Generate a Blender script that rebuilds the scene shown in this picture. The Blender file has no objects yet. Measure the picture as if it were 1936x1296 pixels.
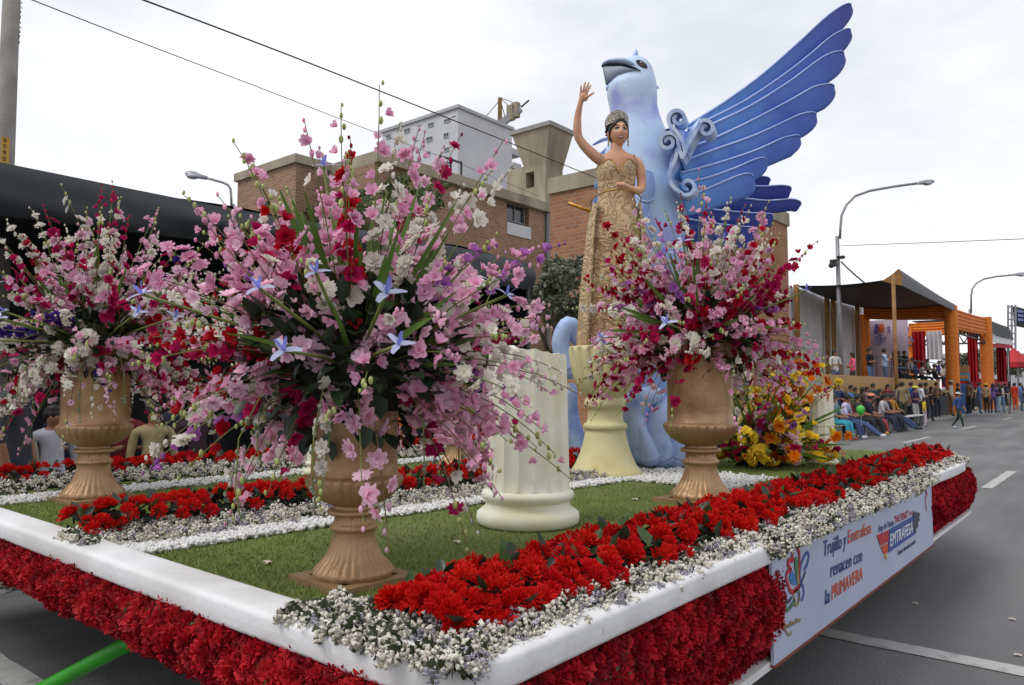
import bpy, bmesh, math, random
import numpy as np
from mathutils import Vector, Matrix, Euler

scene = bpy.context.scene
COL = scene.collection
random.seed(7)
RNG = np.random.default_rng(11)
PI = math.pi

# ------------------------------------------------------------------ camera
FPX = 1420.0                      # focal length in photo pixels (1936 wide)
PITCH = math.atan(87 / FPX)
HEAD = math.radians(39.72)
CAMZ = 1.45
FH = Vector((-math.sin(HEAD), math.cos(HEAD), 0))
RT = Vector((math.cos(HEAD), math.sin(HEAD), 0))
ZZ = Vector((0, 0, 1))
FW = FH * math.cos(PITCH) + ZZ * math.sin(PITCH)
UP = -FH * math.sin(PITCH) + ZZ * math.cos(PITCH)
CAM = Vector((0, 0, CAMZ))
cd = bpy.data.cameras.new('camera')
cd.sensor_width = 36.0
cd.lens = FPX / 1936 * 36.0
cd.clip_start = 0.05
cd.clip_end = 2000
cam = bpy.data.objects.new('camera', cd)
m = Matrix((RT, UP, -FW)).transposed().to_4x4()
m.translation = CAM
cam.matrix_world = m
COL.objects.link(cam)
scene.camera = cam

# ------------------------------------------------------------------ sky and sun (overcast)
SUN_EL, SUN_AZ = math.radians(56), math.radians(205)
w = bpy.data.worlds.new('World')
scene.world = w
w.use_nodes = True
nt = w.node_tree
for n in list(nt.nodes):
    nt.nodes.remove(n)
out = nt.nodes.new('ShaderNodeOutputWorld')
bg = nt.nodes.new('ShaderNodeBackground')
bg.inputs['Strength'].default_value = 0.1
sky = nt.nodes.new('ShaderNodeTexSky')
sky.sky_type = 'NISHITA'
sky.sun_disc = False
sky.sun_elevation = SUN_EL
sky.sun_rotation = SUN_AZ
sky.dust_density = 4.0
tc = nt.nodes.new('ShaderNodeTexCoord')
mp = nt.nodes.new('ShaderNodeMapping')
mp.inputs['Scale'].default_value = (1.0, 1.0, 2.2)
mp.inputs['Location'].default_value = (8.52, 5.46, 3.18)
nz = nt.nodes.new('ShaderNodeTexNoise')
nz.inputs['Scale'].default_value = 1.9
nz.inputs['Detail'].default_value = 5
nz.inputs['Roughness'].default_value = 0.55
rp = nt.nodes.new('ShaderNodeValToRGB')
rp.color_ramp.elements[0].position = 0.42
rp.color_ramp.elements[0].color = (7.2, 7.5, 8.15, 1)
rp.color_ramp.elements[1].position = 0.64
rp.color_ramp.elements[1].color = (10.0, 10.0, 10.2, 1)
mx = nt.nodes.new('ShaderNodeMixRGB')
mx.inputs[0].default_value = 0.93
nt.links.new(tc.outputs['Generated'], mp.inputs['Vector'])
nt.links.new(mp.outputs['Vector'], nz.inputs['Vector'])
nt.links.new(nz.outputs['Fac'], rp.inputs['Fac'])
nt.links.new(sky.outputs['Color'], mx.inputs[1])
nt.links.new(rp.outputs['Color'], mx.inputs[2])
nt.links.new(mx.outputs['Color'], bg.inputs['Color'])
nt.links.new(bg.outputs['Background'], out.inputs['Surface'])
sl = bpy.data.lights.new('sun', 'SUN')
sl.energy = 1.4
sl.angle = math.radians(25)
sl.color = (1.0, 0.97, 0.93)
so = bpy.data.objects.new('sun', sl)
COL.objects.link(so)
_sd = Vector((math.cos(SUN_EL) * math.sin(SUN_AZ), math.cos(SUN_EL) * math.cos(SUN_AZ), math.sin(SUN_EL)))
so.rotation_euler = _sd.to_track_quat('Z', 'Y').to_euler()
vs = scene.view_settings
vs.view_transform = 'Standard'
vs.look = 'None'
vs.exposure = 0.2
vs.gamma = 1.0
vs.use_curve_mapping = False

# ------------------------------------------------------------------ helpers
def ray(x, y):
    return FW + RT * ((x - 968) / FPX) + UP * ((648 - y) / FPX)
def atd(x, y, d):
    return CAM + ray(x, y) * d
def atz(x, y, z):
    r = ray(x, y); return CAM + r * ((z - CAMZ) / r.z)
def atX(x, y, X):
    r = ray(x, y); return CAM + r * (X / r.x)
def atY(x, y, Y):
    r = ray(x, y); return CAM + r * (Y / r.y)

def srgb(r, g, b):
    def f(c):
        c /= 255.0
        return c / 12.92 if c <= 0.04045 else ((c + 0.055) / 1.055) ** 2.4
    return (f(r), f(g), f(b))

def tag(o, label=None, cat=None, group=None, kind=None):
    if label: o['label'] = label
    if cat: o['category'] = cat
    if group: o['group'] = group
    if kind: o['kind'] = kind
    return o

def thing(name, label, cat, loc=(0, 0, 0), rz=0.0, group=None, sc=1.0):
    o = bpy.data.objects.new(name, None)
    o.empty_display_size = 0.1
    COL.objects.link(o)
    o.location = loc
    o.rotation_euler = (0, 0, rz)
    o.scale = (sc, sc, sc)
    return tag(o, label, cat, group)

def put(name, me, parent=None, loc=(0, 0, 0), rot=None, sc=None, mat=None):
    """link mesh data as an object (shared data allowed)"""
    o = bpy.data.objects.new(name, me)
    COL.objects.link(o)
    o.parent = parent
    o.location = loc
    if rot is not None:
        if hasattr(rot, 'w'):
            o.rotation_mode = 'QUATERNION'; o.rotation_quaternion = rot
        else:
            o.rotation_euler = rot
    if sc is not None:
        o.scale = (sc, sc, sc) if not hasattr(sc, '__len__') else sc
    if mat is not None:
        o.material_slots[0].link = 'OBJECT'
        o.material_slots[0].material = mat
    return o

def mesh_np(name, V, F, mats, smooth=True, mi=None):
    V = np.asarray(V, dtype=np.float32); F = np.asarray(F, dtype=np.int32)
    me = bpy.data.meshes.new(name)
    k = F.shape[1]
    me.vertices.add(len(V)); me.vertices.foreach_set('co', V.ravel())
    me.loops.add(F.size); me.loops.foreach_set('vertex_index', F.ravel())
    me.polygons.add(len(F))
    me.polygons.foreach_set('loop_start', np.arange(0, F.size, k, dtype=np.int32))
    me.polygons.foreach_set('loop_total', np.full(len(F), k, dtype=np.int32))
    if smooth: me.polygons.foreach_set('use_smooth', np.ones(len(F), dtype=bool))
    if mi is not None: me.polygons.foreach_set('material_index', np.asarray(mi, dtype=np.int32))
    for mt in (mats if isinstance(mats, (list, tuple)) else [mats]):
        me.materials.append(mt)
    me.update(calc_edges=True)
    return me

def rot_rand(n, tilt=0.5):
    """n random rotation matrices about z with a tilt"""
    a = RNG.uniform(0, 2 * PI, n); b = RNG.normal(0, tilt, n); c = RNG.normal(0, tilt, n)
    R = np.empty((n, 3, 3))
    for i in range(n):
        R[i] = np.array(Euler((b[i], c[i], a[i])).to_matrix())
    return R

def rot_to(dirs, spin=None):
    """matrices that send +z to each dir"""
    R = np.empty((len(dirs), 3, 3))
    for i, d in enumerate(dirs):
        q = Vector(d).to_track_quat('Z', 'Y').to_matrix()
        s = RNG.uniform(0, 2 * PI) if spin is None else spin
        R[i] = np.array(q @ Matrix.Rotation(s, 3, 'Z'))
    return R

def scatter(name, tmpls, pos, R, sc, mats, smooth=True, which=None):
    """join many copies of triangle templates [(V,F,mi)] into one mesh"""
    pos = np.asarray(pos); n = len(pos)
    sc = np.broadcast_to(np.asarray(sc, dtype=float), (n,))
    which = RNG.integers(0, len(tmpls), n) if which is None else np.asarray(which)
    Vs, Fs, Ms = [], [], []
    off = 0
    for k, t in enumerate(tmpls):
        idx = np.nonzero(which == k)[0]
        if len(idx) == 0: continue
        V, F = t[0], t[1]
        mi = t[2] if len(t) > 2 else np.zeros(len(F), int)
        P = np.einsum('nij,vj->nvi', R[idx], V) * sc[idx][:, None, None] + pos[idx][:, None, :]
        Vs.append(P.reshape(-1, 3))
        Fs.append((F[None] + (np.arange(len(idx)) * len(V))[:, None, None] + off).reshape(-1, 3))
        Ms.append(np.tile(mi, len(idx)))
        off += len(idx) * len(V)
    return mesh_np(name, np.concatenate(Vs), np.concatenate(Fs), mats, smooth, np.concatenate(Ms))

class MB:
    def __init__(s):
        s.v = []; s.f = []; s.m = []; s.cur = 0
    def add(s, vs, fs):
        o = len(s.v)
        s.v.extend([tuple(p) for p in vs])
        for f in fs:
            s.f.append(tuple(i + o for i in f)); s.m.append(s.cur)
        return s
    def box(s, c, d, R=None):
        x, y, z = d[0] / 2, d[1] / 2, d[2] / 2
        P = [Vector(p) for p in [(-x, -y, -z), (x, -y, -z), (x, y, -z), (-x, y, -z), (-x, -y, z), (x, -y, z), (x, y, z), (-x, y, z)]]
        if R is not None: P = [R @ p for p in P]
        c = Vector(c)
        return s.add([p + c for p in P], [(0, 3, 2, 1), (4, 5, 6, 7), (0, 1, 5, 4), (1, 2, 6, 5), (2, 3, 7, 6), (3, 0, 4, 7)])
    def bb(s, x0, x1, y0, y1, z0, z1):
        return s.box(((x0 + x1) / 2, (y0 + y1) / 2, (z0 + z1) / 2), (abs(x1 - x0), abs(y1 - y0), abs(z1 - z0)))
    def bar(s, a, b, w, h=None):
        a, b = Vector(a), Vector(b); d = b - a
        R = d.to_track_quat('Y', 'Z').to_matrix()
        return s.box((a + b) / 2, (w, d.length, h or w), R)
    def tube(s, pts, r, n=8, caps=True, flat=1.0):
        pts = [Vector(p) for p in pts]; N = len(pts)
        rs = [r] * N if not hasattr(r, '__len__') else list(r)
        vs = []; prev = None
        for i, p in enumerate(pts):
            t = (pts[min(i + 1, N - 1)] - pts[max(i - 1, 0)])
            t = t.normalized() if t.length > 1e-9 else Vector((0, 0, 1))
            if prev is None:
                u = t.orthogonal().normalized()
            else:
                u = prev - t * prev.dot(t)
                u = u.normalized() if u.length > 1e-6 else t.orthogonal().normalized()
            prev = u; v = t.cross(u)
            for k in range(n):
                a = 2 * PI * k / n
                vs.append(p + (u * math.cos(a) + v * math.sin(a) * flat) * rs[i])
        fs = []
        for i in range(N - 1):
            for k in range(n):
                k2 = (k + 1) % n
                fs.append((i * n + k, i * n + k2, (i + 1) * n + k2, (i + 1) * n + k))
        if caps:
            fs.append(tuple(reversed(range(n)))); fs.append(tuple((N - 1) * n + k for k in range(n)))
        return s.add(vs, fs)
    def lathe(s, prof, n=32, c=(0, 0, 0), flute=None, caps=True, ex=1.0, ey=1.0):
        """prof [(r,z)...]; flute(i, ang) -> radius factor"""
        c = Vector(c); vs = []
        for i, (r, z) in enumerate(prof):
            for k in range(n):
                a = 2 * PI * k / n
                q = r * (flute(i, a) if flute else 1)
                vs.append((c.x + q * math.cos(a) * ex, c.y + q * math.sin(a) * ey, c.z + z))
        N = len(prof); fs = []
        for i in range(N - 1):
            for k in range(n):
                k2 = (k + 1) % n
                fs.append((i * n + k, i * n + k2, (i + 1) * n + k2, (i + 1) * n + k))
        if caps:
            fs.append(tuple(reversed(range(n)))); fs.append(tuple((N - 1) * n + k for k in range(n)))
        return s.add(vs, fs)
    def prism(s, poly, d):
        """poly: list of 3D points (planar), extruded by vector d"""
        d = Vector(d); P = [Vector(p) for p in poly]; n = len(P)
        fs = [tuple(range(n)), tuple(reversed(range(n, 2 * n)))]
        for k in range(n):
            k2 = (k + 1) % n
            fs.append((k, n + k, n + k2, k2))
        return s.add(P + [p + d for p in P], fs)
    def sheet(s, rows, thick=None):
        """grid of points; rows[i][j]; optional thickness vector makes it solid"""
        R = len(rows); K = len(rows[0])
        vs = [Vector(p) for r in rows for p in r]
        fs = [(i * K + j, i * K + j + 1, (i + 1) * K + j + 1, (i + 1) * K + j) for i in range(R - 1) for j in range(K - 1)]
        if thick is None: return s.add(vs, fs)
        t = Vector(thick); o = R * K
        fs += [tuple(o + q for q in reversed(f)) for f in list(fs)]
        for j in range(K - 1):
            fs.append((j, o + j, o + j + 1, j + 1)); a = (R - 1) * K
            fs.append((a + j + 1, o + a + j + 1, o + a + j, a + j))
        for i in range(R - 1):
            a, b = i * K, (i + 1) * K
            fs.append((b, o + b, o + a, a)); fs.append((a + K - 1, o + a + K - 1, o + b + K - 1, b + K - 1))
        return s.add(vs + [p + t for p in vs], fs)
    def ball(s, c, r, n=12, k=8, sq=(1, 1, 1)):
        c = Vector(c); rr = r
        prof = [(max(1e-4, math.sin(PI * i / k)) , -math.cos(PI * i / k)) for i in range(k + 1)]
        vs = []
        for q, z in prof:
            for j in range(n):
                a = 2 * PI * j / n
                vs.append((c.x + rr * q * math.cos(a) * sq[0], c.y + rr * q * math.sin(a) * sq[1], c.z + rr * z * sq[2]))
        fs = [(i * n + j, i * n + (j + 1) % n, (i + 1) * n + (j + 1) % n, (i + 1) * n + j) for i in range(k) for j in range(n)]
        return s.add(vs, fs)
    def tris(s):
        F = []; M = []
        for f, mi in zip(s.f, s.m):
            for k in range(1, len(f) - 1):
                F.append((f[0], f[k], f[k + 1])); M.append(mi)
        return np.array(s.v, dtype=float), np.array(F), np.array(M)
    def mesh(s, name, mats, smooth=False, off=None, bevel=0, auto=None):
        me = bpy.data.meshes.new(name)
        v = s.v if off is None else [tuple(Vector(p) - off) for p in s.v]
        me.from_pydata(v, [], s.f)
        mats = mats if isinstance(mats, (list, tuple)) else [mats]
        for mt in mats: me.materials.append(mt)
        me.polygons.foreach_set('material_index', s.m)
        bm = bmesh.new(); bm.from_mesh(me)
        bmesh.ops.recalc_face_normals(bm, faces=bm.faces)
        if bevel:
            eds = [e for e in bm.edges if len(e.link_faces) == 2 and e.calc_face_angle(0) > 0.6]
            bmesh.ops.bevel(bm, geom=eds, offset=bevel, segments=2, profile=0.6, affect='EDGES', clamp_overlap=True)
        bm.to_mesh(me); bm.free()
        if smooth:
            me.polygons.foreach_set('use_smooth', [True] * len(me.polygons))
            if auto:
                me.set_sharp_from_angle(angle=math.radians(auto))
        me.update()
        return me
    def build(s, name, mats, parent=None, smooth=False, bevel=0, world=True, auto=None):
        off = None
        if parent is not None and world:
            off = parent.location.copy()
            p = parent.parent
            while p is not None:
                off += p.location; p = p.parent
        me = s.mesh(name, mats, smooth, off, bevel, auto)
        o = bpy.data.objects.new(name, me)
        COL.objects.link(o)
        o.parent = parent
        return o

# ------------------------------------------------------------------ materials
def mat(name, c, c2=None, scale=6.0, rough=0.6, metal=0.0, bump=0.0, bscale=40.0, rnd=0.0, spec=0.4, transl=0.0, detail=5, coord='Object', stretch=None, ramp=(0.35, 0.65), emit=None, c3=None, s3=1.0):
    mt = bpy.data.materials.new(name)
    mt.use_nodes = True
    nt = mt.node_tree
    p = nt.nodes['Principled BSDF']
    p.inputs['Roughness'].default_value = rough
    p.inputs['Metallic'].default_value = metal
    p.inputs['Specular IOR Level'].default_value = spec
    L = nt.links.new
    tc = nt.nodes.new('ShaderNodeTexCoord')
    vec = tc.outputs[coord]
    if stretch:
        mp = nt.nodes.new('ShaderNodeMapping'); mp.inputs['Scale'].default_value = stretch
        L(vec, mp.inputs['Vector']); vec = mp.outputs['Vector']
    c2 = c2 or tuple(q * 0.82 for q in c)
    nz = nt.nodes.new('ShaderNodeTexNoise'); nz.inputs['Scale'].default_value = scale; nz.inputs['Detail'].default_value = detail
    L(vec, nz.inputs['Vector'])
    rp = nt.nodes.new('ShaderNodeValToRGB')
    rp.color_ramp.elements[0].position = ramp[0]; rp.color_ramp.elements[1].position = ramp[1]
    rp.color_ramp.elements[0].color = (*c2, 1); rp.color_ramp.elements[1].color = (*c, 1)
    L(nz.outputs['Fac'], rp.inputs['Fac'])
    col = rp.outputs['Color']
    if c3:
        n3 = nt.nodes.new('ShaderNodeTexNoise'); n3.inputs['Scale'].default_value = s3; n3.inputs['Detail'].default_value = 3
        L(vec, n3.inputs['Vector'])
        r3 = nt.nodes.new('ShaderNodeValToRGB'); r3.color_ramp.elements[0].position = 0.48; r3.color_ramp.elements[1].position = 0.68
        L(n3.outputs['Fac'], r3.inputs['Fac'])
        m3 = nt.nodes.new('ShaderNodeMixRGB'); L(r3.outputs['Color'], m3.inputs[0]); L(col, m3.inputs[1]); m3.inputs[2].default_value = (*c3, 1)
        col = m3.outputs['Color']
    if rnd:
        oi = nt.nodes.new('ShaderNodeObjectInfo')
        hs = nt.nodes.new('ShaderNodeHueSaturation')
        a = nt.nodes.new('ShaderNodeMapRange'); a.inputs['To Min'].default_value = 1 - rnd; a.inputs['To Max'].default_value = 1 + rnd
        L(oi.outputs['Random'], a.inputs['Value']); L(a.outputs['Result'], hs.inputs['Value'])
        b = nt.nodes.new('ShaderNodeMath'); b.operation = 'MULTIPLY_ADD'; b.inputs[1].default_value = 0.018 * rnd / 0.25; b.inputs[2].default_value = 0.5 - 0.009 * rnd / 0.25
        L(oi.outputs['Random'], b.inputs[0]); L(b.outputs['Value'], hs.inputs['Hue'])
        L(col, hs.inputs['Color']); col = hs.outputs['Color']
    L(col, p.inputs['Base Color'])
    if emit:
        p.inputs['Emission Color'].default_value = (*emit[0], 1); p.inputs['Emission Strength'].default_value = emit[1]
    if bump:
        n2 = nt.nodes.new('ShaderNodeTexNoise'); n2.inputs['Scale'].default_value = bscale; n2.inputs['Detail'].default_value = 4
        L(vec, n2.inputs['Vector'])
        bp = nt.nodes.new('ShaderNodeBump'); bp.inputs['Strength'].default_value = bump; bp.inputs['Distance'].default_value = 0.02
        L(n2.outputs['Fac'], bp.inputs['Height']); L(bp.outputs['Normal'], p.inputs['Normal'])
    if transl:
        tr = nt.nodes.new('ShaderNodeBsdfTranslucent'); L(col, tr.inputs['Color'])
        ms = nt.nodes.new('ShaderNodeMixShader'); ms.inputs[0].default_value = transl
        L(p.outputs['BSDF'], ms.inputs[1]); L(tr.outputs['BSDF'], ms.inputs[2])
        L(ms.outputs['Shader'], nt.nodes['Material Output'].inputs['Surface'])
    return mt

def brick_mat(name, c1, c2, mortar, sx=4.0, row=0.08):
    mt = bpy.data.materials.new(name); mt.use_nodes = True
    nt = mt.node_tree; p = nt.nodes['Principled BSDF']; L = nt.links.new
    p.inputs['Roughness'].default_value = 0.9
    tc = nt.nodes.new('ShaderNodeTexCoord'); sp = nt.nodes.new('ShaderNodeSeparateXYZ'); L(tc.outputs['Object'], sp.inputs[0])
    ad = nt.nodes.new('ShaderNodeMath'); ad.operation = 'ADD'; L(sp.outputs['X'], ad.inputs[0]); L(sp.outputs['Y'], ad.inputs[1])
    cb = nt.nodes.new('ShaderNodeCombineXYZ'); L(ad.outputs[0], cb.inputs['X']); L(sp.outputs['Z'], cb.inputs['Y'])
    bt = nt.nodes.new('ShaderNodeTexBrick'); L(cb.outputs[0], bt.inputs['Vector'])
    bt.inputs['Scale'].default_value = 1.0
    bt.inputs['Brick Width'].default_value = 0.30; bt.inputs['Row Height'].default_value = 0.135
    bt.inputs['Mortar Size'].default_value = 0.02; bt.inputs['Mortar Smooth'].default_value = 0.3
    bt.inputs['Color1'].default_value = (*c1, 1); bt.inputs['Color2'].default_value = (*c2, 1); bt.inputs['Mortar'].default_value = (*mortar, 1)
    nz = nt.nodes.new('ShaderNodeTexNoise'); nz.inputs['Scale'].default_value = 0.6; nz.inputs['Detail'].default_value = 6; L(tc.outputs['Object'], nz.inputs['Vector'])
    mr = nt.nodes.new('ShaderNodeMapRange'); mr.inputs['To Min'].default_value = 0.65; mr.inputs['To Max'].default_value = 1.25; L(nz.outputs['Fac'], mr.inputs['Value'])
    mm = nt.nodes.new('ShaderNodeMixRGB'); mm.blend_type = 'MULTIPLY'; mm.inputs[0].default_value = 1; L(bt.outputs['Color'], mm.inputs[1]); L(mr.outputs['Result'], mm.inputs[2])
    L(mm.outputs['Color'], p.inputs['Base Color'])
    bp = nt.nodes.new('ShaderNodeBump'); bp.inputs['Strength'].default_value = 0.6; bp.inputs['Distance'].default_value = 0.02; bp.invert = True
    L(bt.outputs['Fac'], bp.inputs['Height']); L(bp.outputs['Normal'], p.inputs['Normal'])
    return mt

MT = {}
def mk(k, *a, **kw):
    MT[k] = mat(k, *a, **kw); return MT[k]
mk('asphalt', (0.185, 0.185, 0.187), (0.13, 0.13, 0.132), scale=1.6, rough=0.85, bump=0.5, bscale=140, detail=12, c3=(0.115, 0.115, 0.117), s3=1.1, stretch=(1.0, 0.22, 1))
mk('paint', (0.42, 0.42, 0.41), (0.2, 0.2, 0.2), scale=9, rough=0.8, ramp=(0.25, 0.5), bump=0.3, bscale=180)
mk('concrete', srgb(168, 158, 138), srgb(128, 118, 100), scale=0.9, rough=0.9, bump=0.3, bscale=12, stretch=(1, 1, 0.35), detail=9)
mk('kerb', (0.32, 0.32, 0.31), scale=3, rough=0.9, bump=0.3)
mk('dirt', (0.16, 0.145, 0.12), scale=0.3, rough=0.95, bump=0.4, bscale=8)
MT['brick'] = brick_mat('brick', srgb(172, 116, 80), srgb(150, 98, 68), srgb(150, 128, 108))
MT['brick_pale'] = brick_mat('brick_pale', srgb(158, 120, 92), srgb(132, 98, 76), srgb(150, 134, 118))
mk('white_wall', srgb(196, 198, 202), srgb(186, 188, 193), scale=0.4, rough=0.85)
mk('grey_wall', srgb(178, 180, 184), srgb(168, 170, 175), scale=0.4, rough=0.85)
mk('glass', srgb(52, 58, 62), srgb(38, 42, 46), rough=0.12, spec=0.8)
mk('frame_grey', srgb(128, 130, 132), rough=0.6)
mk('black_cloth', (0.012, 0.014, 0.017), (0.008, 0.009, 0.011), scale=2, rough=0.55, spec=0.3)
mk('black_cloth_top', (0.028, 0.033, 0.037), (0.020, 0.024, 0.028), scale=1.2, rough=0.5, spec=0.35)
mk('metal_grey', srgb(150, 152, 155), rough=0.45, metal=0.4)
mk('dark_metal', (0.03, 0.03, 0.033), rough=0.5)
mk('pole_conc', srgb(150, 146, 140), srgb(128, 124, 118), scale=3, rough=0.9, bump=0.3, bscale=30)
mk('plate_yellow', srgb(196, 150, 58), rough=0.6)
mk('black', (0.012, 0.012, 0.013), rough=0.6)
mk('white', (0.75, 0.75, 0.75), rough=0.6)
mk('orange', srgb(222, 128, 48), srgb(206, 112, 38), scale=3, rough=0.75, stretch=(1, 1, 4))
mk('red_cloth', srgb(176, 26, 40), srgb(158, 20, 34), scale=2, rough=0.8)
mk('white_cloth', (0.72, 0.73, 0.75), (0.62, 0.63, 0.66), scale=1.5, rough=0.85)
mk('gold_post', srgb(150, 112, 62), srgb(128, 94, 50), scale=4, rough=0.6)
mk('stage_tan', srgb(178, 140, 86), srgb(162, 126, 76), scale=2, rough=0.7, stretch=(1, 1, 8))
mk('stage_dark', (0.045, 0.05, 0.058), (0.035, 0.038, 0.045), scale=3, rough=0.8)
mk('leaf_far', (0.16, 0.17, 0.11), (0.10, 0.11, 0.07), scale=2.5, rough=0.7, rnd=0.2)
mk('ivy', (0.12, 0.17, 0.065), (0.08, 0.12, 0.045), scale=2, rough=0.7)
mk('bark', (0.10, 0.075, 0.055), rough=0.9, bump=0.5)
mk('lamp_lens', srgb(190, 196, 204), rough=0.2)
# ================================================================== ground, road, kerb
g = MB(); g.sheet([[(-400, -300, -0.02), (400, -300, -0.02)], [(-400, 900, -0.02), (400, 900, -0.02)]])
tag(g.build('ground', MT['dirt']), kind='structure')
road = MB(); road.sheet([[(-7.0 + 22 * i / 8, -30 + 430 * j / 12, 0) for i in range(9)] for j in range(13)])
tag(road.build('road', MT['asphalt']), kind='structure')
lr = MB(); lr.sheet([[(-40, -25, -0.006), (-7.0, -25, -0.006)], [(-40, 19, -0.006), (-7.0, 19, -0.006)]])
tag(lr.build('side_road', MT['asphalt']), kind='structure')
kb = MB(); kb.bb(-7.25, -7.0, 19, 330, -0.05, 0.13)
tag(kb.build('kerb', MT['kerb'], bevel=0.02), kind='structure')
sw = MB(); sw.bb(-24, -7.25, 19, 330, -0.05, 0.12)
tag(sw.build('pavement', MT['concrete']), kind='structure')

def marking(x0, x1, y0, y1, seed=0):
    rr = random.Random(seed)
    b = MB()
    n = max(2, int(max(abs(x1 - x0), abs(y1 - y0)) / 0.25))
    L, Rr = [], []
    for i in range(n + 1):
        t = i / n
        if abs(y1 - y0) > abs(x1 - x0):
            y = y0 + (y1 - y0) * t
            L.append((x0 + rr.uniform(-.008, .008), y, 0.005)); Rr.append((x1 + rr.uniform(-.008, .008), y, 0.005))
        else:
            x = x0 + (x1 - x0) * t
            L.append((x, y0 + rr.uniform(-.008, .008), 0.005)); Rr.append((x, y1 + rr.uniform(-.008, .008), 0.005))
    b.sheet([L, Rr])
    return tag(b.build('road_marking', MT['paint']), kind='structure')
marking(-6.6, 2.6, 4.62, 4.78, 1)
marking(-9.0, 2.6, 1.30, 1.45, 2)
for k, y in enumerate([12.9, 21.0, 29.0, 37.0, 45.0]):
    marking(-1.82, -1.67, y, y + 2.9, 10 + k)
for k, y in enumerate([22.2, 30.7, 41.5, 52, 63]):
    marking(-4.92, -4.77, y, y + 3.2, 30 + k)

# ================================================================== buildings
def window(par, x0, x1, y, z0, z1, axis='x', out=-1, cols=2, glass=MT['glass'], frame=MT['frame_grey'], depth=0.12):
    """a framed window set into a wall; axis 'x': wall runs along X at Y=y, 'y': wall runs along Y at X=y; out: outward sign"""
    def P(a, o, z):
        return (a, y + o * out, z) if axis == 'x' else (y + o * out, a, z)
    def bx(b, a0, a1, o0, o1, c0, c1):
        p, q = P(a0, o0, c0), P(a1, o1, c1)
        b.bb(min(p[0], q[0]), max(p[0], q[0]), min(p[1], q[1]), max(p[1], q[1]), c0, c1)
    f = MB(); t = 0.09 * max(0.6, min(1.5, (z1 - z0) / 1.6))
    bx(f, x0 - t, x0, 0.01, depth, z0 - t, z1 + t); bx(f, x1, x1 + t, 0.01, depth, z0 - t, z1 + t)
    bx(f, x0, x1, 0.01, depth, z1, z1 + t); bx(f, x0, x1, 0.01, depth + 0.05, z0 - t, z0)
    for k in range(1, cols):
        a = x0 + (x1 - x0) * k / cols
        bx(f, a - t * 0.35, a + t * 0.35, 0.012, depth * 0.7, z0, z1)
    fo = f.build('window', frame, par)
    p = MB(); bx(p, x0, x1, 0.005, 0.03, z0, z1); p.build('pane', glass, fo)
    return fo

# --- left brick block
c0 = atd(560, 292, 30)
bL = thing('brick_building', 'brown brick block with a flat concrete coping beside the street lamp', 'building', (c0.x, c0.y, 0))
zt = c0.z
wl = atY(450, 325, c0.y).x
b = MB(); b.bb(wl, c0.x, c0.y, c0.y + 10, -1, zt - 0.35); b.build('wall', MT['brick_pale'], bL)
b = MB(); b.bb(wl - .12, c0.x + .12, c0.y - .12, c0.y + 10.1, zt - 0.35, zt); b.build('coping', MT['concrete'], bL)
b = MB(); b.bb(wl + 1.9, wl + 2.5, c0.y - .1, c0.y - .004, 2, zt - 1.6); b.build('drain_recess', MT['black'], bL)
wx = c0.x
for k in range(3):
    window(bL, c0.y + 3 + 2.2 * k, c0.y + 4.4 + 2.2 * k, wx, zt - 4.6, zt - 2.6, 'y', 1)

# --- lower brick wing with the tall window (facade along the street)
q0 = atd(868, 335, 33); X0 = q0.x; qe = atX(1040, 392, X0)
bM = thing('brick_wing', 'low brick wing with a tall grey framed window below a concrete ledge', 'building', (X0, q0.y, 0))
ya, yb, zt2 = c0.y + 10.2, qe.y, q0.z
# wall with a real opening for the tall window
wy0, wz1 = atX(958, 376, X0).y, atX(958, 376, X0).z
wy1, wz0 = atX(1000, 430, X0).y, atX(1000, 430, X0).z
ya = min(ya, wy0 - 8)
b = MB()
b.bb(X0 - 6, X0, ya, wy0, -1, zt2 - .45); b.bb(X0 - 6, X0, wy1, yb, -1, zt2 - .45)
b.bb(X0 - 6, X0, wy0, wy1, -1, wz0); b.bb(X0 - 6, X0, wy0, wy1, wz1, zt2 - .45); b.bb(X0 - 6, X0 - 0.6, wy0, wy1, wz0, wz1)
b.build('wall', MT['brick_pale'], bM)
b = MB(); b.bb(X0 - 6.1, X0 + .25, ya, yb + .1, zt2 - .45, zt2); b.build('ledge', MT['concrete'], bM)
window(bM, wy0 + .15, wy1 - .15, X0 - .3, wz0 + .15, wz1 - .15, 'y', 1, cols=2)
b = MB(); b.bb(X0 - .02, X0 + .05, wy0, wy1 + .1, wz0 - .6, wz0 - 0.02); b.build('sill_panel', MT['white_wall'], bM)
b = MB(); b.tube([(X0 + .1, yb - .35, 0), (X0 + .1, yb - .35, zt2 - .5)], .1, 8); b.build('drain_pipe', MT['frame_grey'], bM)
# roof rail
rl = MB()
for k in range(3):
    p = atX(832 + 20 * k, 340, X0 - 2)
    rl.tube([(X0 - 2, p.y, zt2), (X0 - 2, p.y, zt2 + 1.6 + .0 * k)], .05, 6)
p0, p1 = atX(832, 340, X0 - 2), atX(872, 340, X0 - 2)
for zz in (.7, 1.55):
    rl.tube([(X0 - 2, p0.y, zt2 + zz), (X0 - 2, p1.y, zt2 + zz)], .045, 6)
rl.build('roof_rail', MT['dark_metal'], bM)

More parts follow.
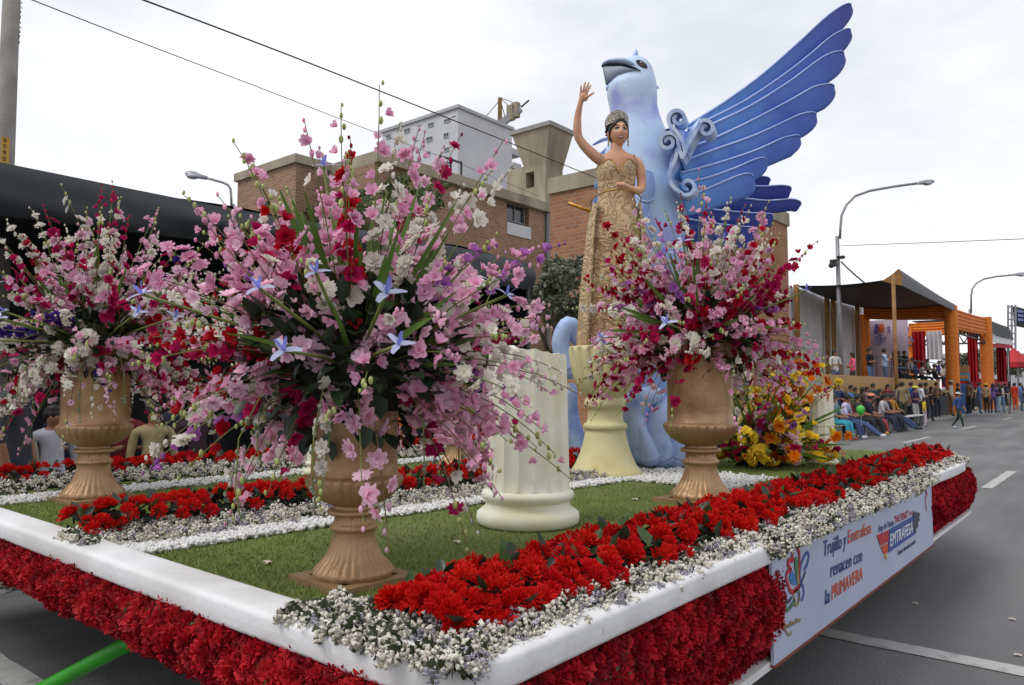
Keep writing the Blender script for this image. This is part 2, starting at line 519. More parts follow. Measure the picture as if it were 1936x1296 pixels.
# --- right brick hall: gable towards us plus long side
cr = atd(1259, 290, 23.5); cl_ = atY(1040, 352, cr.y); ce = atX(1488, 402, cr.x)
bR = thing('brick_hall', 'orange brick hall with a pale concrete parapet behind the blue bird', 'building', (cr.x, cr.y, 0))
b = MB(); b.bb(cl_.x, cr.x, cr.y, ce.y, -1, cr.z - .55); b.build('wall', MT['brick'], bR)
b = MB(); b.bb(cl_.x - .05, cr.x + .08, cr.y - .08, ce.y + .05, cr.z - .55, cr.z); b.build('parapet', MT['concrete'], bR)

# --- concrete funnel tower
fc = atd(1039, 237, 38)
fl = atY(968, 256, fc.y); fr = atX(1083, 256, fc.x)
sx, sy = fc.x - fl.x, fr.y - fc.y
tF = thing('concrete_tower', 'raw concrete tower flaring like a funnel with a square opening', 'tower', (fc.x - sx / 2, fc.y + sy / 2, 0))
nz_ = atY(1000, 350, fc.y).z
nw = sx * 0.42
b = MB()
top = [(fl.x, fc.y, fc.z), (fc.x, fc.y, fc.z), (fc.x, fc.y + sy, fc.z), (fl.x, fc.y + sy, fc.z)]
nx1 = fc.x - sx * 0.18; nx0 = nx1 - sx * 0.56; ny0 = fc.y + sy * .12; ny1 = fc.y + sy * .85
neck = [(nx0, ny0, nz_ + 1.0), (nx1, ny0, nz_ + 1.0), (nx1, ny1, nz_ + 1.0), (nx0, ny1, nz_ + 1.0)]
rows = []
for i in range(9):
    t = i / 8; e = t ** 0.85
    rows.append([tuple(neck[k][j] * (1 - e) + top[k][j] * e for j in range(3)) for k in (0, 1, 2, 3, 0)])
b.sheet(rows)
b.add(top, [(0, 1, 2, 3)])
b.build('funnel', MT['concrete'], tF)
b = MB(); b.bb(fl.x - .1, fc.x + .1, fc.y - .1, fc.y + sy + .1, fc.z, fc.z + .22); b.build('cap', MT['kerb'], tF)
b = MB()
ox0, ox1 = atY(994, 340, ny0).x, atY(1010, 340, ny0).x; oz0, oz1 = atY(1000, 356, ny0).z, atY(1000, 326, ny0).z
b.bb(nx0, ox0, ny0, ny1, 2, nz_ + 1); b.bb(ox1, nx1, ny0, ny1, 2, nz_ + 1)
b.bb(ox0, ox1, ny0, ny1, 2, oz0); b.bb(ox0, ox1, ny0, ny1, oz1, nz_ + 1); b.bb(ox0, ox1, ny0 + 1.4, ny1, oz0, oz1)
b.build('shaft', MT['concrete'], tF)
sb0 = atY(978, 330, ny0 + 1.5)
b = MB(); b.bb(sb0.x, nx0 - .004, ny0 + .6, ny0 + 2.5, 3, sb0.z); b.build('side_block', MT['concrete'], tF)

# --- white apartment tower
tc0 = atd(866, 205, 70); tl = atY(723, 243, tc0.y); tr = atX(968, 246, tc0.x)
tW = thing('apartment_tower', 'tall plain white apartment tower with rows of small windows', 'building', (tc0.x, tc0.y, 0))
b = MB(); b.bb(tl.x, tc0.x, tc0.y, tr.y, -1, tc0.z); b.build('wall', MT['white_wall'], tW)
b = MB(); b.bb(tl.x - .2, tc0.x + .2, tc0.y - .2, tr.y + .2, tc0.z, tc0.z + .3); b.build('roof_edge', MT['grey_wall'], tW)
for (px, py, w_, h_) in [(770, 247, 11, 10), (815, 236, 10, 9), (846, 228, 12, 9), (768, 299, 10, 10), (812, 263, 11, 10), (844, 256, 9, 10), (770, 340, 10, 10), (845, 310, 12, 8), (808, 292, 10, 10), (845, 283, 9, 9), (735, 258, 8, 9), (735, 300, 8, 9)]:
    a = atY(px - w_ / 2, py + h_ / 2, tc0.y); c = atY(px + w_ / 2, py - h_ / 2, tc0.y)
    window(tW, a.x, c.x, tc0.y, a.z, c.z, 'x', -1, cols=2, depth=.05, frame=MT['white_wall'])
for (px, py) in [(793, 238), (858, 221), (788, 267), (856, 277), (792, 320), (757, 283)]:
    a = atY(px - 4, py + 1.2, tc0.y); c = atY(px + 4, py - 1.2, tc0.y)
    v = MB(); v.bb(a.x, c.x, tc0.y - .06, tc0.y - .004, a.z, c.z); v.build('vent_slot', MT['black'], tW)
for k, py in enumerate((285, 311, 337)):
    a = atX(968, py, tc0.x)
    v = MB(); v.bb(tc0.x - 2.5, tc0.x - .02, a.y + .03, a.y + 1.5, a.z - .3, a.z + .3); v.build('balcony', MT['grey_wall'], tW)

# --- tower crane behind the apartment tower
cr0 = atd(945, 230, 95)
crn = thing('tower_crane', 'tower crane with slab counterweights on the roofline', 'crane', (cr0.x, cr0.y, cr0.z - 15))
S = lambda px, py: atd(px, py, 95)
mst = MB()
for (dx, dy) in ((-3, 0), (3, 0)):
    mst.tube([S(945 + dx, 262), S(945 + dx * .5, 185)], .16, 5)
for k in range(6):
    mst.tube([S(942, 258 - 12 * k), S(948, 250 - 12 * k)], .1, 4); mst.tube([S(948, 258 - 12 * k), S(942, 250 - 12 * k)], .1, 4)
mst.build('mast', MT['gold_post'], crn)
jb = MB(); jb.bar(S(943, 238), S(984, 206), .7, .8); jb.build('counter_jib', MT['metal_grey'], crn)
for i, (x, y) in enumerate(((966, 214), (975, 209))):
    cw = MB(); p = S(x, y); cw.box(p, (.9, .7, 1.9)); cw.build('counterweight', MT['concrete'], crn)
rp_ = MB()
for x, y in ((985, 200), (967, 205), (955, 222)):
    rp_.tube([S(945, 185), S(x, y)], .05, 4)
rp_.tube([S(945, 190), S(915, 225)], .05, 4); rp_.tube([S(985, 203), S(1000, 190)], .12, 4)
rp_.build('cables', MT['dark_metal'], crn)

# ================================================================== foliage: shrub tree behind, ivy on the brick block
def leaf_tmpl(l=1.0, w=0.5, cup=0.12):
    return (np.array([(0, 0, 0), (w * .5, l * .35, cup), (w * .38, l * .7, cup * .6), (0, l, 0), (-w * .38, l * .7, cup * .6), (-w * .5, l * .35, cup), (0, l * .45, -cup * .3)]),
            np.array([(0, 1, 6), (1, 2, 6), (2, 3, 6), (3, 4, 6), (4, 5, 6), (5, 0, 6)]), np.zeros(6, int))
LEAF = leaf_tmpl()
def crown(par, c, rad, n, size, mt, name='crown', clumps=26):
    cs = RNG.normal(0, 1, (clumps, 3)); cs /= np.linalg.norm(cs, axis=1)[:, None]
    cs *= (RNG.uniform(.35, 1, clumps) ** .6)[:, None]
    cr = RNG.uniform(.16, .36, clumps)
    k = RNG.integers(0, clumps, n)
    d = RNG.normal(0, 1, (n, 3)); d /= np.linalg.norm(d, axis=1)[:, None]
    p = (cs[k] + d * (cr[k] * RNG.uniform(.45, 1, n) ** .5)[:, None]) * np.array(rad) + np.array(c)
    me = scatter(name, [LEAF], p, rot_rand(n, 1.0), size * RNG.uniform(.6, 1.3, n), mt, smooth=False)
    off = par.location
    o = put(name, me, par, loc=-off)
    return o
for (px, py, D, rad, lab) in [(1045, 560, 20, (1.5, 1.2, 0.95), 'grey green shrub tree below the brick hall wall'), (700, 395, 27, (3.4, 1.0, 1.1), 'dark green creeper hanging over the brick wing wall'),
                              (470, 600, 17, (1.6, 1.3, 1.0), 'small dark tree half hidden behind the big bouquet')]:
    p = atd(px, py, D)
    if 'creeper' in lab: p = Vector((X0 + .7, atX(690, 380, X0).y, atX(690, 405, X0).z))
    t = thing('tree' if 'tree' in lab else 'creeper', lab, 'tree' if 'tree' in lab else 'creeper', (p.x, p.y, 0))
    crown(t, p, rad, 5200, 0.17, MT['leaf_far'] if 'grey' in lab else MT['ivy'])
    b = MB()
    b.tube([(p.x, p.y, 0), (p.x + .1, p.y, p.z * .5), (p.x - .05, p.y + .1, p.z)], [.16, .12, .06], 7)
    for k in range(6):
        a = k * 1.05
        b.tube([(p.x, p.y, p.z * .55), (p.x + math.cos(a) * rad[0] * .6, p.y + math.sin(a) * rad[1] * .6, p.z + .3 * math.sin(3 * a))], [.06, .02], 5)
    b.build('trunk', MT['bark'], t, smooth=True)

# ================================================================== left black tent
XT = -7.5
tn = thing('black_tent', 'long black cloth canopy on the left behind the bouquets', 'tent', (XT, 3, 0))
zt_ = atX(0, 305, XT).z
def tz(y):   # sagging top edge
    return 3.39 + .02 * math.sin(y * 1.1) + .016 * (y - 2)
rows = []
N = 60
for j in range(N + 1):
    y = -2.0 + 11.5 * j / N
    pr = []
    for i in range(13):
        u = i / 12
        fold = .035 * math.sin(5.2 * u + 1.1 * y) + .02 * math.sin(9 * u - 2.2 * y)
        pr.append((XT + .10 * math.sin(PI * u) + fold * u, y, tz(y) - u * (.42 + .05 * math.sin(y * .9))))
    rows.append(pr)
b = MB(); b.sheet(rows); b.build('valance', MT['black_cloth_top'], tn, smooth=True)
b = MB()
b.sheet([[(XT - 4.5 * i / 6 , -2 + 11.5 * j / 20, tz(-2 + 11.5 * j / 20) - .02 - .25 * abs(i / 6 - .0) - .05 * math.sin(3 * i + j)) for i in range(7)] for j in range(21)])
b.build('roof', MT['black_cloth_top'], tn, smooth=True)
b = MB(); b.sheet([[(XT - 4.45 + .06 * math.sin(j * 1.9), -2 + 11.5 * j / 40, z) for z in (0.0, 3.45)] for j in range(41)]); b.build('back_curtain', MT['black_cloth'], tn, smooth=True)  # black sheet added to make the space under the canopy dark
for y in (-1.9, 9.4):
    b = MB(); b.tube([(XT + .02, y, 0), (XT + .02, y, tz(y) - .03)], .03, 8); b.build('tent_pole', MT['dark_metal'], tn, smooth=True)
b = MB(); b.sheet([[(XT - 4.45 * i / 10, 9.48 + .05 * math.sin(2.3 * i), z) for z in (0.0, 3.3)] for i in range(11)]); b.build('end_curtain', MT['black_cloth'], tn, smooth=True)

# ================================================================== poles, lamps, wires
pp = atd(9, 300, 9.5)
up_ = thing('utility_pole', 'tall grey concrete utility pole with a yellow number plate at left edge', 'pole', (pp.x, pp.y, 0))
b = MB(); b.lathe([(.14, 0), (.115, 3), (.075, 10.5)], 20, (pp.x, pp.y, 0)); b.build('pole', MT['pole_conc'], up_, smooth=True)
# number plate wrapped on the pole, facing the camera
fv = (CAM - Vector((pp.x, pp.y, CAMZ))); fv.z = 0; fv.normalize(); sd = Vector((-fv.y, fv.x, 0))
pz = atd(12, 283, 9.5).z
def plate_pt(a, dz, rr=.113):
    return Vector((pp.x, pp.y, 0)) + (fv * math.cos(a) + sd * math.sin(a)) * rr + Vector((0, 0, pz + dz))
b = MB(); b.sheet([[plate_pt(-.42 + .84 * i / 8, z) for i in range(9)] for z in (-.2, .13)]); pl = b.build('number_plate', MT['plate_yellow'], up_, smooth=True)

def text_mesh(txt, size, extr=0.001, font_shear=0.0, sx=1.0, align='LEFT', bold=0.0):
    cu = bpy.data.curves.new('lettering', 'FONT')
    cu.body = txt; cu.size = size; cu.extrude = extr; cu.shear = font_shear; cu.align_x = align; cu.offset = bold
    cu.resolution_u = 3
    ob = bpy.data.objects.new('lettering_tmp', cu); COL.objects.link(ob)
    dg = bpy.context.evaluated_depsgraph_get()
    me = bpy.data.meshes.new_from_object(ob.evaluated_get(dg))
    bpy.data.objects.remove(ob, do_unlink=True)
    bpy.data.curves.remove(cu)
    if sx != 1.0:
        for v in me.vertices: v.co.x *= sx
    return me
def lettering(txt, parent, org, ex, ey, size, mt, extr=0.001, shear=0.0, sx=1.0, align='LEFT', bold=0.0):
    me = text_mesh(txt, size, extr, shear, sx, align, bold)
    ex, ey = Vector(ex).normalized(), Vector(ey).normalized(); ez = ex.cross(ey)
    M_ = Matrix((ex, ey, ez)).transposed().to_4x4()
    off = parent.location.copy(); p = parent.parent
    while p is not None: off += p.location; p = p.parent
    M_.translation = Vector(org) - off
    me.transform(M_); me.materials.clear(); me.materials.append(mt)
    o = bpy.data.objects.new('lettering', me); COL.objects.link(o); o.parent = parent
    return o
right_ = -sd if (-sd).dot(RT) > 0 else sd
for k, chn in enumerate('6090'):
    lettering(chn, pl, plate_pt(0, .065 - .08 * k, .117) - right_ * .026, right_, (0, 0, 1), .08, MT['black'])
b = MB()
zt0, zt1 = atd(40, -20, 9.5).z, atd(36, 78, 9.5).z
b.tube([plate_pt(1.35 if right_ is sd else -1.35, (zt0 + (zt1 - zt0) * k / 30) - pz, .10 + .012 * math.sin(k * 2.1) + .01 * math.sin(k * 3.7)) for k in range(31)], .006, 5)
b.build('loose_cable', MT['dark_metal'], up_, smooth=True)

def street_lamp(base, poletop, arm, head_dir, label, r=.08, head=.75, hsize=(.11, .07)):
    t = thing('street_lamp', label, 'street lamp', (base[0], base[1], 0), group='street lamps along the road')
    b = MB(); b.tube([(base[0], base[1], 0), (base[0], base[1], poletop * .6), (base[0], base[1], poletop)], [r * 1.2, r, r * .8], 10); b.build('pole', MT['metal_grey'], t, smooth=True)
    b = MB(); b.tube(arm, r * .55, 8); b.build('arm', MT['metal_grey'], t, smooth=True)
    e = Vector(arm[-1]); d = Vector(head_dir).normalized()
    h = MB(); h.tube([e - d * .1, e + d * .08, e + d * head * .5, e + d * head * .85, e + d * head], [.05, hsize[0] * .7, hsize[0], hsize[0] * .8, .03], 10, flat=.62)
    ho = h.build('lamp_head', MT['metal_grey'], t, smooth=True)
    l = MB(); l.ball(e + d * head * .58 - Vector((0, 0, hsize[0] * .45)), hsize[0] * .78, 10, 6, (1.5 if abs(d.x) > .5 else .8, 1.5 if abs(d.y) > .5 else .8, .6)); l.build('lens', MT['lamp_lens'], ho, smooth=True)
    return t
# right lamp with the long arm
D1 = 33
S = lambda px, py, D=D1: atd(px, py, D)
ps = [S(1589, 430), S(1591, 408), S(1600, 388), S(1617, 371), S(1645, 361), S(1690, 353), S(1735, 347)]
L1 = street_lamp((S(1587, 600).x, S(1587, 600).y), S(1588, 445).z, [S(1588, 452)] + ps, ps[-1] - ps[-2], 'grey lamp post with a long curved arm above the black grandstand roof', r=.1, hsize=(.16, .1))
b = MB(); c = S(1576, 498); b.box(c, (.25, .25, .3)); b.bar(c, S(1587, 490), .05); b.box(S(1590, 487), (.3, .2, .12)); b.ball(S(1572, 502), .13, 8, 6); b.build('bracket_box', MT['dark_metal'], L1)
b = MB(); b.tube([S(1590, 495), S(1600, 505), S(1615, 519), S(1640, 540)], .035, 6); b.build('stay_cable', MT['dark_metal'], L1)
D2 = 60
ps = [S(1836, 560, D2), S(1838, 547, D2), S(1846, 536, D2), S(1860, 528, D2), S(1885, 523, D2), S(1918, 520, D2)]
street_lamp((S(1836, 650, D2).x, S(1836, 650, D2).y), S(1836, 585, D2).z, [S(1836, 592, D2)] + ps, ps[-1] - ps[-2], 'distant lamp post curving over the orange frame near the right edge', r=.13, hsize=(.22, .14), head=1.0)
D3 = 15
ps = [S(437, 372, D3), S(436, 358, D3), S(431, 350, D3), S(420, 345, D3), S(402, 340, D3), S(382, 335, D3)]
street_lamp((S(438, 500, D3).x, S(438, 500, D3).y), S(438, 385, D3).z, [S(438, 392, D3)] + ps, ps[-1] - ps[-2], 'small street lamp with oval glass head rising behind the black tent', r=.045, hsize=(.10, .07), head=.34)

def wire(name, label, pts, r):
    # catenary-like smooth tube through points
    P = [Vector(p) for p in pts]; q = []
    n = len(P)
    for i in range(n - 1):
        p0, p1, p2, p3 = P[max(i - 1, 0)], P[i], P[i + 1], P[min(i + 2, n - 1)]
        for k in range(8):
            t = k / 8
            q.append(.5 * ((2 * p1) + (-p0 + p2) * t + (2 * p0 - 5 * p1 + 4 * p2 - p3) * t * t + (-p0 + 3 * p1 - 3 * p2 + p3) * t ** 3))
    q.append(P[-1])
    b = MB(); b.tube(q, r, 6)
    return tag(b.build(name, MT['black'], smooth=True), label, 'wire')
def wl_(pxs, d0, d1):
    n = len(pxs); x0, x1 = pxs[0][0], pxs[-1][0]
    res = []
    for (x, y) in pxs:
        t = (x - x0) / (x1 - x0)
        res.append(atd(x, y, 1 / ((1 - t) / d0 + t / d1)))
    return res
wire('overhead_wire', 'thick black overhead wire sloping down above the bouquets', wl_([(100, -60), (270, 0), (560, 110), (800, 205), (1000, 285), (1130, 338), (1225, 376)], 8, 22.5), .011)
wire('overhead_wire', 'thin overhead wire running below the thicker one', wl_([(-60, -48), (60, 0), (270, 82), (480, 162), (700, 247), (900, 322), (1020, 372)], 9, 34), .008)
wire('overhead_wire', 'faint wire crossing the sky above the grandstand', wl_([(1590, 465), (1760, 459), (1936, 452), (2000, 450)], 33, 24), .012)
# ================================================================== float materials
mk('turf', (0.18, 0.235, 0.05), (0.13, 0.18, 0.038), scale=5, rough=0.85, bump=0.7, bscale=350, c3=(0.18, 0.21, 0.07), s3=2.2)
mk('blade', (0.23, 0.30, 0.066), (0.16, 0.215, 0.046), scale=7, rough=0.7)
mk('foam', (0.74, 0.74, 0.75), (0.66, 0.66, 0.66), scale=5, rough=0.6, bump=0.2, bscale=22, c3=(0.60, 0.59, 0.58), s3=2.6)
mk('pebble', (0.74, 0.74, 0.73), (0.62, 0.61, 0.59), scale=30, rough=0.7)
mk('carnation', srgb(218, 26, 20), srgb(184, 10, 12), scale=60, rough=0.65, rnd=0.05, transl=0.22, spec=0.2)
mk('carnation_dark', srgb(186, 14, 34), srgb(146, 6, 22), scale=12, rough=0.6, transl=0.18, spec=0.25, c3=srgb(206, 40, 52), s3=8)
mk('carnation_deep', srgb(150, 8, 26), srgb(118, 4, 18), scale=14, rough=0.6, transl=0.15, spec=0.25)
mk('carnation_rose', srgb(206, 34, 50), srgb(180, 20, 38), scale=14, rough=0.6, transl=0.2, spec=0.25)
mk('mat_core', srgb(110, 6, 16), rough=0.9)
mk('statice', srgb(234, 230, 216), srgb(206, 200, 184), scale=9, rough=0.8, transl=0.15)
mk('statice_violet', srgb(188, 184, 196), srgb(160, 156, 168), scale=9, rough=0.8, transl=0.15)
mk('stem_green', (0.06, 0.08, 0.035), (0.035, 0.05, 0.022), scale=9, rough=0.7)
mk('leaf_dark', (0.022, 0.040, 0.018), (0.014, 0.026, 0.012), scale=6, rough=0.42, rnd=0.25, spec=0.45)
mk('leaf_mid', (0.06, 0.115, 0.03), (0.04, 0.08, 0.022), scale=6, rough=0.5, rnd=0.2, transl=0.15)
mk('banner', srgb(176, 182, 206), srgb(168, 174, 198), scale=1.5, rough=0.5)
mk('print_blue', srgb(38, 54, 120), rough=0.55)
mk('print_orange', srgb(206, 82, 40), rough=0.55)
mk('print_red', srgb(180, 36, 44), rough=0.55)
mk('print_navy', srgb(52, 78, 150), rough=0.55)
mk('print_dark', srgb(58, 60, 84), rough=0.55)
mk('print_yellow', srgb(206, 168, 50), rough=0.55)
mk('print_gold', srgb(150, 132, 82), rough=0.55)
mk('print_green', srgb(72, 120, 84), rough=0.55)
mk('print_lblue', srgb(60, 120, 180), rough=0.55)
mk('print_white', (0.8, 0.8, 0.82), rough=0.55)
mk('board_edge', srgb(120, 62, 44), rough=0.8)
mk('tow_green', srgb(48, 150, 32), srgb(40, 130, 26), scale=4, rough=0.4)
mk('rubber', (0.02, 0.02, 0.021), rough=0.8)
mk('soil', (0.014, 0.020, 0.012), rough=0.95)
mk('urn_gold', srgb(184, 150, 112), srgb(166, 132, 96), scale=5, rough=0.42, metal=0.35, bump=0.15, bscale=50, c3=srgb(150, 116, 82), s3=6)
mk('urn_plate', srgb(150, 122, 84), srgb(132, 106, 72), scale=8, rough=0.7)
mk('plaster', srgb(234, 234, 218), srgb(226, 225, 204), scale=4, rough=0.7, bump=0.2, bscale=18, c3=srgb(218, 212, 176), s3=3.5)
mk('plaster_yellow', srgb(218, 210, 168), srgb(206, 196, 148), scale=3, rough=0.7, bump=0.15, bscale=18, c3=srgb(200, 186, 128), s3=3)
mk('litter', srgb(212, 196, 180), rough=0.8)

FX0, FX1, FY0, FY1, DZ = -5.85, -1.12, 1.2, 8.55, 0.80
fl = thing('parade_float', 'long flower covered parade float with green deck and white rim', 'float', (-3.4, 4.8, 0))
b = MB(); b.prism([(FX0, FY0, .7), (FX1, FY0, .7), (FX1, 7.28, .7), (-1.45, 7.5, .7), (-1.85, 8.55, .7), (FX0, 8.55, .7)], (0, 0, DZ - .7)); b.build('deck', MT['turf'], fl)
b = MB(); b.bb(FX0 + .3, FX1 - .25, FY0 + .75, FY1 - .6, 0.45, 0.69); b.build('chassis', MT['black'], fl)
for x in (-4.8, -2.2):
    for y in (3.0, 6.9):
        wv = MB(); c = Vector((x, y, .34))
        wv.tube([c + Vector((-.13, 0, 0)), c + Vector((-.11, 0, 0)), c + Vector((.11, 0, 0)), c + Vector((.13, 0, 0))], [.28, .34, .34, .28], 24)
        wo = wv.build('wheel', MT['rubber'], fl, smooth=True, auto=40)
        hb = MB(); hb.tube([c + Vector((-.14, 0, 0)), c + Vector((.14, 0, 0))], .16, 16); hb.build('rim', MT['dark_metal'], wo)

def rim(path, name, hw=.075, hh=.042, zc=.822):
    """rounded foam rim swept along a plan path"""
    rows = []
    P = [Vector((x, y, 0)) for x, y in path]
    for i, p in enumerate(P):
        t = (P[min(i + 1, len(P) - 1)] - P[max(i - 1, 0)]).normalized()
        nrm = Vector((t.y, -t.x, 0))
        r = []
        for k in range(33):
            a = 2 * PI * k / 32
            cx, cz = math.cos(a), math.sin(a)
            r.append(p + nrm * hw * math.copysign(abs(cx) ** .4, cx) + Vector((0, 0, zc + hh * math.copysign(abs(cz) ** .4, cz) + .004 * math.sin(9 * i / len(P)))))
        rows.append(r)
    b = MB(); b.sheet(rows); b.add(rows[0][:-1], [tuple(range(32))]); b.add(rows[-1][:-1], [tuple(reversed(range(32)))])
    return b.build(name, MT['foam'], fl, smooth=True)
arc = [(-1.30 + .14 * math.sin(a), 1.35 - .14 * math.cos(a)) for a in [PI / 2 * k / 8 for k in range(9)]]
rim([(FX0 - .02 + (4.55) * k / 40, 1.21) for k in range(41)] + arc[1:] + [(-1.16, 1.38 + (1.46) * k / 14) for k in range(15)], 'front_rim')
rim([(-1.16, 5.72 + 1.28 * k / 12) for k in range(13)] + [(-1.18, 7.1), (-1.24, 7.2), (-1.34, 7.27)], 'rear_rim')

# ---- carnation template
def carnation(seed, layers=4, npet=9):
    r = random.Random(seed); b = MB()
    for l in range(layers):
        u = l / (layers - 1)
        rad = 1.0 - .62 * u; z0 = -.32 + .5 * u; zt = -.12 + .62 * u
        n = max(5, int(npet * (1 - .35 * u)))
        for k in range(n):
            a = 2 * PI * (k + r.uniform(-.2, .2)) / n + l * .4
            w = 2 * PI / n * .72
            rr = rad * r.uniform(.86, 1.1)
            pts = [(0.12 * math.cos(a), .12 * math.sin(a), z0)]
            for j in range(5):
                aa = a + w * (j / 4 - .5)
                q = rr * (1 - .18 * abs(j - 2) / 2) * (1 - .12 * (j % 2))
                pts.append((q * math.cos(aa), q * math.sin(aa), zt + r.uniform(-.10, .10) + (.08 if j % 2 else 0)))
            b.add(pts, [(0, 1, 2), (0, 2, 3), (0, 3, 4), (0, 4, 5)])
    return b
CARN = [carnation(s) for s in range(5)]
CARN_ME = [c.mesh('carnation', MT['carnation']) for c in CARN]
CARN_LOW = [carnation(s + 50, 3, 7).tris() for s in range(4)]

SKIRT_T = [(c[0], c[1], np.full(len(c[1]), k)) for c, k in zip([CARN_LOW[0], CARN_LOW[1], CARN_LOW[2], CARN_LOW[3], CARN_LOW[0], CARN_LOW[2], CARN_LOW[1], CARN_LOW[3]], [0, 0, 1, 1, 2, 0, 0, 1])] + [(lambda q: (q[0] * .5, q[1], np.full(len(q[1]), 3)))(leaf_tmpl(1, .5, .3))]
def petal_mat(name, uv, nu, nv, par, base_dens=1.0, size=.035):
    """red flower-head mat on a curved skirt; uv(u,v)->point"""
    rows = [[uv(i / 40, j / 10) for j in range(11)] for i in range(41)]
    core = MB(); core.sheet(rows)
    V, F, Mi = core.tris()
    pos, dirs = [], []
    for i in range(nu):
        for j in range(nv):
            u = (i + RNG.uniform(-.5, .5) + .5) / nu; v = min(.999, max(.001, (j + RNG.uniform(-.45, .45) + .5) / nv))
            u = min(.999, max(.001, u))
            p = uv(u, v); du = uv(min(1, u + .004), v) - uv(max(0, u - .004), v); dv = uv(u, min(1, v + .01)) - uv(u, max(0, v - .01))
            n = dv.cross(du)
            if n.length < 1e-9: continue
            n.normalize()
            ctr = Vector((-3.4, 4.8, n.z))
            if n.dot(p - ctr) < 0: n = -n
            pos.append(p + n * .008 * RNG.uniform(0, 1.6)); dirs.append(n + Vector(RNG.normal(0, .28, 3)))
    me = scatter(name, SKIRT_T, np.array(pos), rot_to(dirs), size * RNG.uniform(.65, 1.25, len(pos)), [MT['carnation_dark'], MT['carnation_deep'], MT['carnation_rose'], MT['leaf_mid']], smooth=False)
    o = put(name, me, par, loc=-par.location); tag(o, kind='stuff')
    cm = core.build('skirt_backing', MT['mat_core'], par, smooth=True)
    return o
def front_uv(u, v):
    x = FX0 + (-1.22 - FX0) * u
    a = v * 1.9
    bulge = .075 * math.sin(a * 1.25) + .012 * math.sin(5 * u * 7)
    y = 1.165 - bulge + .16 * max(0, v - .55) ** 1.0
    z = .785 - .175 * v
    return Vector((x, y, z))
petal_mat('front_flower_skirt', front_uv, 150, 8, fl, size=.036)
def side_uv(y0, y1, zb):
    def f(u, v):
        e = min(u, 1 - u) * (y1 - y0)
        end = 1 - max(0, 1 - e / .14) ** 2
        bulge = .075 * (math.sin(PI * min(1, v * .95 + .12)) ** .7) * (0.15 + .85 * math.sqrt(max(0, end))) - .02
        return Vector((-1.135 + bulge, y0 + (y1 - y0) * u, .775 - (.775 - zb) * v))
    return f
petal_mat('side_flower_skirt', side_uv(1.24, 2.98, .42), 62, 13, fl, size=.036)
petal_mat('side_flower_skirt', side_uv(5.66, 7.4, .44), 54, 11, fl, size=.04)
b = MB(); b.bb(-1.3, -1.1, 1.3, 2.9, .395, .425); b.build('skirt_base_board', MT['foam'], fl)
b = MB(); b.bb(-1.3, -1.1, 5.68, 7.3, .415, .44); b.build('skirt_base_board', MT['foam'], fl)
b = MB(); b.tube([(-1.45, 7.45, .75), (-1.28, 7.38, .74), (-1.2, 7.36, .62), (-1.24, 7.38, .48)], .03, 6); b.build('corner_trim', MT['mat_core'], fl, smooth=True)

# ---- banner with its print
XB = -1.085
bn = MB(); bn.bb(XB - .012, XB, 2.84, 5.70, .415, .838); banner = bn.build('banner', MT['banner'], fl)
b = MB(); b.bb(XB - .016, XB + .004, 2.84, 5.70, .405, .4145); b.build('banner_edge', MT['board_edge'], banner)
XP = XB + .0035
def zb(x, y):           # banner print: position read off the banner's own plane
    p = atX(1440 + x / 3.6, 900 + y / 3.6, XP); return Vector((XP, p.y, p.z))
def fit_text(txt, p0, p1, top, mt, shear=.18, bold=.0):
    A, B, T = zb(*p0), zb(*p1), zb(*top)
    ex = (B - A); wdt = ex.length; size = (T.z - A.z) / .70
    me = text_mesh(txt, size, .0006, shear, 1.0, 'LEFT', bold)
    xs = [v.co.x for v in me.vertices]
    k = wdt / (max(xs) - min(xs)); x0 = min(xs)
    ez = Vector((1, 0, 0)); ey = ez.cross(ex.normalized())
    for v in me.vertices:
        v.co = A + ex.normalized() * (v.co.x - x0) * k + ey * v.co.y + ez * v.co.z - (fl.location)
    me.materials.clear(); me.materials.append(mt)
    o = bpy.data.objects.new('lettering', me); COL.objects.link(o); o.parent = banner
    return o
fit_text('Trujillo y', (425, 548), (578, 476), (425, 442), MT['print_blue'])
fit_text('Emtrafesa', (588, 462), (746, 388), (588, 372), MT['print_orange'])
fit_text('renacen con', (470, 690), (686, 578), (470, 590), MT['print_blue'])
fit_text('la', (432, 878), (465, 860), (432, 775), MT['print_blue'])
fit_text('PRIMAVERA', (478, 846), (688, 702), (478, 748), MT['print_orange'])
fit_text('Emp. de Transp.', (797, 382), (902, 332), (797, 338), MT['print_blue'])
fit_text('"AVE FENIX"', (907, 326), (1000, 282), (907, 275), MT['print_red'])
fit_text('S.A.C.', (1004, 272), (1034, 256), (1004, 246), MT['print_red'])
def patch(pts, mt, name='logo_shape', d=.0008, dx=0.0):
    P = [zb(*p) + Vector((dx, 0, 0)) for p in pts]
    q = MB(); q.prism(P, (d, 0, 0)); return q.build(name, mt, banner)
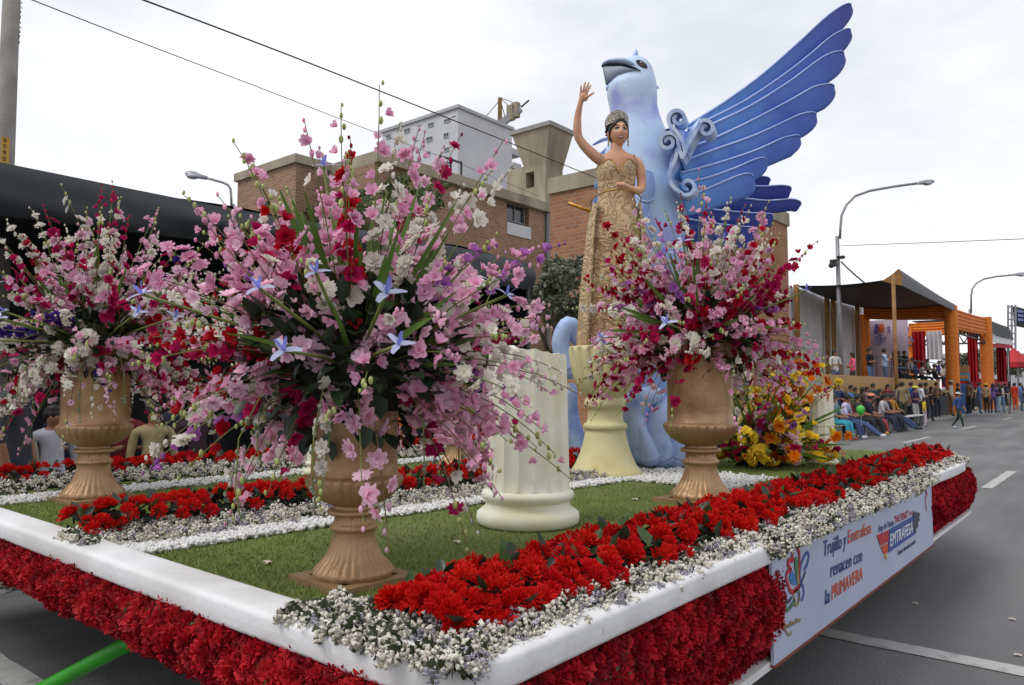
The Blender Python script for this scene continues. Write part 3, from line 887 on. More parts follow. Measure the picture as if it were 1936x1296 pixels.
def stroke(pts, r, mt, name='logo_line'):
    P = [zb(*p) for p in pts]; q = []
    for i in range(len(P) - 1):
        p0, p1, p2, p3 = P[max(i - 1, 0)], P[i], P[i + 1], P[min(i + 2, len(P) - 1)]
        for k in range(5):
            t = k / 5
            q.append(.5 * ((2 * p1) + (-p0 + p2) * t + (2 * p0 - 5 * p1 + 4 * p2 - p3) * t * t + (-p0 + 3 * p1 - 3 * p2 + p3) * t ** 3))
    q.append(P[-1])
    rows = [[], []]
    for i, p in enumerate(q):
        t = (q[min(i + 1, len(q) - 1)] - q[max(i - 1, 0)]); t = t.normalized() if t.length > 0 else Vector((0, 1, 0))
        s = t.cross(Vector((1, 0, 0))) * r
        rows[0].append(p - s); rows[1].append(p + s)
    m_ = MB(); m_.sheet(rows, (.0008, 0, 0)); return m_.build(name, mt, banner)
patch([(868, 366), (1042, 268), (1038, 402), (862, 524)], MT['print_navy'])
t_ = fit_text('EMTRAFESA', (874, 482), (1028, 384), (874, 398), MT['print_white']); t_.location.x += .0015
patch([(785, 405), (866, 370), (862, 448), (808, 474)], MT['print_red'])
patch([(811, 482), (860, 459), (857, 523), (831, 533)], MT['print_orange'])
patch([(836, 542), (856, 531), (849, 576)], MT['print_yellow'])
patch([(1028, 262), (1040, 238), (1052, 252), (1066, 246), (1078, 262), (1070, 282), (1076, 300), (1062, 318), (1066, 342), (1050, 362), (1052, 388), (1038, 398), (1034, 360), (1024, 330), (1034, 300)], MT['print_dark'], dx=.001)
fit_text('Siempre innovando su salud', (928, 542), (1048, 458), (928, 508), MT['print_dark'])
# butterfly emblem, flourish and small ornaments
stroke([(262, 745), (205, 790), (170, 700), (180, 650), (200, 640), (180, 600), (190, 570), (212, 575), (210, 510), (232, 478), (256, 520), (258, 600), (255, 700)], .0085, MT['print_red'])
patch([(200, 735), (188, 690), (205, 640), (232, 690), (240, 745)], MT['print_lblue'])
patch([(222, 560), (240, 550), (254, 640), (252, 735), (232, 680)], MT['print_green'])
patch([(236, 720), (244, 600), (258, 740)], MT['print_gold'], dx=.001)
stroke([(265, 745), (262, 640), (285, 560), (310, 520), (322, 545), (312, 600), (290, 640)], .006, MT['print_navy'])
stroke([(268, 735), (285, 690), (300, 650)], .005, MT['print_dark'])
stroke([(165, 800), (175, 860), (205, 830)], .006, MT['print_dark']); stroke([(165, 850), (170, 915), (200, 890), (225, 850)], .008, MT['print_green'])
stroke([(225, 850), (220, 800), (250, 780), (252, 860), (230, 880), (228, 840)], .006, MT['print_gold']); stroke([(262, 850), (255, 770), (278, 740), (288, 800), (275, 850)], .005, MT['print_navy'])
for k in range(9):
    a = 150 + 13 * k
    stroke([(a, 1050 - 7 * k), (a + 8, 1010 - 6 * k + (k % 3) * 9), (a + 14, 1040 - 8 * k)], .0035, MT['print_gold'])
stroke([(160, 1050), (190, 1085), (205, 1060)], .004, MT['print_gold'])
for k in range(5):
    stroke([(1050 + 11 * k, 150 - 8 * k), (1056 + 11 * k, 105 - 4 * k), (1060 + 11 * k, 135 - 7 * k)], .006, MT['print_gold'])
stroke([(1118, 60), (1122, 120), (1115, 170), (1124, 240)], .006, MT['print_red']); stroke([(1112, 90), (1128, 130)], .006, MT['print_red'])
stroke([(103, 640), (107, 680)], .004, MT['print_dark'])

# ---- tow bar
tb = MB(); a_ = atY(275, 1200, 1.42); b_ = atz(80, 1304, .16)
tb.tube([a_, a_ * .5 + b_ * .5, b_, b_ + (b_ - a_) * .8], .033, 12); tb.build('tow_bar', MT['tow_green'], fl, smooth=True)

# ---- turf fuzz, pebbles
def in_deck(n, y0=1.28, y1=8.4, x0=-5.0, x1=-1.5, bias=2.0):
    y = y0 + (y1 - y0) * RNG.uniform(0, 1, n) ** bias
    return RNG.uniform(x0, x1, n), y
n = 70000
X, Y = in_deck(n)
bt = (np.array([(-.0022, 0, 0), (.0022, 0, 0), (.004, .002, .013)]), np.array([(0, 1, 2)]), np.zeros(1, int))
me = scatter('turf_blades', [bt], np.stack([X, Y, np.full(n, DZ)], 1), rot_rand(n, .3), RNG.uniform(.7, 1.5, n), MT['blade'], smooth=False)
tag(put('turf_blades', me, fl, loc=-fl.location), kind='stuff')
def pebble_t(seed):
    r = random.Random(seed); b = MB(); b.ball((0, 0, 0), 1, 6, 4, (r.uniform(.8, 1.2), r.uniform(.7, 1.1), r.uniform(.5, .75)))
    V, F, Mi = b.tris(); V = V * (1 + np.array([[r.uniform(-.15, .15) for _ in range(3)] for _ in V])); return V, F, Mi
PEB = [pebble_t(s) for s in range(4)]
def pebbles(name, poly_fn, n, par):
    """poly_fn(u,v)->(x,y)"""
    P = np.array([poly_fn(a, b) for a, b in zip(RNG.uniform(0, 1, n) ** 1.5, RNG.uniform(0, 1, n))])
    Z = DZ + .005 + RNG.uniform(0, .016, n)
    me = scatter(name, PEB, np.column_stack([P, Z]), rot_rand(n, .6), .0105 * RNG.uniform(.7, 1.35, n), MT['pebble'])
    return tag(put(name, me, par, loc=-par.location), kind='stuff')
def cx(y): return -2.99 + .075 * (y - 1.2)      # right edge of the centre pebble strip
pebbles('pebble_strip', lambda u, v: (cx(1.27 + 3.6 * u) - .02 - .24 * v, 1.27 + 3.6 * u), 6500, fl)
pebbles('pebble_strip', lambda u, v: (-5.16 + .3 * v + .08 * u, 1.27 + 5 * u), 4200, fl)
pebbles('pebble_strip', lambda u, v: (-1.76 + .36 * v - .0 * u, 1.27 + (.08 + .42 * v) * u), 2600, fl)
pebbles('pebble_strip', lambda u, v: (-3.5 + 1.5 * v, 4.75 + .85 * u - .2 * v), 4000, fl)
for (px, py, lb) in [(862, 1026, 'fallen petal on the turf just left of the broken column'), (1200, 945, 'fallen petal on the turf below the pale pedestal'), (1290, 922, 'fallen petal left of the right golden urn'), (240, 952, 'fallen petal beside the left urn base'), (500, 1065, 'fallen petal left of the nearest urn plate'), (1731, 1142, 'white petal lying on the road right of the banner'), (1914, 1172, 'pale scrap on the road at the right edge'), (1925, 1240, 'pale scrap on the road near the bottom right corner')]:
    p = atz(px, py, DZ + .008 if 'road' not in lb else .008)
    q = MB(); q.sheet([[p + Vector((.018 * i - .02, .012 * j, .006 * ((i + j) % 2))) for i in range(3)] for j in range(3)])
    tag(q.build('fallen_petal', MT['litter'], smooth=True), lb, 'petal', 'fallen petals on the deck')

# ================================================================== carnation borders
def statice_t(seed):
    r = random.Random(seed); b = MB()
    b.cur = 1
    b.tube([(0, 0, -1.5), (.1, 0, 0), (.15 * r.uniform(-1, 1), .1, .9)], [.07, .06, .03], 4, caps=False)
    for k in range(6):
        a = r.uniform(0, 6.28); b.add([(0, 0, -.2), (1.1 * math.cos(a), 1.1 * math.sin(a), .15), (.95 * math.cos(a + .6), .95 * math.sin(a + .6), .45)], [(0, 1, 2)])
    b.cur = 0
    for k in range(13):
        a = r.uniform(0, 6.28); q = r.uniform(.1, .75); z = r.uniform(.1, 1.25)
        c = Vector((q * math.cos(a), q * math.sin(a), z)); s = r.uniform(.17, .34)
        u = Vector((r.uniform(-1, 1), r.uniform(-1, 1), r.uniform(-1, 1))).normalized(); v = u.orthogonal().normalized(); w_ = u.cross(v)
        b.add([c + v * s, c + w_ * s, c - v * s, c - w_ * s, c + u * s * 1.1, c - u * s * .4], [(0, 1, 4), (1, 2, 4), (2, 3, 4), (3, 0, 4), (1, 0, 5), (3, 2, 5)])
    return b.tris()
STAT = [statice_t(s) for s in range(5)]
STAT[4] = (STAT[4][0], STAT[4][1], np.where(STAT[4][2] == 0, 2, STAT[4][2]))
LEAF_ME = {}
for k, (l, w_) in enumerate([(1, .55), (1, .42), (1, .7)]):
    V, F, Mi = leaf_tmpl(l, w_, .14)
    for mn in ('leaf_dark', 'leaf_mid'):
        LEAF_ME[(mn, k)] = mesh_np('leaf', V, F, MT[mn])
def border(label, n_carn, carn_fn, stat_fn, n_stat, y0, y1, xm, hw, leaf_n=60, size=.044, stat_size=.024, limit=290):
    t = thing('carnation_border', label, 'flower border', (xm, y0, DZ), group='red carnation borders on the float')
    off = Vector(t.location)
    m_ = MB()
    rows = []
    for i in range(41):
        y = y0 + .04 + (y1 - y0 - .06) * i / 40
        e = min(1, .35 + i * .22) if i < 4 else 1
        rows.append([(xm + hw * 1.05 * math.cos(a), y, DZ - .01 + .088 * e * math.sin(a)) for a in [PI * k / 10 for k in range(11)]])
    m_.sheet(rows); m_.build('planting_mound', MT['soil'], t, smooth=True)
    pts = [carn_fn(k) for k in range(n_carn)]
    pts.sort(key=lambda q: (Vector(q[0]) - CAM).length)
    for k, (p, d) in enumerate(pts[:limit]):
        q = Vector(d).to_track_quat('Z', 'Y') @ Euler((0, 0, random.uniform(0, 6.28))).to_quaternion()
        put('carnation', random.choice(CARN_ME), t, Vector(p) - off, q, size * random.uniform(.8, 1.15))
    rest = pts[limit:]
    if rest:
        me = scatter('carnation_mass', [c.tris() for c in CARN], np.array([tuple(p) for p, d in rest]), rot_to([d for p, d in rest]), size * RNG.uniform(.8, 1.15, len(rest)), MT['carnation'], smooth=False)
        tag(put('carnation_mass', me, t, -off), kind='stuff')
    for k in range(leaf_n):
        p, d = carn_fn(k)
        d = Vector(d) + Vector((random.gauss(0, .5), random.gauss(0, .5), random.gauss(0, .3)))
        put('leaf', LEAF_ME[(random.choice(['leaf_mid', 'leaf_dark', 'leaf_dark']), k % 3)], t, Vector(p) - off - Vector((0, 0, .02)), d.to_track_quat('Y', 'Z'), random.uniform(.05, .085))
    # inner dark leaf filler and the statice edging are uncountable
    n = int(leaf_n * 9)
    P = []
    for k in range(n):
        p, d = carn_fn(k); P.append(Vector(p) - Vector(d).normalized() * random.uniform(.02, .06))
    me = scatter('leaf_filler', [(lambda q: (q[0], q[1], q[2]))(leaf_tmpl(1, .5, .1))], np.array([tuple(p) for p in P]), rot_rand(n, .9), RNG.uniform(.04, .07, n), MT['leaf_dark'], smooth=False)
    tag(put('leaf_filler', me, t, -off), kind='stuff')
    sp = [stat_fn(k) for k in range(n_stat)]
    me = scatter('statice_edging', STAT, np.array([tuple(p) for p, d in sp]), rot_to([d for p, d in sp]), stat_size * RNG.uniform(.7, 1.25, n_stat), [MT['statice'], MT['stem_green'], MT['statice_violet']], smooth=False)
    tag(put('statice_edging', me, t, -off), kind='stuff')
    return t
def mound_pt(xm, hw, y0, y1, h=.115, bias=1.0, front=.0):
    def f(k):
        u = random.random() ** bias
        y = y0 + (y1 - y0) * u
        a = random.uniform(.42, 2.75)
        d = Vector((math.cos(a), random.gauss(0, .25), math.sin(a) * 1.1 + .15))
        x = xm + hw * math.cos(a); z = DZ + .03 + h * math.sin(a) ** .8
        if y < y0 + .12:
            d.y -= .7; z -= .02
        return (x, y, z + random.gauss(0, .006)), d
    return f
def stat_right(k):
    u = random.random() ** 1.25; y = 1.2 + 6.15 * u
    v = random.random()
    x = -1.24 + (.175 if 2.8 < y < 5.75 else .12) * v; z = DZ + .062 - (.022 if 2.8 < y < 5.75 else .01) * v ** 2 + random.gauss(0, .008)
    d = Vector((.45 + .9 * v, random.gauss(-.1, .35), .8 - .75 * v))
    if k % 10 == 0:                    # tuft round the front corner
        a = random.random(); q_ = random.random(); x = -1.74 + .6 * a; y = 1.33 - .20 * q_ ** 1.4; z = DZ + .058 + .012 * random.random(); d = Vector((random.gauss(.1, .35), -.5 - .6 * q_, .55 - .4 * q_))
    return (x, y, z), d
border('thick red carnation border along the right edge above the banner', 520, mound_pt(-1.375, .195, 1.3, 7.3, .13, 1.25), stat_right, 2300, 1.25, 7.35, -1.385, .17, leaf_n=170, size=.046)
def stat_c(k):
    u = random.random() ** 1.2; y = 1.2 + 3.7 * u; v = random.random()
    x = cx(y) - .40 + .22 * v; z = DZ + .045 - .035 * v + random.gauss(0, .008)
    d = Vector((.7, random.gauss(0, .3), .8))
    if random.random() < .07: y = 1.24 - .06 * random.random(); x = -3.3 + .26 * random.random(); z = DZ + .05 * random.random() + .02; d = Vector((0, -1, .3))
    return (x, y, z), d
border('red carnation border across the middle of the deck behind the nearest urn', 250, mound_pt(-3.46, .17, 1.27, 5.0, .12, 1.1), stat_c, 1150, 1.24, 5.05, -3.5, .15, leaf_n=80)
def stat_l(k):
    y = 1.3 + 5.8 * random.random(); v = random.random()
    return (-5.42 + .27 * v, y, DZ + .085 - .06 * v), Vector((.7, random.gauss(0, .3), .8))
border('red carnation border along the far left side of the deck', 300, mound_pt(-5.62, .16, 1.3, 7.2, .11, 1.1), stat_l, 1100, 1.27, 7.25, -5.62, .15, leaf_n=60)

# ================================================================== urns
URN = [(56, 0), (58, 4), (58, 8), (55, 12), (49, 18), (41, 27), (35.5, 38), (31.5, 50), (30, 60), (31, 63), (34, 66), (34, 70), (30, 73), (28, 76), (28, 84), (31, 85.5), (37, 87), (38.5, 90), (37, 93), (30, 95), (29, 99),
       (34, 101), (44, 105), (54, 111), (62, 119), (67.5, 127), (70, 133), (70, 138), (67, 141), (64, 143), (62, 145), (61.5, 165), (61.5, 200), (62, 230), (63.5, 255), (66, 272), (71, 286), (76, 293), (77, 296), (74, 297), (69, 294), (62, 280), (58, 250), (0.5, 248)]
def urn(loc, s, label):
    t = thing('urn', label, 'urn', loc, random.uniform(-.1, .1), 'golden urns on the float')
    k = s / 297.0
    def seg(name, i0, i1, flu=None, n=112):
        pr = [(r * k, z * k + .022) for r, z in URN[i0:i1 + 1]]
        b = MB(); b.lathe(pr, n, (0, 0, 0), flu, caps=False)
        return b.build(name, MT['urn_gold'], t, smooth=True, world=False, auto=60)
    def fl_foot(i, a): return 1 - (.055 * (1 - abs(math.sin(14 * a))) ** 1.3 if 2 <= i <= 6 else 0)
    def fl_bowl(i, a): return 1 - (.05 * (1 - abs(math.sin(15 * a))) ** 1.3 if 1 <= i <= 6 else 0)
    def rope(i, a): return 1 + (.025 * math.sin(26 * a + i) if 2 <= i <= 4 else 0)
    seg('foot', 0, 9, fl_foot); seg('stem_ring', 9, 21, rope); seg('fluted_bowl', 20, 29, fl_bowl); seg('bell', 29, 43, None, 64)
    pl = MB(); q = 66 * k
    for sx_, sy_, dx, dy in ((2 * q, .3 * q, 0, -.85 * q), (2 * q, .3 * q, 0, .85 * q), (.3 * q, 1.4 * q, -.85 * q, 0), (.3 * q, 1.4 * q, .85 * q, 0)):
        pl.box((dx, dy, .011), (sx_, sy_, .022))
    pl.box((0, 0, .006), (1.395 * q, 1.395 * q, .011))
    pl.build('base_plate', MT['urn_plate'], t, world=False)
    return t
U_near = atz(668, 1098, DZ); U_left = atz(175, 945, DZ); U_right = atz(1326, 948, DZ); U_back = atz(862, 885, DZ)
urn(U_near, .70, 'large golden urn nearest the camera, under the biggest bouquet'); urn(U_left, .875, 'golden urn at the left, behind the middle carnation border')
urn(U_right, .90, 'golden urn right of the pale pedestal'); urn(U_back, .78, 'golden urn mostly hidden behind the nearest bouquet')

# ================================================================== columns and pedestal
def column(loc, s, label, h, cut=(0, 0), name='broken_column', nfl=18):
    """fluted column stump; s = base radius, h = total height, cut = slope of the broken top along (right, depth)"""
    t = thing(name, label, 'column', loc, 0, 'pale broken columns')
    r = s
    b = MB(); b.lathe([(.93 * r, 0), (1.0 * r, .05 * r), (1.02 * r, .14 * r), (1.0 * r, .24 * r), (.92 * r, .30 * r), (.84 * r, .36 * r), (.82 * r, .46 * r), (.88 * r, .50 * r), (.92 * r, .56 * r), (.90 * r, .64 * r), (.82 * r, .69 * r), (.7 * r, .70 * r)], 64)
    b.build('base', MT['plaster'], t, smooth=True, world=False, auto=60)
    b = MB(); n = nfl * 8; rows = []
    z0 = .69 * r
    lv = 24
    for i in range(lv + 1):
        u = i / lv; row = []
        for k in range(n):
            a = 2 * PI * k / n
            fl_ = 1 - .07 * abs(math.sin(nfl * a / 2)) ** .7 * (1 if u > .03 else .2)
            rad = r * (.83 - .05 * u) * fl_
            x, y = rad * math.cos(a), rad * math.sin(a)
            ztop = h + cut[0] * (x * RT.x + y * RT.y) + cut[1] * (x * FH.x + y * FH.y) + .004 * math.sin(7 * a) + .003 * math.sin(17 * a + 1)
            row.append((x, y, z0 + (ztop - z0) * u))
        rows.append(row + [row[0]])
    b.sheet(rows)
    top = rows[-1][:-1]; cz = sum(p[2] for p in top) / len(top)
    inner = [(p[0] * .6, p[1] * .6, p[2] - .004 + random.gauss(0, .003)) for p in top]
    b.add(top + inner + [(0, 0, cz - .02)], [(k, (k + 1) % n, n + (k + 1) % n, n + k) for k in range(n)] + [(n + k, n + (k + 1) % n, 2 * n) for k in range(n)])
    b.build('fluted_shaft', MT['plaster'], t, smooth=True, world=False, auto=55)
    return t
P_c = atz(998, 990, DZ)
column(P_c, .245, 'thick fluted pale column stump with a slanting broken top', .835, (-.13, .01), nfl=17)
column(atz(612, 897, DZ), .15, 'slim pale column half hidden behind the nearest urn', .62, (-.3, 0))
column(atz(1556, 877, DZ), .125, 'small pale column beside the yellow flowers', .61, (.35, 0), nfl=12)
PED = atz(1145, 900, DZ)
pd = thing('pedestal', 'pale yellow goblet shaped pedestal the woman stands on', 'pedestal', PED, 0)
kp = 5.5 / 1420
prof = [(70, 0), (71, 6), (66, 12), (58, 24), (50, 42), (44, 60), (40, 78), (38, 88), (42, 91), (43, 96), (41, 100), (36, 103), (34, 110), (34, 126), (36, 130), (40, 133), (41, 141), (38, 149), (36, 152)]
b = MB(); b.lathe([(r * kp, z * kp) for r, z in prof], 64, caps=False); b.build('flared_foot', MT['plaster_yellow'], pd, smooth=True, world=False, auto=60)
prof = [(36, 151), (44, 158), (54, 172), (61, 190), (66, 210), (69, 228), (70.5, 240), (70, 247), (66, 249), (.5, 249)]
b = MB(); b.lathe([(r * kp, z * kp) for r, z in prof], 144, caps=False, flute=lambda i, a: 1 - (.07 * (1 - abs(math.sin(9 * a))) ** 1.5 if 0 < i < 7 else 0)); b.build('fluted_bowl', MT['plaster_yellow'], pd, smooth=True, world=False, auto=60)
PED_TOP = PED.z + 249 * kp
# ================================================================== bouquets
PET = {}
def petal_mat_(k, c, c2, t=.45):
    PET[k] = mat('petal_' + k, c, c2, scale=40, rough=.6, rnd=.17, transl=t, spec=.2)
petal_mat_('pink', srgb(242, 196, 218), srgb(230, 164, 198)); petal_mat_('pale_pink', srgb(244, 212, 226), srgb(234, 190, 212))
petal_mat_('white', srgb(240, 236, 228), srgb(226, 220, 206)); petal_mat_('red', srgb(196, 14, 44), srgb(164, 8, 34)); petal_mat_('magenta', srgb(198, 30, 100), srgb(170, 18, 80))
petal_mat_('lilac', srgb(196, 130, 200), srgb(176, 104, 186)); petal_mat_('violet', srgb(92, 60, 160), srgb(70, 44, 130)); petal_mat_('iris', srgb(150, 156, 224), srgb(120, 126, 206))
petal_mat_('iris_pale', srgb(206, 212, 238), srgb(186, 192, 228)); petal_mat_('yellow', srgb(246, 222, 84), srgb(236, 202, 50)); petal_mat_('orange', srgb(240, 146, 34), srgb(222, 116, 20))
petal_mat_('cream', srgb(238, 226, 176), srgb(222, 206, 146)); petal_mat_('crimson', srgb(150, 10, 50), srgb(120, 6, 36)); petal_mat_('peach', srgb(240, 196, 160), srgb(228, 170, 134))
mk('bud_green', srgb(176, 182, 116), srgb(150, 158, 92), scale=20, rough=.6)
mk('stem', srgb(118, 128, 62), srgb(92, 104, 46), scale=10, rough=.6)
mk('stem_brown', srgb(120, 92, 66), srgb(98, 74, 52), scale=10, rough=.7)
mk('berry', srgb(138, 144, 126), srgb(110, 118, 100), scale=20, rough=.6)
mk('blade_leaf', srgb(98, 130, 56), srgb(78, 108, 42), scale=6, rough=.5, rnd=.15, transl=.15)

def petal(b, a, r0, ln, wd, lift, curl, n=3, ruff=0.0, r=random):
    """one petal leaving the axis at angle a: rises by lift and curls outward"""
    ca, sa = math.cos(a), math.sin(a)
    rows = []
    for i in range(n + 1):
        u = i / n
        rad = r0 + ln * (u * math.cos(lift) + curl * u * u * .5)
        z = ln * (u * math.sin(lift) - curl * u * u * .35)
        w = wd * math.sin(PI * (.14 + .74 * u)) ** .8
        row = []
        for s in (-1, 0, 1):
            zz = z + (abs(s) * .10 * wd) + r.uniform(-ruff, ruff) * (u > .6)
            x, y = rad, s * w / 2
            row.append((x * ca - y * sa, x * sa + y * ca, zz))
        rows.append(row)
    b.sheet(rows)
def bl_cup(seed):      # open cup blossom (larkspur, stock, lisianthus)
    r = random.Random(seed); b = MB()
    for k in range(6): petal(b, k * PI / 3 + r.uniform(-.2, .2), .05, 1.0, .95, .75 + r.uniform(-.2, .2), .55, 3, .08, r)
    for k in range(4): petal(b, k * PI / 2 + .5 + r.uniform(-.2, .2), .03, .7, .6, 1.1, .2, 2, .08, r)
    return b
def bl_bell(seed):     # half closed bell
    r = random.Random(seed); b = MB()
    for k in range(6): petal(b, k * PI / 3 + r.uniform(-.15, .15), .06, 1.05, .7, 1.15 + r.uniform(-.12, .12), .45, 3, .05, r)
    return b
def bl_ruffle(seed):   # doubled ruffled head
    r = random.Random(seed); b = MB()
    for l, (n, ln, lf) in enumerate(((7, 1.0, .25), (6, .85, .7), (4, .6, 1.1))):
        for k in range(n): petal(b, 2 * PI * k / n + l * .5 + r.uniform(-.2, .2), .03, ln, .85, lf + r.uniform(-.15, .15), .4, 2, .14, r)
    return b
def bl_rose(seed):
    r = random.Random(seed); b = MB()
    for l, (n, ln, lf, cu) in enumerate(((6, 1.0, .55, .45), (5, .85, .95, .15), (4, .7, 1.25, -.1), (3, .55, 1.4, -.3))):
        for k in range(n): petal(b, 2 * PI * k / n + l * .6, .06, ln, 1.0, lf, cu, 3, .03, r)
    return b
def bl_iris(seed):     # three falls (material 0), three standards (1), yellow tongue (2)
    r = random.Random(seed); b = MB()
    for k in range(3):
        b.cur = 0; petal(b, 2 * PI * k / 3 + r.uniform(-.1, .1), .05, 1.2, .75, .55, 1.15, 4, .06, r)
        b.cur = 1; petal(b, 2 * PI * k / 3 + 1.05 + r.uniform(-.15, .15), .03, 1.5, .46, 1.25, .18, 4, .06, r)
        b.cur = 2; petal(b, 2 * PI * k / 3, .1, .62, .18, .5, .5, 2, 0, r)
    return b
BLM = {}
for c in PET:
    for ty, fn in (('cup', bl_cup), ('bell', bl_bell), ('ruffle', bl_ruffle), ('rose', bl_rose)):
        for s in range(2):
            BLM[(c, ty, s)] = None
def blossom_mesh(c, ty, s):
    if BLM[(c, ty, s)] is None:
        BLM[(c, ty, s)] = {'cup': bl_cup, 'bell': bl_bell, 'ruffle': bl_ruffle, 'rose': bl_rose}[ty](s + 3).mesh('blossom', PET[c], smooth=True)
    return BLM[(c, ty, s)]
BL_T = {(ty, s): fn(s + 3).tris() for ty, fn in (('cup', bl_cup), ('bell', bl_bell), ('ruffle', bl_ruffle), ('rose', bl_rose)) for s in range(2)}
IRIS_ME = [bl_iris(s).mesh('iris', [PET['iris_pale'], PET['iris'], PET['yellow']], smooth=True) for s in range(3)]

def bez(p0, p1, p2, t):
    return p0 * (1 - t) ** 2 + p1 * 2 * t * (1 - t) + p2 * t * t

def bouquet(name, label, cen, specs, leaves, blades, irises, berries, limit=290, seed=1, rscale=1.0, bsize=.027, leaf_r=(.30, .30, .20), group='flower bouquets in golden urns', leaf_objs=150, dark='leaf_dark'):
    """specs: list of (direction, length, colour, type, n_blossoms, droop)"""
    R = random.Random(seed)
    t = thing(name, label, 'bouquet', cen, 0, group)
    C0 = Vector(cen)
    allb = []
    for (d, L, colr, ty, nb, droop) in specs:
        d = Vector(d).normalized()
        p0 = Vector((d.x * .06, d.y * .06, -.04))
        end = d * L + Vector((0, 0, -droop * L))
        mid = d * L * .55 + Vector((R.gauss(0, .03), R.gauss(0, .03), .10 * L if d.z < .6 else 0))
        pts = [bez(p0, mid, end, i / 9) for i in range(10)]
        st = MB(); st.cur = 0
        st.tube(pts, [.0034 * (1 - .55 * i / 9) for i in range(10)], 5, caps=False)
        # small buds to the tip
        st.cur = 1
        nbud = R.randint(3, 5)
        for k in range(nbud):
            u = .88 + .12 * k / max(1, nbud - 1)
            p = bez(p0, mid, end, u) + Vector((R.gauss(0, .005), R.gauss(0, .005), R.gauss(0, .005)))
            st.ball(p, .0068 * (1.25 - .7 * k / nbud), 6, 4, (1, 1, 1.7))
        so_ = st.mesh('flower_stem', [MT['stem'] if R.random() < .6 else MT['stem_brown'], MT['bud_green'] if R.random() < .42 else PET[colr]], smooth=True)
        sob = put('flower_stem', so_, t)
        for k in range(nb):
            u = .40 + .50 * (k + R.uniform(-.3, .3)) / max(1, nb - 1) if nb > 1 else .97
            u = min(.97, max(.3, u))
            p = bez(p0, mid, end, u); tg = (bez(p0, mid, end, u + .02) - p).normalized()
            o = Vector((R.gauss(0, 1), R.gauss(0, 1), R.gauss(0, 1))); o = (o - tg * o.dot(tg)).normalized()
            sz = bsize * R.uniform(.8, 1.2) * (1.12 - .5 * max(0, u - .5))
            q = p + o * .026 * R.uniform(.5, 1.3) * (bsize / .030)
            dr = (o * 1.0 + tg * .45 + d * .3)
            cl2 = colr
            if R.random() < .10: cl2 = R.choice(['pale_pink', 'white', colr])
            allb.append((q, dr, sz, cl2, 'bell' if (ty == 'mix' and (u > .78 or R.random() < .35)) else ('cup' if ty == 'mix' else ty), R.randint(0, 1), sob))
    cl = CAM - C0
    # largest in the picture: the nearest ones; the rest form one mass
    allb.sort(key=lambda q: (q[0] - cl).length)
    for (q, dr, sz, cc, ty, s, sob) in allb[:limit]:
        rot = Vector(dr).to_track_quat('Z', 'Y') @ Euler((0, 0, R.uniform(0, 6.28))).to_quaternion()
        put('blossom', blossom_mesh(cc, ty, s), sob, q, rot, sz)
    rest = allb[limit:]
    if rest:
        cols = sorted(set(r_[3] for r_ in rest)); keys = list(BL_T)
        tm = []; idx = {}
        for ci, c in enumerate(cols):
            for k in keys:
                V, F, Mi = BL_T[k]; idx[(c, k)] = len(tm); tm.append((V, F, np.full(len(F), ci)))
        me = scatter('blossom_mass', tm, np.array([tuple(r_[0]) for r_ in rest]), rot_to([r_[1] for r_ in rest]), np.array([r_[2] for r_ in rest]), [PET[c] for c in cols], True, [idx[(r_[3], (r_[4], r_[5]))] for r_ in rest])
        tag(put('blossom_mass', me, t), kind='stuff')
    # dark leaves: a dense dome
    P, D = [], []
    for k in range(leaves):
        d = Vector((R.gauss(0, 1), R.gauss(0, 1), R.gauss(0, 1) * .9 + .25)).normalized()
        q = R.uniform(.25, 1.0) ** .6
        P.append(Vector((d.x * leaf_r[0] * q, d.y * leaf_r[1] * q, d.z * leaf_r[2] * q + .03))); D.append(d + Vector((R.gauss(0, .5), R.gauss(0, .5), R.gauss(0, .5))))
    order = sorted(range(leaves), key=lambda i: (P[i] - cl).length)
    for i in order[:leaf_objs]:
        put('leaf', LEAF_ME[('leaf_mid' if R.random() < .10 else dark, i % 3)], t, P[i], D[i].to_track_quat('Y', 'Z'), R.uniform(.055, .095))
    rs = order[leaf_objs:]
    if rs:
        RR = np.empty((len(rs), 3, 3))
        for k, i in enumerate(rs): RR[k] = np.array(D[i].to_track_quat('Y', 'Z').to_matrix())
        me = scatter('leaf_mass', [leaf_tmpl(1, .55, .14), leaf_tmpl(1, .7, .1)], np.array([tuple(P[i]) for i in rs]), RR, RNG.uniform(.055, .10, len(rs)), MT[dark])
        tag(put('leaf_mass', me, t), kind='stuff')
    core = MB(); core.ball((0, 0, .0), 1, 14, 8, (leaf_r[0] * .55, leaf_r[1] * .55, leaf_r[2] * .6)); core.build('foam_core', MT['soil'], t, smooth=True, world=False)
    for (d, L, w_) in blades:
        d = Vector(d).normalized(); b = MB(); rows = []
        side = d.cross(FH).normalized(); side = (side + FH * R.uniform(-.5, .5)).normalized()
        for i in range(8):
            u = i / 7; wv = w_ * math.sin(PI * (.1 + .88 * u)) ** .6
            p = d * L * u + Vector((0, 0, -.12 * L * u * u * (1 - d.z)))
            rows.append([p - side * wv / 2, p + FH * wv * .12, p + side * wv / 2])
        b.sheet(rows); b.build('blade_leaf', MT['blade_leaf'], t, smooth=True, world=False)
    for (d, L) in irises:
        d = Vector(d).normalized(); e = d * L
        b = MB(); b.tube([d * .05, d * L * .5 + Vector((0, 0, .02)), e], [.006, .0055, .005], 6); s_ = b.build('iris_stem', MT['stem'], t, smooth=True, world=False)
        put('iris', IRIS_ME[R.randint(0, 2)], s_, e, (d * .5 + ZZ * .7 + (CAM - C0).normalized() * .25).to_track_quat('Z', 'Y'), .030 * R.uniform(.8, 1.15))
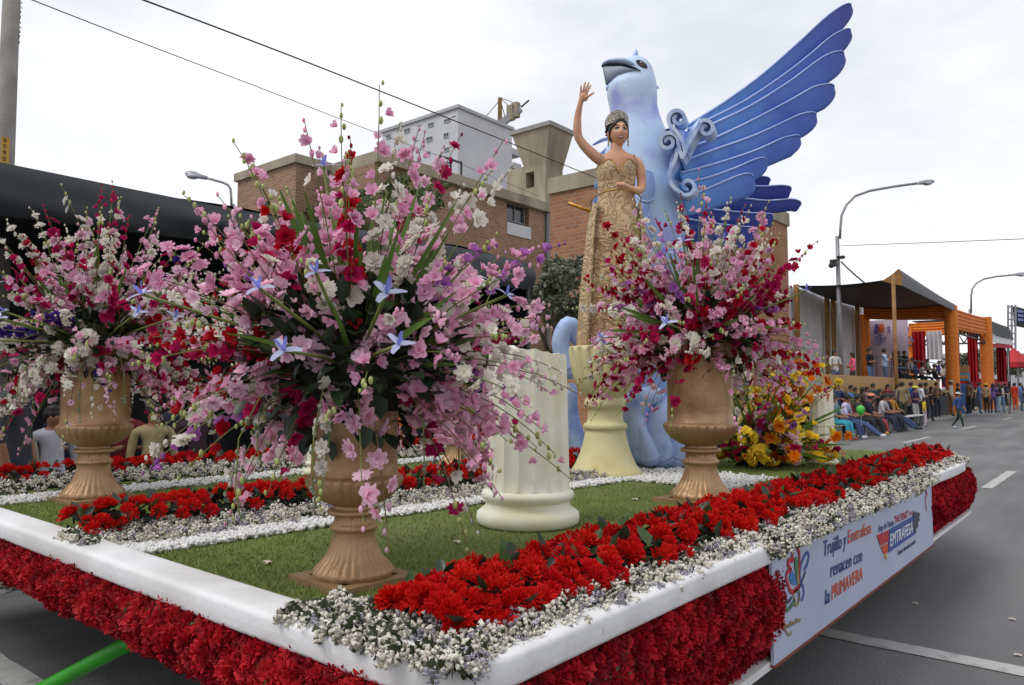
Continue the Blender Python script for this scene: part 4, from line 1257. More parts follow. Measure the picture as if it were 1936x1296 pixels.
    for (d, drop) in berries:
        d = Vector(d); b = MB()
        pts = [d * .9, d * 1.1 + Vector((0, 0, -drop * .35)), d * 1.12 + Vector((0, 0, -drop * .75)), d * 1.08 + Vector((.01, 0, -drop))]
        b.tube(pts, .0022, 4, caps=False)
        b.cur = 1
        for k in range(int(drop / .034)):
            u = R.uniform(.1, 1); i = min(2, int(u * 3)); f = u * 3 - i
            p = pts[i] * (1 - f) + pts[i + 1] * f + Vector((R.gauss(0, .006), R.gauss(0, .006), R.gauss(0, .006))); b.ball(p, R.uniform(.005, .0085), 6, 4)
        b.build('berry_strand', [MT['stem'], MT['berry']], t, smooth=True, world=False)
    return t

def sph(az, el):
    """direction: az measured in the picture plane: 0 = image right, 90 = away from camera, 180 = image left, 270 = towards camera"""
    h = RT * math.cos(az) + FH * math.sin(az)
    return h * math.cos(el) + ZZ * math.sin(el)
def mk_specs(n, R, pal_fn, up=.95, side=.75, lo=-.35, front=.62, nb=(6, 9), rlow=0.0):
    S = []
    ga = PI * (3 - math.sqrt(5))
    for k in range(n):
        el = math.asin(max(-.5, min(1, lo + (1 - lo) * ((k + .5) / n) ** 1.0)))
        el += R.gauss(0, .09); az = k * ga + R.gauss(0, .25)
        d = sph(az, el)
        s = max(0, math.sin(el))
        fr = max(0, -math.sin(az)) * math.cos(el)       # pointing at the camera
        L = (side + (up - side) * s ** 2) * (1 - (1 - front) * fr) * R.uniform(.72, 1.10)
        if fr > .45 and R.random() < .62: continue
        if el < .25 and math.cos(az) > .3 and R.random() < rlow: continue
        c, ty = pal_fn(az, el, R)
        S.append((d, L, c, ty, R.randint(*nb), max(0, .28 - .4 * s) * R.uniform(.3, 1.3)))
    return S
def hang(R, n, cols):
    # sprays that fall over the rim towards the viewer
    res = []
    for k in range(n):
        az = 3.5 + 2.6 * (k + R.random()) / n
        res.append((sph(az, -.05), R.uniform(.36, .52), R.choice(cols), R.choice(['ruffle', 'mix']), R.randint(5, 7), R.uniform(.75, 1.15)))
    return res
def choose(R, w):
    x = R.random() * sum(q for _, q in w)
    for c, q in w:
        x -= q
        if x <= 0: return c
    return w[-1][0]
def pal_near(az, el, R):
    left = math.cos(az) < -.1
    if left and R.random() < .15: return choose(R, [('red', 5), ('magenta', 3)]), 'mix'
    return choose(R, [('pink', 46), ('pale_pink', 24), ('white', 20), ('lilac', 3), ('red', 3), ('magenta', 7)]), choose(R, [('mix', 6), ('ruffle', 4)])
def pal_right(az, el, R):
    return choose(R, [('magenta', 26), ('red', 18), ('crimson', 8), ('pink', 22), ('white', 20), ('pale_pink', 8), ('violet', 2), ('lilac', 2)]), choose(R, [('mix', 6), ('ruffle', 4)])
def pal_left(az, el, R):
    return choose(R, [('white', 40), ('pink', 22), ('pale_pink', 16), ('magenta', 20), ('red', 4), ('violet', 2)]), choose(R, [('mix', 6), ('ruffle', 4)])
def extras(R, nb, ni, nberry, s=1.0):
    blades = [(sph(R.uniform(0, 6.28), R.uniform(.15, 1.45)), R.uniform(.45, .72) * s, R.uniform(.018, .03) * s) for _ in range(nb)]
    iris = [(sph(R.uniform(3.0, 6.4), R.uniform(-.1, 1.35)), R.uniform(.5, .72) * s) for _ in range(ni)]
    ber = [(sph(R.uniform(3.3, 6.1), -.15) * R.uniform(.3, .42) * s, R.uniform(.2, .42) * s) for _ in range(nberry)]
    return blades, iris, ber
R1 = random.Random(5)
bl, ir, be = extras(R1, 62, 9, 5)
bouquet('flower_bouquet', 'huge mostly pink bouquet in the nearest urn, largest in the picture', Vector((U_near.x, U_near.y, U_near.z + .70)), mk_specs(215, R1, pal_near, up=1.0, side=.79, lo=-.36, nb=(6, 10), rlow=.35) + hang(R1, 8, ['white', 'pale_pink', 'pink', 'white', 'magenta']), 860, bl, ir, be, seed=21, leaf_r=(.40, .40, .29))
R2 = random.Random(9)
bl, ir, be = extras(R2, 28, 8, 4)
bouquet('flower_bouquet', 'crimson and white bouquet in the urn right of the woman', Vector((U_right.x, U_right.y, U_right.z + .92)), mk_specs(250, R2, pal_right, up=1.0, side=.74, lo=-.34, nb=(6, 10)) + hang(R2, 5, ['white', 'magenta', 'white', 'pink']), 520, bl, ir, be, seed=22, leaf_r=(.34, .34, .24))
R3 = random.Random(13)
bl, ir, be = extras(R3, 30, 6, 5)
bouquet('flower_bouquet', 'white and pink bouquet in the urn at the left before the black tent', Vector((U_left.x, U_left.y, U_left.z + .88)), mk_specs(235, R3, pal_left, up=1.04, side=.80, lo=-.5, nb=(6, 10)) + hang(R3, 7, ['white', 'magenta', 'pink', 'pale_pink']), 520, bl, ir, be, seed=23, leaf_r=(.34, .34, .24))
R4 = random.Random(17)
bl, ir, be = extras(R4, 8, 3, 3)
bouquet('flower_bouquet', 'smaller pink and red bouquet glimpsed behind the broken column', Vector((U_back.x, U_back.y, U_back.z + .80)), mk_specs(95, R4, pal_right, up=.7, side=.82, lo=-.3, nb=(6, 8)), 260, bl, ir, be, seed=24, limit=200)

# low yellow arrangement on the deck in front of the bird
R5 = random.Random(31)
yc = atz(1435, 880, DZ); yc.z = DZ + .12
sp = []
for k in range(95):
    az = R5.uniform(2.6, 6.9); el = R5.uniform(-.02, 1.35)
    c = choose(R5, [('yellow', 48), ('orange', 11), ('cream', 14), ('magenta', 10), ('pink', 10), ('peach', 8), ('red', 8), ('lilac', 6)])
    sp.append((sph(az, el), R5.uniform(.35, .75) + .35 * math.sin(el), c, choose(R5, [('mix', 4), ('ruffle', 4), ('rose', 4)]), R5.randint(2, 5), .12 * R5.random()))
for k in range(10):   # gladioli spread low on the turf
    az = R5.choice([R5.uniform(3.0, 3.7), R5.uniform(5.4, 6.4), R5.uniform(4.2, 5.2)])
    sp.append((sph(az, .02), R5.uniform(.4, .7), R5.choice(['yellow', 'yellow', 'orange', 'pale_pink']), 'ruffle', 8, .08))
for k in range(4):
    sp.append((sph(R5.uniform(-.2, .2), .75 + .2 * k), .95, 'orange', 'ruffle', 7, 0))
bl = [(sph(R5.uniform(2.6, 6.9), R5.uniform(.0, 1.2)), R5.uniform(.4, .85), R5.uniform(.015, .03)) for _ in range(110)]
bouquet('flower_arrangement', 'yellow and orange flower arrangement on the deck beside the small column', yc, sp, 300, bl, [], [], seed=25, bsize=.042, leaf_r=(.45, .4, .35), limit=290, group='deck arrangements', leaf_objs=90, dark='leaf_mid')
# ================================================================== blue bird sculpture
def paint(name, stops, axis=None, noise=2.0, mixc=None, rough=.5, length=1.0):
    """airbrushed paint: gradient along a local attribute 'g' with cloudy patches"""
    mt = bpy.data.materials.new(name); mt.use_nodes = True
    nt = mt.node_tree; p = nt.nodes['Principled BSDF']; L = nt.links.new
    p.inputs['Roughness'].default_value = rough; p.inputs['Specular IOR Level'].default_value = .35
    at = nt.nodes.new('ShaderNodeAttribute'); at.attribute_name = 'g'
    tc = nt.nodes.new('ShaderNodeTexCoord')
    nz = nt.nodes.new('ShaderNodeTexNoise'); nz.inputs['Scale'].default_value = noise; nz.inputs['Detail'].default_value = 4; L(tc.outputs['Object'], nz.inputs['Vector'])
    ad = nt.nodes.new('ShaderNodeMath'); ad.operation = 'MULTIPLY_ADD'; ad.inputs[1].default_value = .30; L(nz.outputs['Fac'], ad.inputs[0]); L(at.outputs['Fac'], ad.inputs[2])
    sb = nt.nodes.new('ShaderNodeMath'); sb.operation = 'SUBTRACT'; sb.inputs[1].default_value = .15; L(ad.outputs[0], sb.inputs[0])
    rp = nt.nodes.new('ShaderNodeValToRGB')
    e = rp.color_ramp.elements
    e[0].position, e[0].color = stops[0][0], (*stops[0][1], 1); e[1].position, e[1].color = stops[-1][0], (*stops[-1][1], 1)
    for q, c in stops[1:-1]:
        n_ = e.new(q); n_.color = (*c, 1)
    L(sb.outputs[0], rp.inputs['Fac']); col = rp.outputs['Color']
    if mixc:
        n2 = nt.nodes.new('ShaderNodeTexNoise'); n2.inputs['Scale'].default_value = noise * 1.7; n2.inputs['Detail'].default_value = 3; L(tc.outputs['Object'], n2.inputs['Vector'])
        r2 = nt.nodes.new('ShaderNodeValToRGB'); r2.color_ramp.elements[0].position = .5; r2.color_ramp.elements[1].position = .72; L(n2.outputs['Fac'], r2.inputs['Fac'])
        mm = nt.nodes.new('ShaderNodeMixRGB'); L(r2.outputs['Color'], mm.inputs[0]); L(col, mm.inputs[1]); mm.inputs[2].default_value = (*mixc, 1); col = mm.outputs['Color']
    L(col, p.inputs['Base Color'])
    bpn = nt.nodes.new('ShaderNodeTexNoise'); bpn.inputs['Scale'].default_value = 45; L(tc.outputs['Object'], bpn.inputs['Vector'])
    bp = nt.nodes.new('ShaderNodeBump'); bp.inputs['Strength'].default_value = .12; bp.inputs['Distance'].default_value = .02; L(bpn.outputs['Fac'], bp.inputs['Height']); L(bp.outputs['Normal'], p.inputs['Normal'])
    return mt
def set_g(o, fn):
    me = o.data; a = me.attributes.new('g', 'FLOAT', 'POINT')
    mw = Vector((0, 0, 0)); p = o.parent
    while p is not None: mw += p.location; p = p.parent
    a.data.foreach_set('value', [fn(v.co + mw) for v in me.vertices])
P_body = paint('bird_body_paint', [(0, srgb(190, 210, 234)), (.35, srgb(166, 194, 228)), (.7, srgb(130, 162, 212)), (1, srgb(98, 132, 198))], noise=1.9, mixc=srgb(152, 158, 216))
P_wing = paint('wing_paint', [(0, srgb(112, 168, 218)), (.3, srgb(90, 138, 208)), (.65, srgb(78, 108, 192)), (1, srgb(60, 60, 146))], noise=1.2, mixc=srgb(72, 92, 184))
P_tail = paint('tail_paint', [(0, srgb(72, 104, 180)), (1, srgb(56, 62, 148))], noise=1.4)
P_scroll = paint('scroll_paint', [(0, srgb(198, 212, 236)), (1, srgb(140, 170, 220))], noise=4.0, mixc=srgb(120, 152, 212))
mk('edge_paint', srgb(172, 192, 236), srgb(146, 170, 226), scale=3, rough=.5)  # lighter blue: edge paint with the light feather tops catch mixed in
mk('edge_paint_pale', srgb(186, 206, 236), srgb(166, 190, 228), scale=3, rough=.5)
mk('beak_dark', srgb(52, 62, 74), srgb(40, 48, 58), scale=6, rough=.5)
mk('mouth_grey', srgb(158, 168, 182), srgb(136, 146, 162), scale=5, rough=.6)
mk('eye_black', (.012, .011, .013), rough=.25)
mk('eye_brown', srgb(92, 74, 66), rough=.2)

BD = 6.5
PXM = BD / FPX
def bp_(px, py, d=0.0): return atd(px, py, BD + d)
base = atz(1205, 872, DZ)
bird = thing('bird_sculpture', 'giant blue bird sculpture with one raised wing behind the woman', 'sculpture', (base.x, base.y, DZ))
SEC = [(107, 1195, 1203), (110, 1187, 1211), (114, 1178, 1219), (121, 1167, 1227), (131, 1163, 1233), (145, 1162, 1237), (156, 1155, 1240), (165, 1148, 1241), (180, 1148, 1242), (200, 1152, 1242), (215, 1154, 1245), (230, 1155, 1250), (247, 1154, 1257),
       (268, 1149, 1264), (292, 1143, 1271), (322, 1138, 1281), (352, 1133, 1290), (400, 1128, 1297), (450, 1126, 1300), (520, 1130, 1296), (600, 1142, 1282), (700, 1158, 1262), (780, 1156, 1264), (872, 1146, 1274)]
def sec_at(y):
    for i in range(len(SEC) - 1):
        a, b_ = SEC[i], SEC[i + 1]
        if a[0] <= y <= b_[0]:
            t = (y - a[0]) / (b_[0] - a[0]); return a[1] + (b_[1] - a[1]) * t, a[2] + (b_[2] - a[2]) * t
    return SEC[-1][1:]
def body_pt(y, ang, k=1.0):
    """surface point: ang 0 = image right, -90 = towards camera"""
    l, r = sec_at(y); c = bp_((l + r) / 2, y); hw = (r - l) / 2 * PXM * k
    return c + RT * hw * math.cos(ang) + FH * hw * .92 * math.sin(ang)
rows = []
ys = [107, 108.5, 110, 112, 115, 119] + list(range(124, 440, 6)) + list(range(440, 875, 12)) + [872]
for y in ys: rows.append([body_pt(y, 2 * PI * k / 40) for k in range(41)])
b = MB(); b.sheet(rows); b.add(rows[0][:-1], [tuple(range(40))])
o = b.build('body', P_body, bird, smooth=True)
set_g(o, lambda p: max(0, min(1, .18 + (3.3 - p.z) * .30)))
# head: upper beak, mouth, lower lip, eyes, crest
def ring(cpx, cpy, rx, ry, dpt, n=14, tilt=0.0):
    c = bp_(cpx, cpy); res = []
    for k in range(n + 1):
        a = 2 * PI * k / n
        res.append(c + RT * (rx * PXM * math.cos(a) * math.cos(tilt)) + ZZ * (ry * PXM * math.sin(a)) + FH * (dpt * PXM * math.cos(a)))
    return res
def loft(secs, name, mt, par, n=14):
    """secs: (px,py, half height px, half depth px) across the bird's head; sections stand across the beak axis"""
    rows = []
    for (px, py, hh, hd) in secs:
        c = bp_(px, py); row = []
        for k in range(n + 1):
            a = 2 * PI * k / n
            row.append(c + ZZ * hh * PXM * math.sin(a) + FH * hd * PXM * math.cos(a))
        rows.append(row)
    b = MB(); b.sheet(rows); b.add(rows[0][:-1], [tuple(range(n))]); b.add(rows[-1][:-1], [tuple(reversed(range(n)))])
    return b.build(name, mt, par, smooth=True)
o = loft([(1137, 124, 2, 3), (1141, 121, 4, 9), (1150, 120, 5, 16), (1162, 122, 7, 24), (1176, 126, 9, 34), (1188, 133, 9, 37), (1197, 139, 6, 33)], 'upper_beak', P_body, bird); set_g(o, lambda p: .15)
loft([(1138, 126, 1.5, 3), (1150, 125, 2.5, 14), (1163, 129, 3, 25), (1178, 137, 3, 37), (1194, 145, 3, 41), (1205, 150, 2, 39)], 'beak_edge', MT['beak_dark'], bird)
loft([(1140, 129, 2, 4), (1146, 143, 19, 11), (1157, 143, 17, 20), (1171, 145, 14, 34), (1186, 148, 9, 39), (1202, 150, 3, 39)], 'mouth', MT['mouth_grey'], bird)
o = loft([(1146, 167, 3, 4), (1152, 167, 9, 16), (1164, 167, 10, 30), (1180, 166, 11, 39), (1198, 163, 11, 41)], 'lower_jaw', P_body, bird); set_g(o, lambda p: .45)
for s in (-1, 1):
    an = -.95 if s < 0 else .95
    def ep(px, py, k=1.0, s=s):
        l, r = sec_at(py); c = bp_((l + r) / 2, py); hw = (r - l) / 2 * PXM
        u = max(-.97, min(.97, (px - (l + r) / 2) * PXM / hw))
        return c + RT * hw * u * k + FH * s * hw * .92 * math.sqrt(1 - u * u) * k
    rowsE = []
    for q in range(5):
        rr_ = q / 4
        rowsE.append([ep(1208 + (10.5 * math.cos(a) + 2.5 * math.sin(a)) * rr_, 135 + (8.0 * math.sin(a) + 3.0 * math.cos(a)) * rr_, 1.03 - .015 * rr_) for a in [2 * PI * k / 20 for k in range(21)]])
    b = MB(); b.sheet(rowsE); e_ = b.build('eye', MT['eye_black'], bird, smooth=True)
    rowsE = [[ep(1207.5 + 5.2 * math.cos(a) * q / 3, 135 + 5 * math.sin(a) * q / 3, 1.055 - .006 * q) for a in [2 * PI * k / 16 for k in range(17)]] for q in range(4)]
    b = MB(); b.sheet(rowsE); b.build('iris', MT['eye_brown'], e_, smooth=True)
    b = MB(); b.ball(ep(1205.5, 132.5, 1.06), .007, 8, 6); b.build('glint', MT['white'], e_, smooth=True)
def leaf_solid(name, pts, thick, mt, par, d0=0.0, bulge=.35):
    """thick leaf from a px outline; edges thin, middle bulging"""
    n = len(pts); cx_ = sum(p[0] for p in pts) / n; cy_ = sum(p[1] for p in pts) / n
    b = MB(); rows = []
    for q, th in ((0, thick), (.5, thick * .8), (.85, thick * .4), (1.0, 0)):
        rows.append([bp_(cx_ + (x - cx_) * q, cy_ + (y - cy_) * q, d0) - FH * th for x, y in pts + pts[:1]])
    b.sheet(rows)
    rows2 = [[p + FH * 2 * ((thick, thick * .8, thick * .4, .004)[i]) for p in r] for i, r in enumerate(rows)]
    b.sheet([list(reversed(r)) for r in rows2])
    return b.build(name, mt, par, smooth=True)
o = leaf_solid('crest', [(1190, 115), (1193, 108), (1198, 100), (1203, 92), (1206, 98), (1207, 106), (1204, 114), (1197, 117)], .03, MT['edge_paint_pale'], bird)
o = leaf_solid('nape_tuft', [(1236, 155), (1240, 160), (1246, 167), (1240, 169), (1236, 167)], .02, MT['edge_paint'], bird)

# raised wing: overlapping thick feathers fanned from the shoulder, sweeping back along the float
def wing_pt(px, py, lay=0.0):
    """the wing leans away from the camera towards its tip"""
    t = max(0, (px - 1280) / 320.0)
    return atd(px, py, BD - .12 + .62 * t + lay)
def feather(name, up, w0, w1, lay, mt, par, rib=True, tipround=.16, g0=0., g1=1., rib_mat=None, pt=wing_pt):
    """up: px polyline of the upper edge, root to tip; width grows from w0 to w1 px below it"""
    Q = [Vector((x, y, 0)) for x, y in up]; P = []
    for i in range(len(Q) - 1):
        p0, p1, p2, p3 = Q[max(i - 1, 0)], Q[i], Q[i + 1], Q[min(i + 2, len(Q) - 1)]
        for k in range(8):
            t = k / 8
            P.append(.5 * ((2 * p1) + (-p0 + p2) * t + (2 * p0 - 5 * p1 + 4 * p2 - p3) * t * t + (-p0 + 3 * p1 - 3 * p2 + p3) * t ** 3))
    P.append(Q[-1]); n = len(P)
    top, bot = [], []
    NW = 6
    front = []; back = []
    for i, p in enumerate(P):
        u = i / (n - 1)
        t = (P[min(i + 1, n - 1)] - P[max(i - 1, 0)]).normalized(); nr = Vector((-t.y, t.x, 0))
        if nr.y < 0: nr = -nr
        w_ = (w0 + (w1 - w0) * min(1, u * 1.15))
        sq = math.sqrt(max(0.0, 1 - ((u - 1 + tipround) / tipround) ** 2)) if u > 1 - tipround else 1.0
        v0, v1 = (1 - sq) * .30, 1 - (1 - sq) * .68
        rowf, rowb = [], []
        for j in range(NW + 1):
            v = v0 + (v1 - v0) * j / NW; q = p + nr * w_ * v
            th = .016 * math.sin(PI * min(1, .12 + .84 * j / NW)) * (1 - .5 * u)
            c = pt(q.x, q.y, lay + .02 * v)
            rowf.append(c - FH * th); rowb.append(c + FH * (th + .006))
        front.append(rowf); back.append(list(reversed(rowb)))
    rows = [a + b_ + a[:1] for a, b_ in zip(front, back)]
    b = MB(); b.sheet(rows)
    K = len(rows[0]) - 1
    b.add(rows[0][:-1], [tuple(range(K))]); b.add(rows[-1][:-1], [tuple(reversed(range(K)))])
    o = b.build(name, mt, par, smooth=True, auto=70)
    root, tip = front[0][0], front[-1][0]; ax = tip - root; l2 = ax.length_squared
    set_g(o, lambda c: g0 + (g1 - g0) * max(0, min(1, (c - root).dot(ax) / l2)))
    if rib:
        b = MB(); b.tube([r[0] - FH * .006 for r in front], [.011 * (1 - .5 * i / n) for i in range(n)], 6, flat=1)
        b.build('feather_edge', rib_mat or MT['edge_paint'], o, smooth=True)  # pale rib: painted edge, partly a highlight put into the colour
    return o
FE = [([(1300, 238), (1330, 219), (1366, 196), (1431, 149), (1498, 91), (1564, 28), (1600, -2)], 30, 46),
      ([(1300, 246), (1345, 224), (1410, 190), (1480, 143), (1530, 104), (1570, 68), (1600, 46)], 30, 44),
      ([(1298, 258), (1350, 234), (1420, 200), (1490, 156), (1540, 119), (1565, 101), (1588, 88)], 34, 50),
      ([(1292, 285), (1350, 262), (1420, 229), (1490, 192), (1530, 169), (1548, 160), (1571, 150)], 36, 50),
      ([(1288, 308), (1350, 284), (1420, 259), (1480, 232), (1512, 216), (1538, 205)], 34, 44),
      ([(1286, 328), (1350, 311), (1420, 288), (1470, 266), (1485, 259), (1508, 249)], 34, 40),
      ([(1284, 350), (1340, 336), (1390, 318), (1418, 305), (1443, 292)], 34, 38),
      ([(1290, 374), (1330, 360), (1370, 343), (1398, 331), (1418, 322)], 36, 48)]
for k, (up, w0, w1) in enumerate(FE):
    feather('wing_feather', up, w0, w1, .05 - .045 * k, P_wing, bird, g0=.05 + .02 * k, g1=1.0 - .07 * k, tipround=.36)
# wing root mass joining the shoulder
rowsW = []
for i in range(9):
    u = i / 8
    rowsW.append([wing_pt(1262 + 70 * u + 16 * math.cos(a) * (1 - u), 305 - 12 * u + (62 - 22 * u) * math.sin(a), .02 - (.16 * (1 - u) + .02) * math.cos(a)) for a in [2 * PI * k / 20 for k in range(21)]])
b = MB(); b.sheet(rowsW); o = b.build('wing_root', P_wing, bird, smooth=True); set_g(o, lambda c: .12)
# tail feathers
def tail_pt(px, py, lay=0.0): return atd(px, py, BD + .75 + lay)
for k, (up, w0, w1) in enumerate([([(1300, 340), (1380, 331), (1420, 332), (1457, 336)], 24, 22), ([(1290, 355), (1380, 352), (1440, 353), (1478, 351), (1497, 354)], 26, 25), ([(1280, 372), (1380, 374), (1450, 380), (1496, 377), (1516, 383)], 26, 22), ([(1270, 388), (1340, 396), (1400, 402), (1440, 404), (1462, 405)], 30, 26), ([(1265, 408), (1330, 420), (1390, 428), (1430, 430)], 40, 40)]):
    feather('tail_feather', up, w0, w1, -.04 * k, P_tail, bird, g0=.2, g1=.9, tipround=.10, pt=tail_pt)
# far wing seen edge-on between the woman and the neck
def far_pt(px, py, lay=0.0): return atd(px, py, BD + .25 + lay)
for k, (up, w0, w1) in enumerate([([(1165, 256), (1140, 262), (1119, 273)], 7, 5), ([(1160, 272), (1150, 276), (1134, 290), (1126, 300)], 16, 12), ([(1150, 300), (1140, 318), (1130, 335), (1121, 356)], 12, 9), ([(1152, 330), (1140, 350), (1126, 372), (1117, 386)], 14, 12), ([(1156, 300), (1146, 330), (1138, 352), (1128, 366)], 12, 9)]):
    feather('far_wing_feather', up, w0, w1, .03 * k, P_scroll, bird, rib=False, tipround=.4, pt=far_pt)

# curled ribbons on the shoulder
def spiral(cx_, cy_, r, turns, a0, sgn=1, k=.22, n=26):
    """px points from the outside of a curl inwards"""
    res = []
    for i in range(n + 1):
        u = i / n; a = a0 + sgn * 2 * PI * turns * u; q = r * (1 - (1 - k) * u)
        res.append((cx_ + q * math.cos(a), cy_ + q * math.sin(a)))
    return res
def ribbon(path, name, w_m, lay, par=None, th=.032, taper=True, mt=None, pt=None):
    pt = pt or (lambda x, y, l: atd(x, y, BD - .38 + l))
    Q = [Vector((x, y, 0)) for x, y in path]; P = []
    for i in range(len(Q) - 1):
        p0, p1, p2, p3 = Q[max(i - 1, 0)], Q[i], Q[i + 1], Q[min(i + 2, len(Q) - 1)]
        for k in range(4):
            t = k / 4
            P.append(.5 * ((2 * p1) + (-p0 + p2) * t + (2 * p0 - 5 * p1 + 4 * p2 - p3) * t * t + (-p0 + 3 * p1 - 3 * p2 + p3) * t ** 3))
    P.append(Q[-1]); n = len(P); rows = []
    for i, p in enumerate(P):
        t = (P[min(i + 1, n - 1)] - P[max(i - 1, 0)]); t = t.normalized() if t.length > 1e-9 else Vector((1, 0, 0))
        nr = Vector((-t.y, t.x, 0)); hw = th / PXM / 2
        a, c = p + nr * hw, p - nr * hw
        u = i / (n - 1); w_ = w_m * (1 - .35 * u if taper else 1)
        sk = .55                                   # ribbon leans so that its face shows
        A0, A1 = pt(a.x, a.y, -w_ / 2), pt(a.x + sk * w_ / PXM * .25, a.y + sk * w_ / PXM * .55, w_ / 2)
        C0_, C1 = pt(c.x, c.y, -w_ / 2), pt(c.x + sk * w_ / PXM * .25, c.y + sk * w_ / PXM * .55, w_ / 2)
        rows.append([A0, A0 * .5 + A1 * .5 , A1, C1, C0_ * .5 + C1 * .5, C0_, A0])
    b = MB(); b.sheet(rows); K = 6
    b.add(rows[0][:-1], [tuple(range(K))]); b.add(rows[-1][:-1], [tuple(reversed(range(K)))])
    o = b.build(name, mt or P_scroll, par or bird, smooth=True, auto=50)
    set_g(o, lambda c: .15)
    return o
ribbon([(1296, 290), (1290, 268), (1280, 250)] + spiral(1281, 224, 19, 1.35, 2.4, 1), 'curled_ribbon', .22, -.05)
ribbon([(1288, 300), (1302, 272), (1316, 246), (1324, 232)] + spiral(1334, 243, 17, 1.2, -2.3, 1), 'curled_ribbon', .22, .0)
ribbon([(1290, 300), (1284, 280)] + spiral(1263, 268, 19, 1.5, -.2, -1), 'curled_ribbon', .20, -.04)
ribbon([(1281, 280), (1277, 300), (1268, 318), (1264, 336), (1272, 352), (1284, 362)] + spiral(1299, 352, 17, 1.1, 1.9, -1), 'curled_ribbon', .18, -.05)
# solid drape between curls
leaf_solid('ribbon_drape', [(1322, 224), (1345, 228), (1330, 258), (1312, 284), (1294, 296), (1286, 290), (1292, 266), (1306, 242)], .05, MT['edge_paint_pale'], bird, -.36)
leaf_solid('ribbon_drape', [(1278, 240), (1294, 250), (1296, 276), (1288, 300), (1280, 322), (1270, 342), (1263, 330), (1266, 306), (1274, 280)], .045, MT['edge_paint'], bird, -.37)
# breast scales
for (x, y, rx, ry) in [(1222, 352, 24, 30), (1252, 372, 17, 28), (1206, 392, 24, 28), (1246, 408, 19, 28), (1222, 428, 22, 30), (1262, 440, 18, 28), (1200, 440, 20, 30)]:
    b = MB(); rows = []
    for q in range(6):
        u = q / 5
        rows.append([atd(x + rx * u * math.cos(a), y + ry * u * math.sin(a), BD - .405 - .03 * (1 - u * u) - .02 * math.sin(a) * u + .0035 * abs(x + rx * u * math.cos(a) - 1215)) for a in [2 * PI * k / 24 for k in range(25)]])
    b.sheet(rows); o = b.build('breast_scale', P_scroll, bird, smooth=True); set_g(o, lambda c, y=y: .75)
    b = MB(); b.tube([p - FH * .004 for p in rows[-1][:14]], .007, 5); b.build('scale_edge', MT['edge_paint_pale'], o, smooth=True)
# curling plumage at the foot
def swirl(path, r0, r1, name='foot_plume', flat=.6, d=-.45):
    Q = [atd(x, y, BD + d + dd) for x, y, dd in path]; P = []
    for i in range(len(Q) - 1):
        p0, p1, p2, p3 = Q[max(i - 1, 0)], Q[i], Q[i + 1], Q[min(i + 2, len(Q) - 1)]
        for k in range(6):
            t = k / 6
            P.append(.5 * ((2 * p1) + (-p0 + p2) * t + (2 * p0 - 5 * p1 + 4 * p2 - p3) * t * t + (-p0 + 3 * p1 - 3 * p2 + p3) * t ** 3))
    P.append(Q[-1]); n = len(P)
    b = MB(); b.tube(P, [r0 + (r1 - r0) * (i / (n - 1)) for i in range(n)], 14)
    b.ball(P[0], r0 * .98, 14, 8); b.ball(P[-1], r1 * .98, 14, 8)
    o = b.build(name, P_scroll, bird, smooth=True); set_g(o, lambda c: .55)
    return o
swirl([(1215, 850, 0), (1205, 820, -.05), (1195, 785, -.08), (1210, 755, -.1), (1240, 748, -.05)], .13, .07)
swirl([(1180, 860, 0), (1178, 815, -.05), (1172, 775, -.05), (1180, 750, 0)], .10, .05)
swirl([(1250, 860, 0), (1240, 825, -.06), (1245, 790, -.08), (1258, 765, -.02)], .12, .07)
swirl([(1160, 862, .05), (1150, 830, 0), (1140, 790, .1)], .10, .06)
swirl([(1228, 862, -.08), (1222, 840, -.12), (1212, 812, -.14)], .09, .04)
swirl([(1278, 862, .02), (1290, 820, .0), (1285, 770, .1)], .11, .08)
swirl([(1075, 700, .3), (1060, 650, .3), (1075, 615, .3), (1094, 640, .35)], .08, .075, 'side_plume')
swirl([(1098, 860, .4), (1080, 790, .4), (1080, 735, .35)], .09, .05, 'side_plume')
# ================================================================== people: shared tools
def skin_mesh(V, E, Rr, root=0, sub=1):
    me = bpy.data.meshes.new('skin_tmp'); me.from_pydata([tuple(v) for v in V], E, [])
    o = bpy.data.objects.new('skin_tmp', me); COL.objects.link(o)
    md = o.modifiers.new('s', 'SKIN'); md.use_smooth_shade = True; md.branch_smoothing = .3
    sv = me.skin_vertices[0].data
    for i, r in enumerate(Rr):
        sv[i].radius = (r, r) if not hasattr(r, '__len__') else r
        sv[i].use_root = (i == root)
    if sub:
        m2 = o.modifiers.new('u', 'SUBSURF'); m2.levels = sub; m2.render_levels = sub
    dg = bpy.context.evaluated_depsgraph_get()
    res = bpy.data.meshes.new_from_object(o.evaluated_get(dg))
    bpy.data.objects.remove(o, do_unlink=True); bpy.data.meshes.remove(me)
    return res
def me_arrays(me):
    V = np.empty(len(me.vertices) * 3); me.vertices.foreach_get('co', V); V = V.reshape(-1, 3)
    F = []
    for p in me.polygons:
        vs_ = list(p.vertices)
        for k in range(1, len(vs_) - 1): F.append((vs_[0], vs_[k], vs_[k + 1]))
    return V, np.array(F)

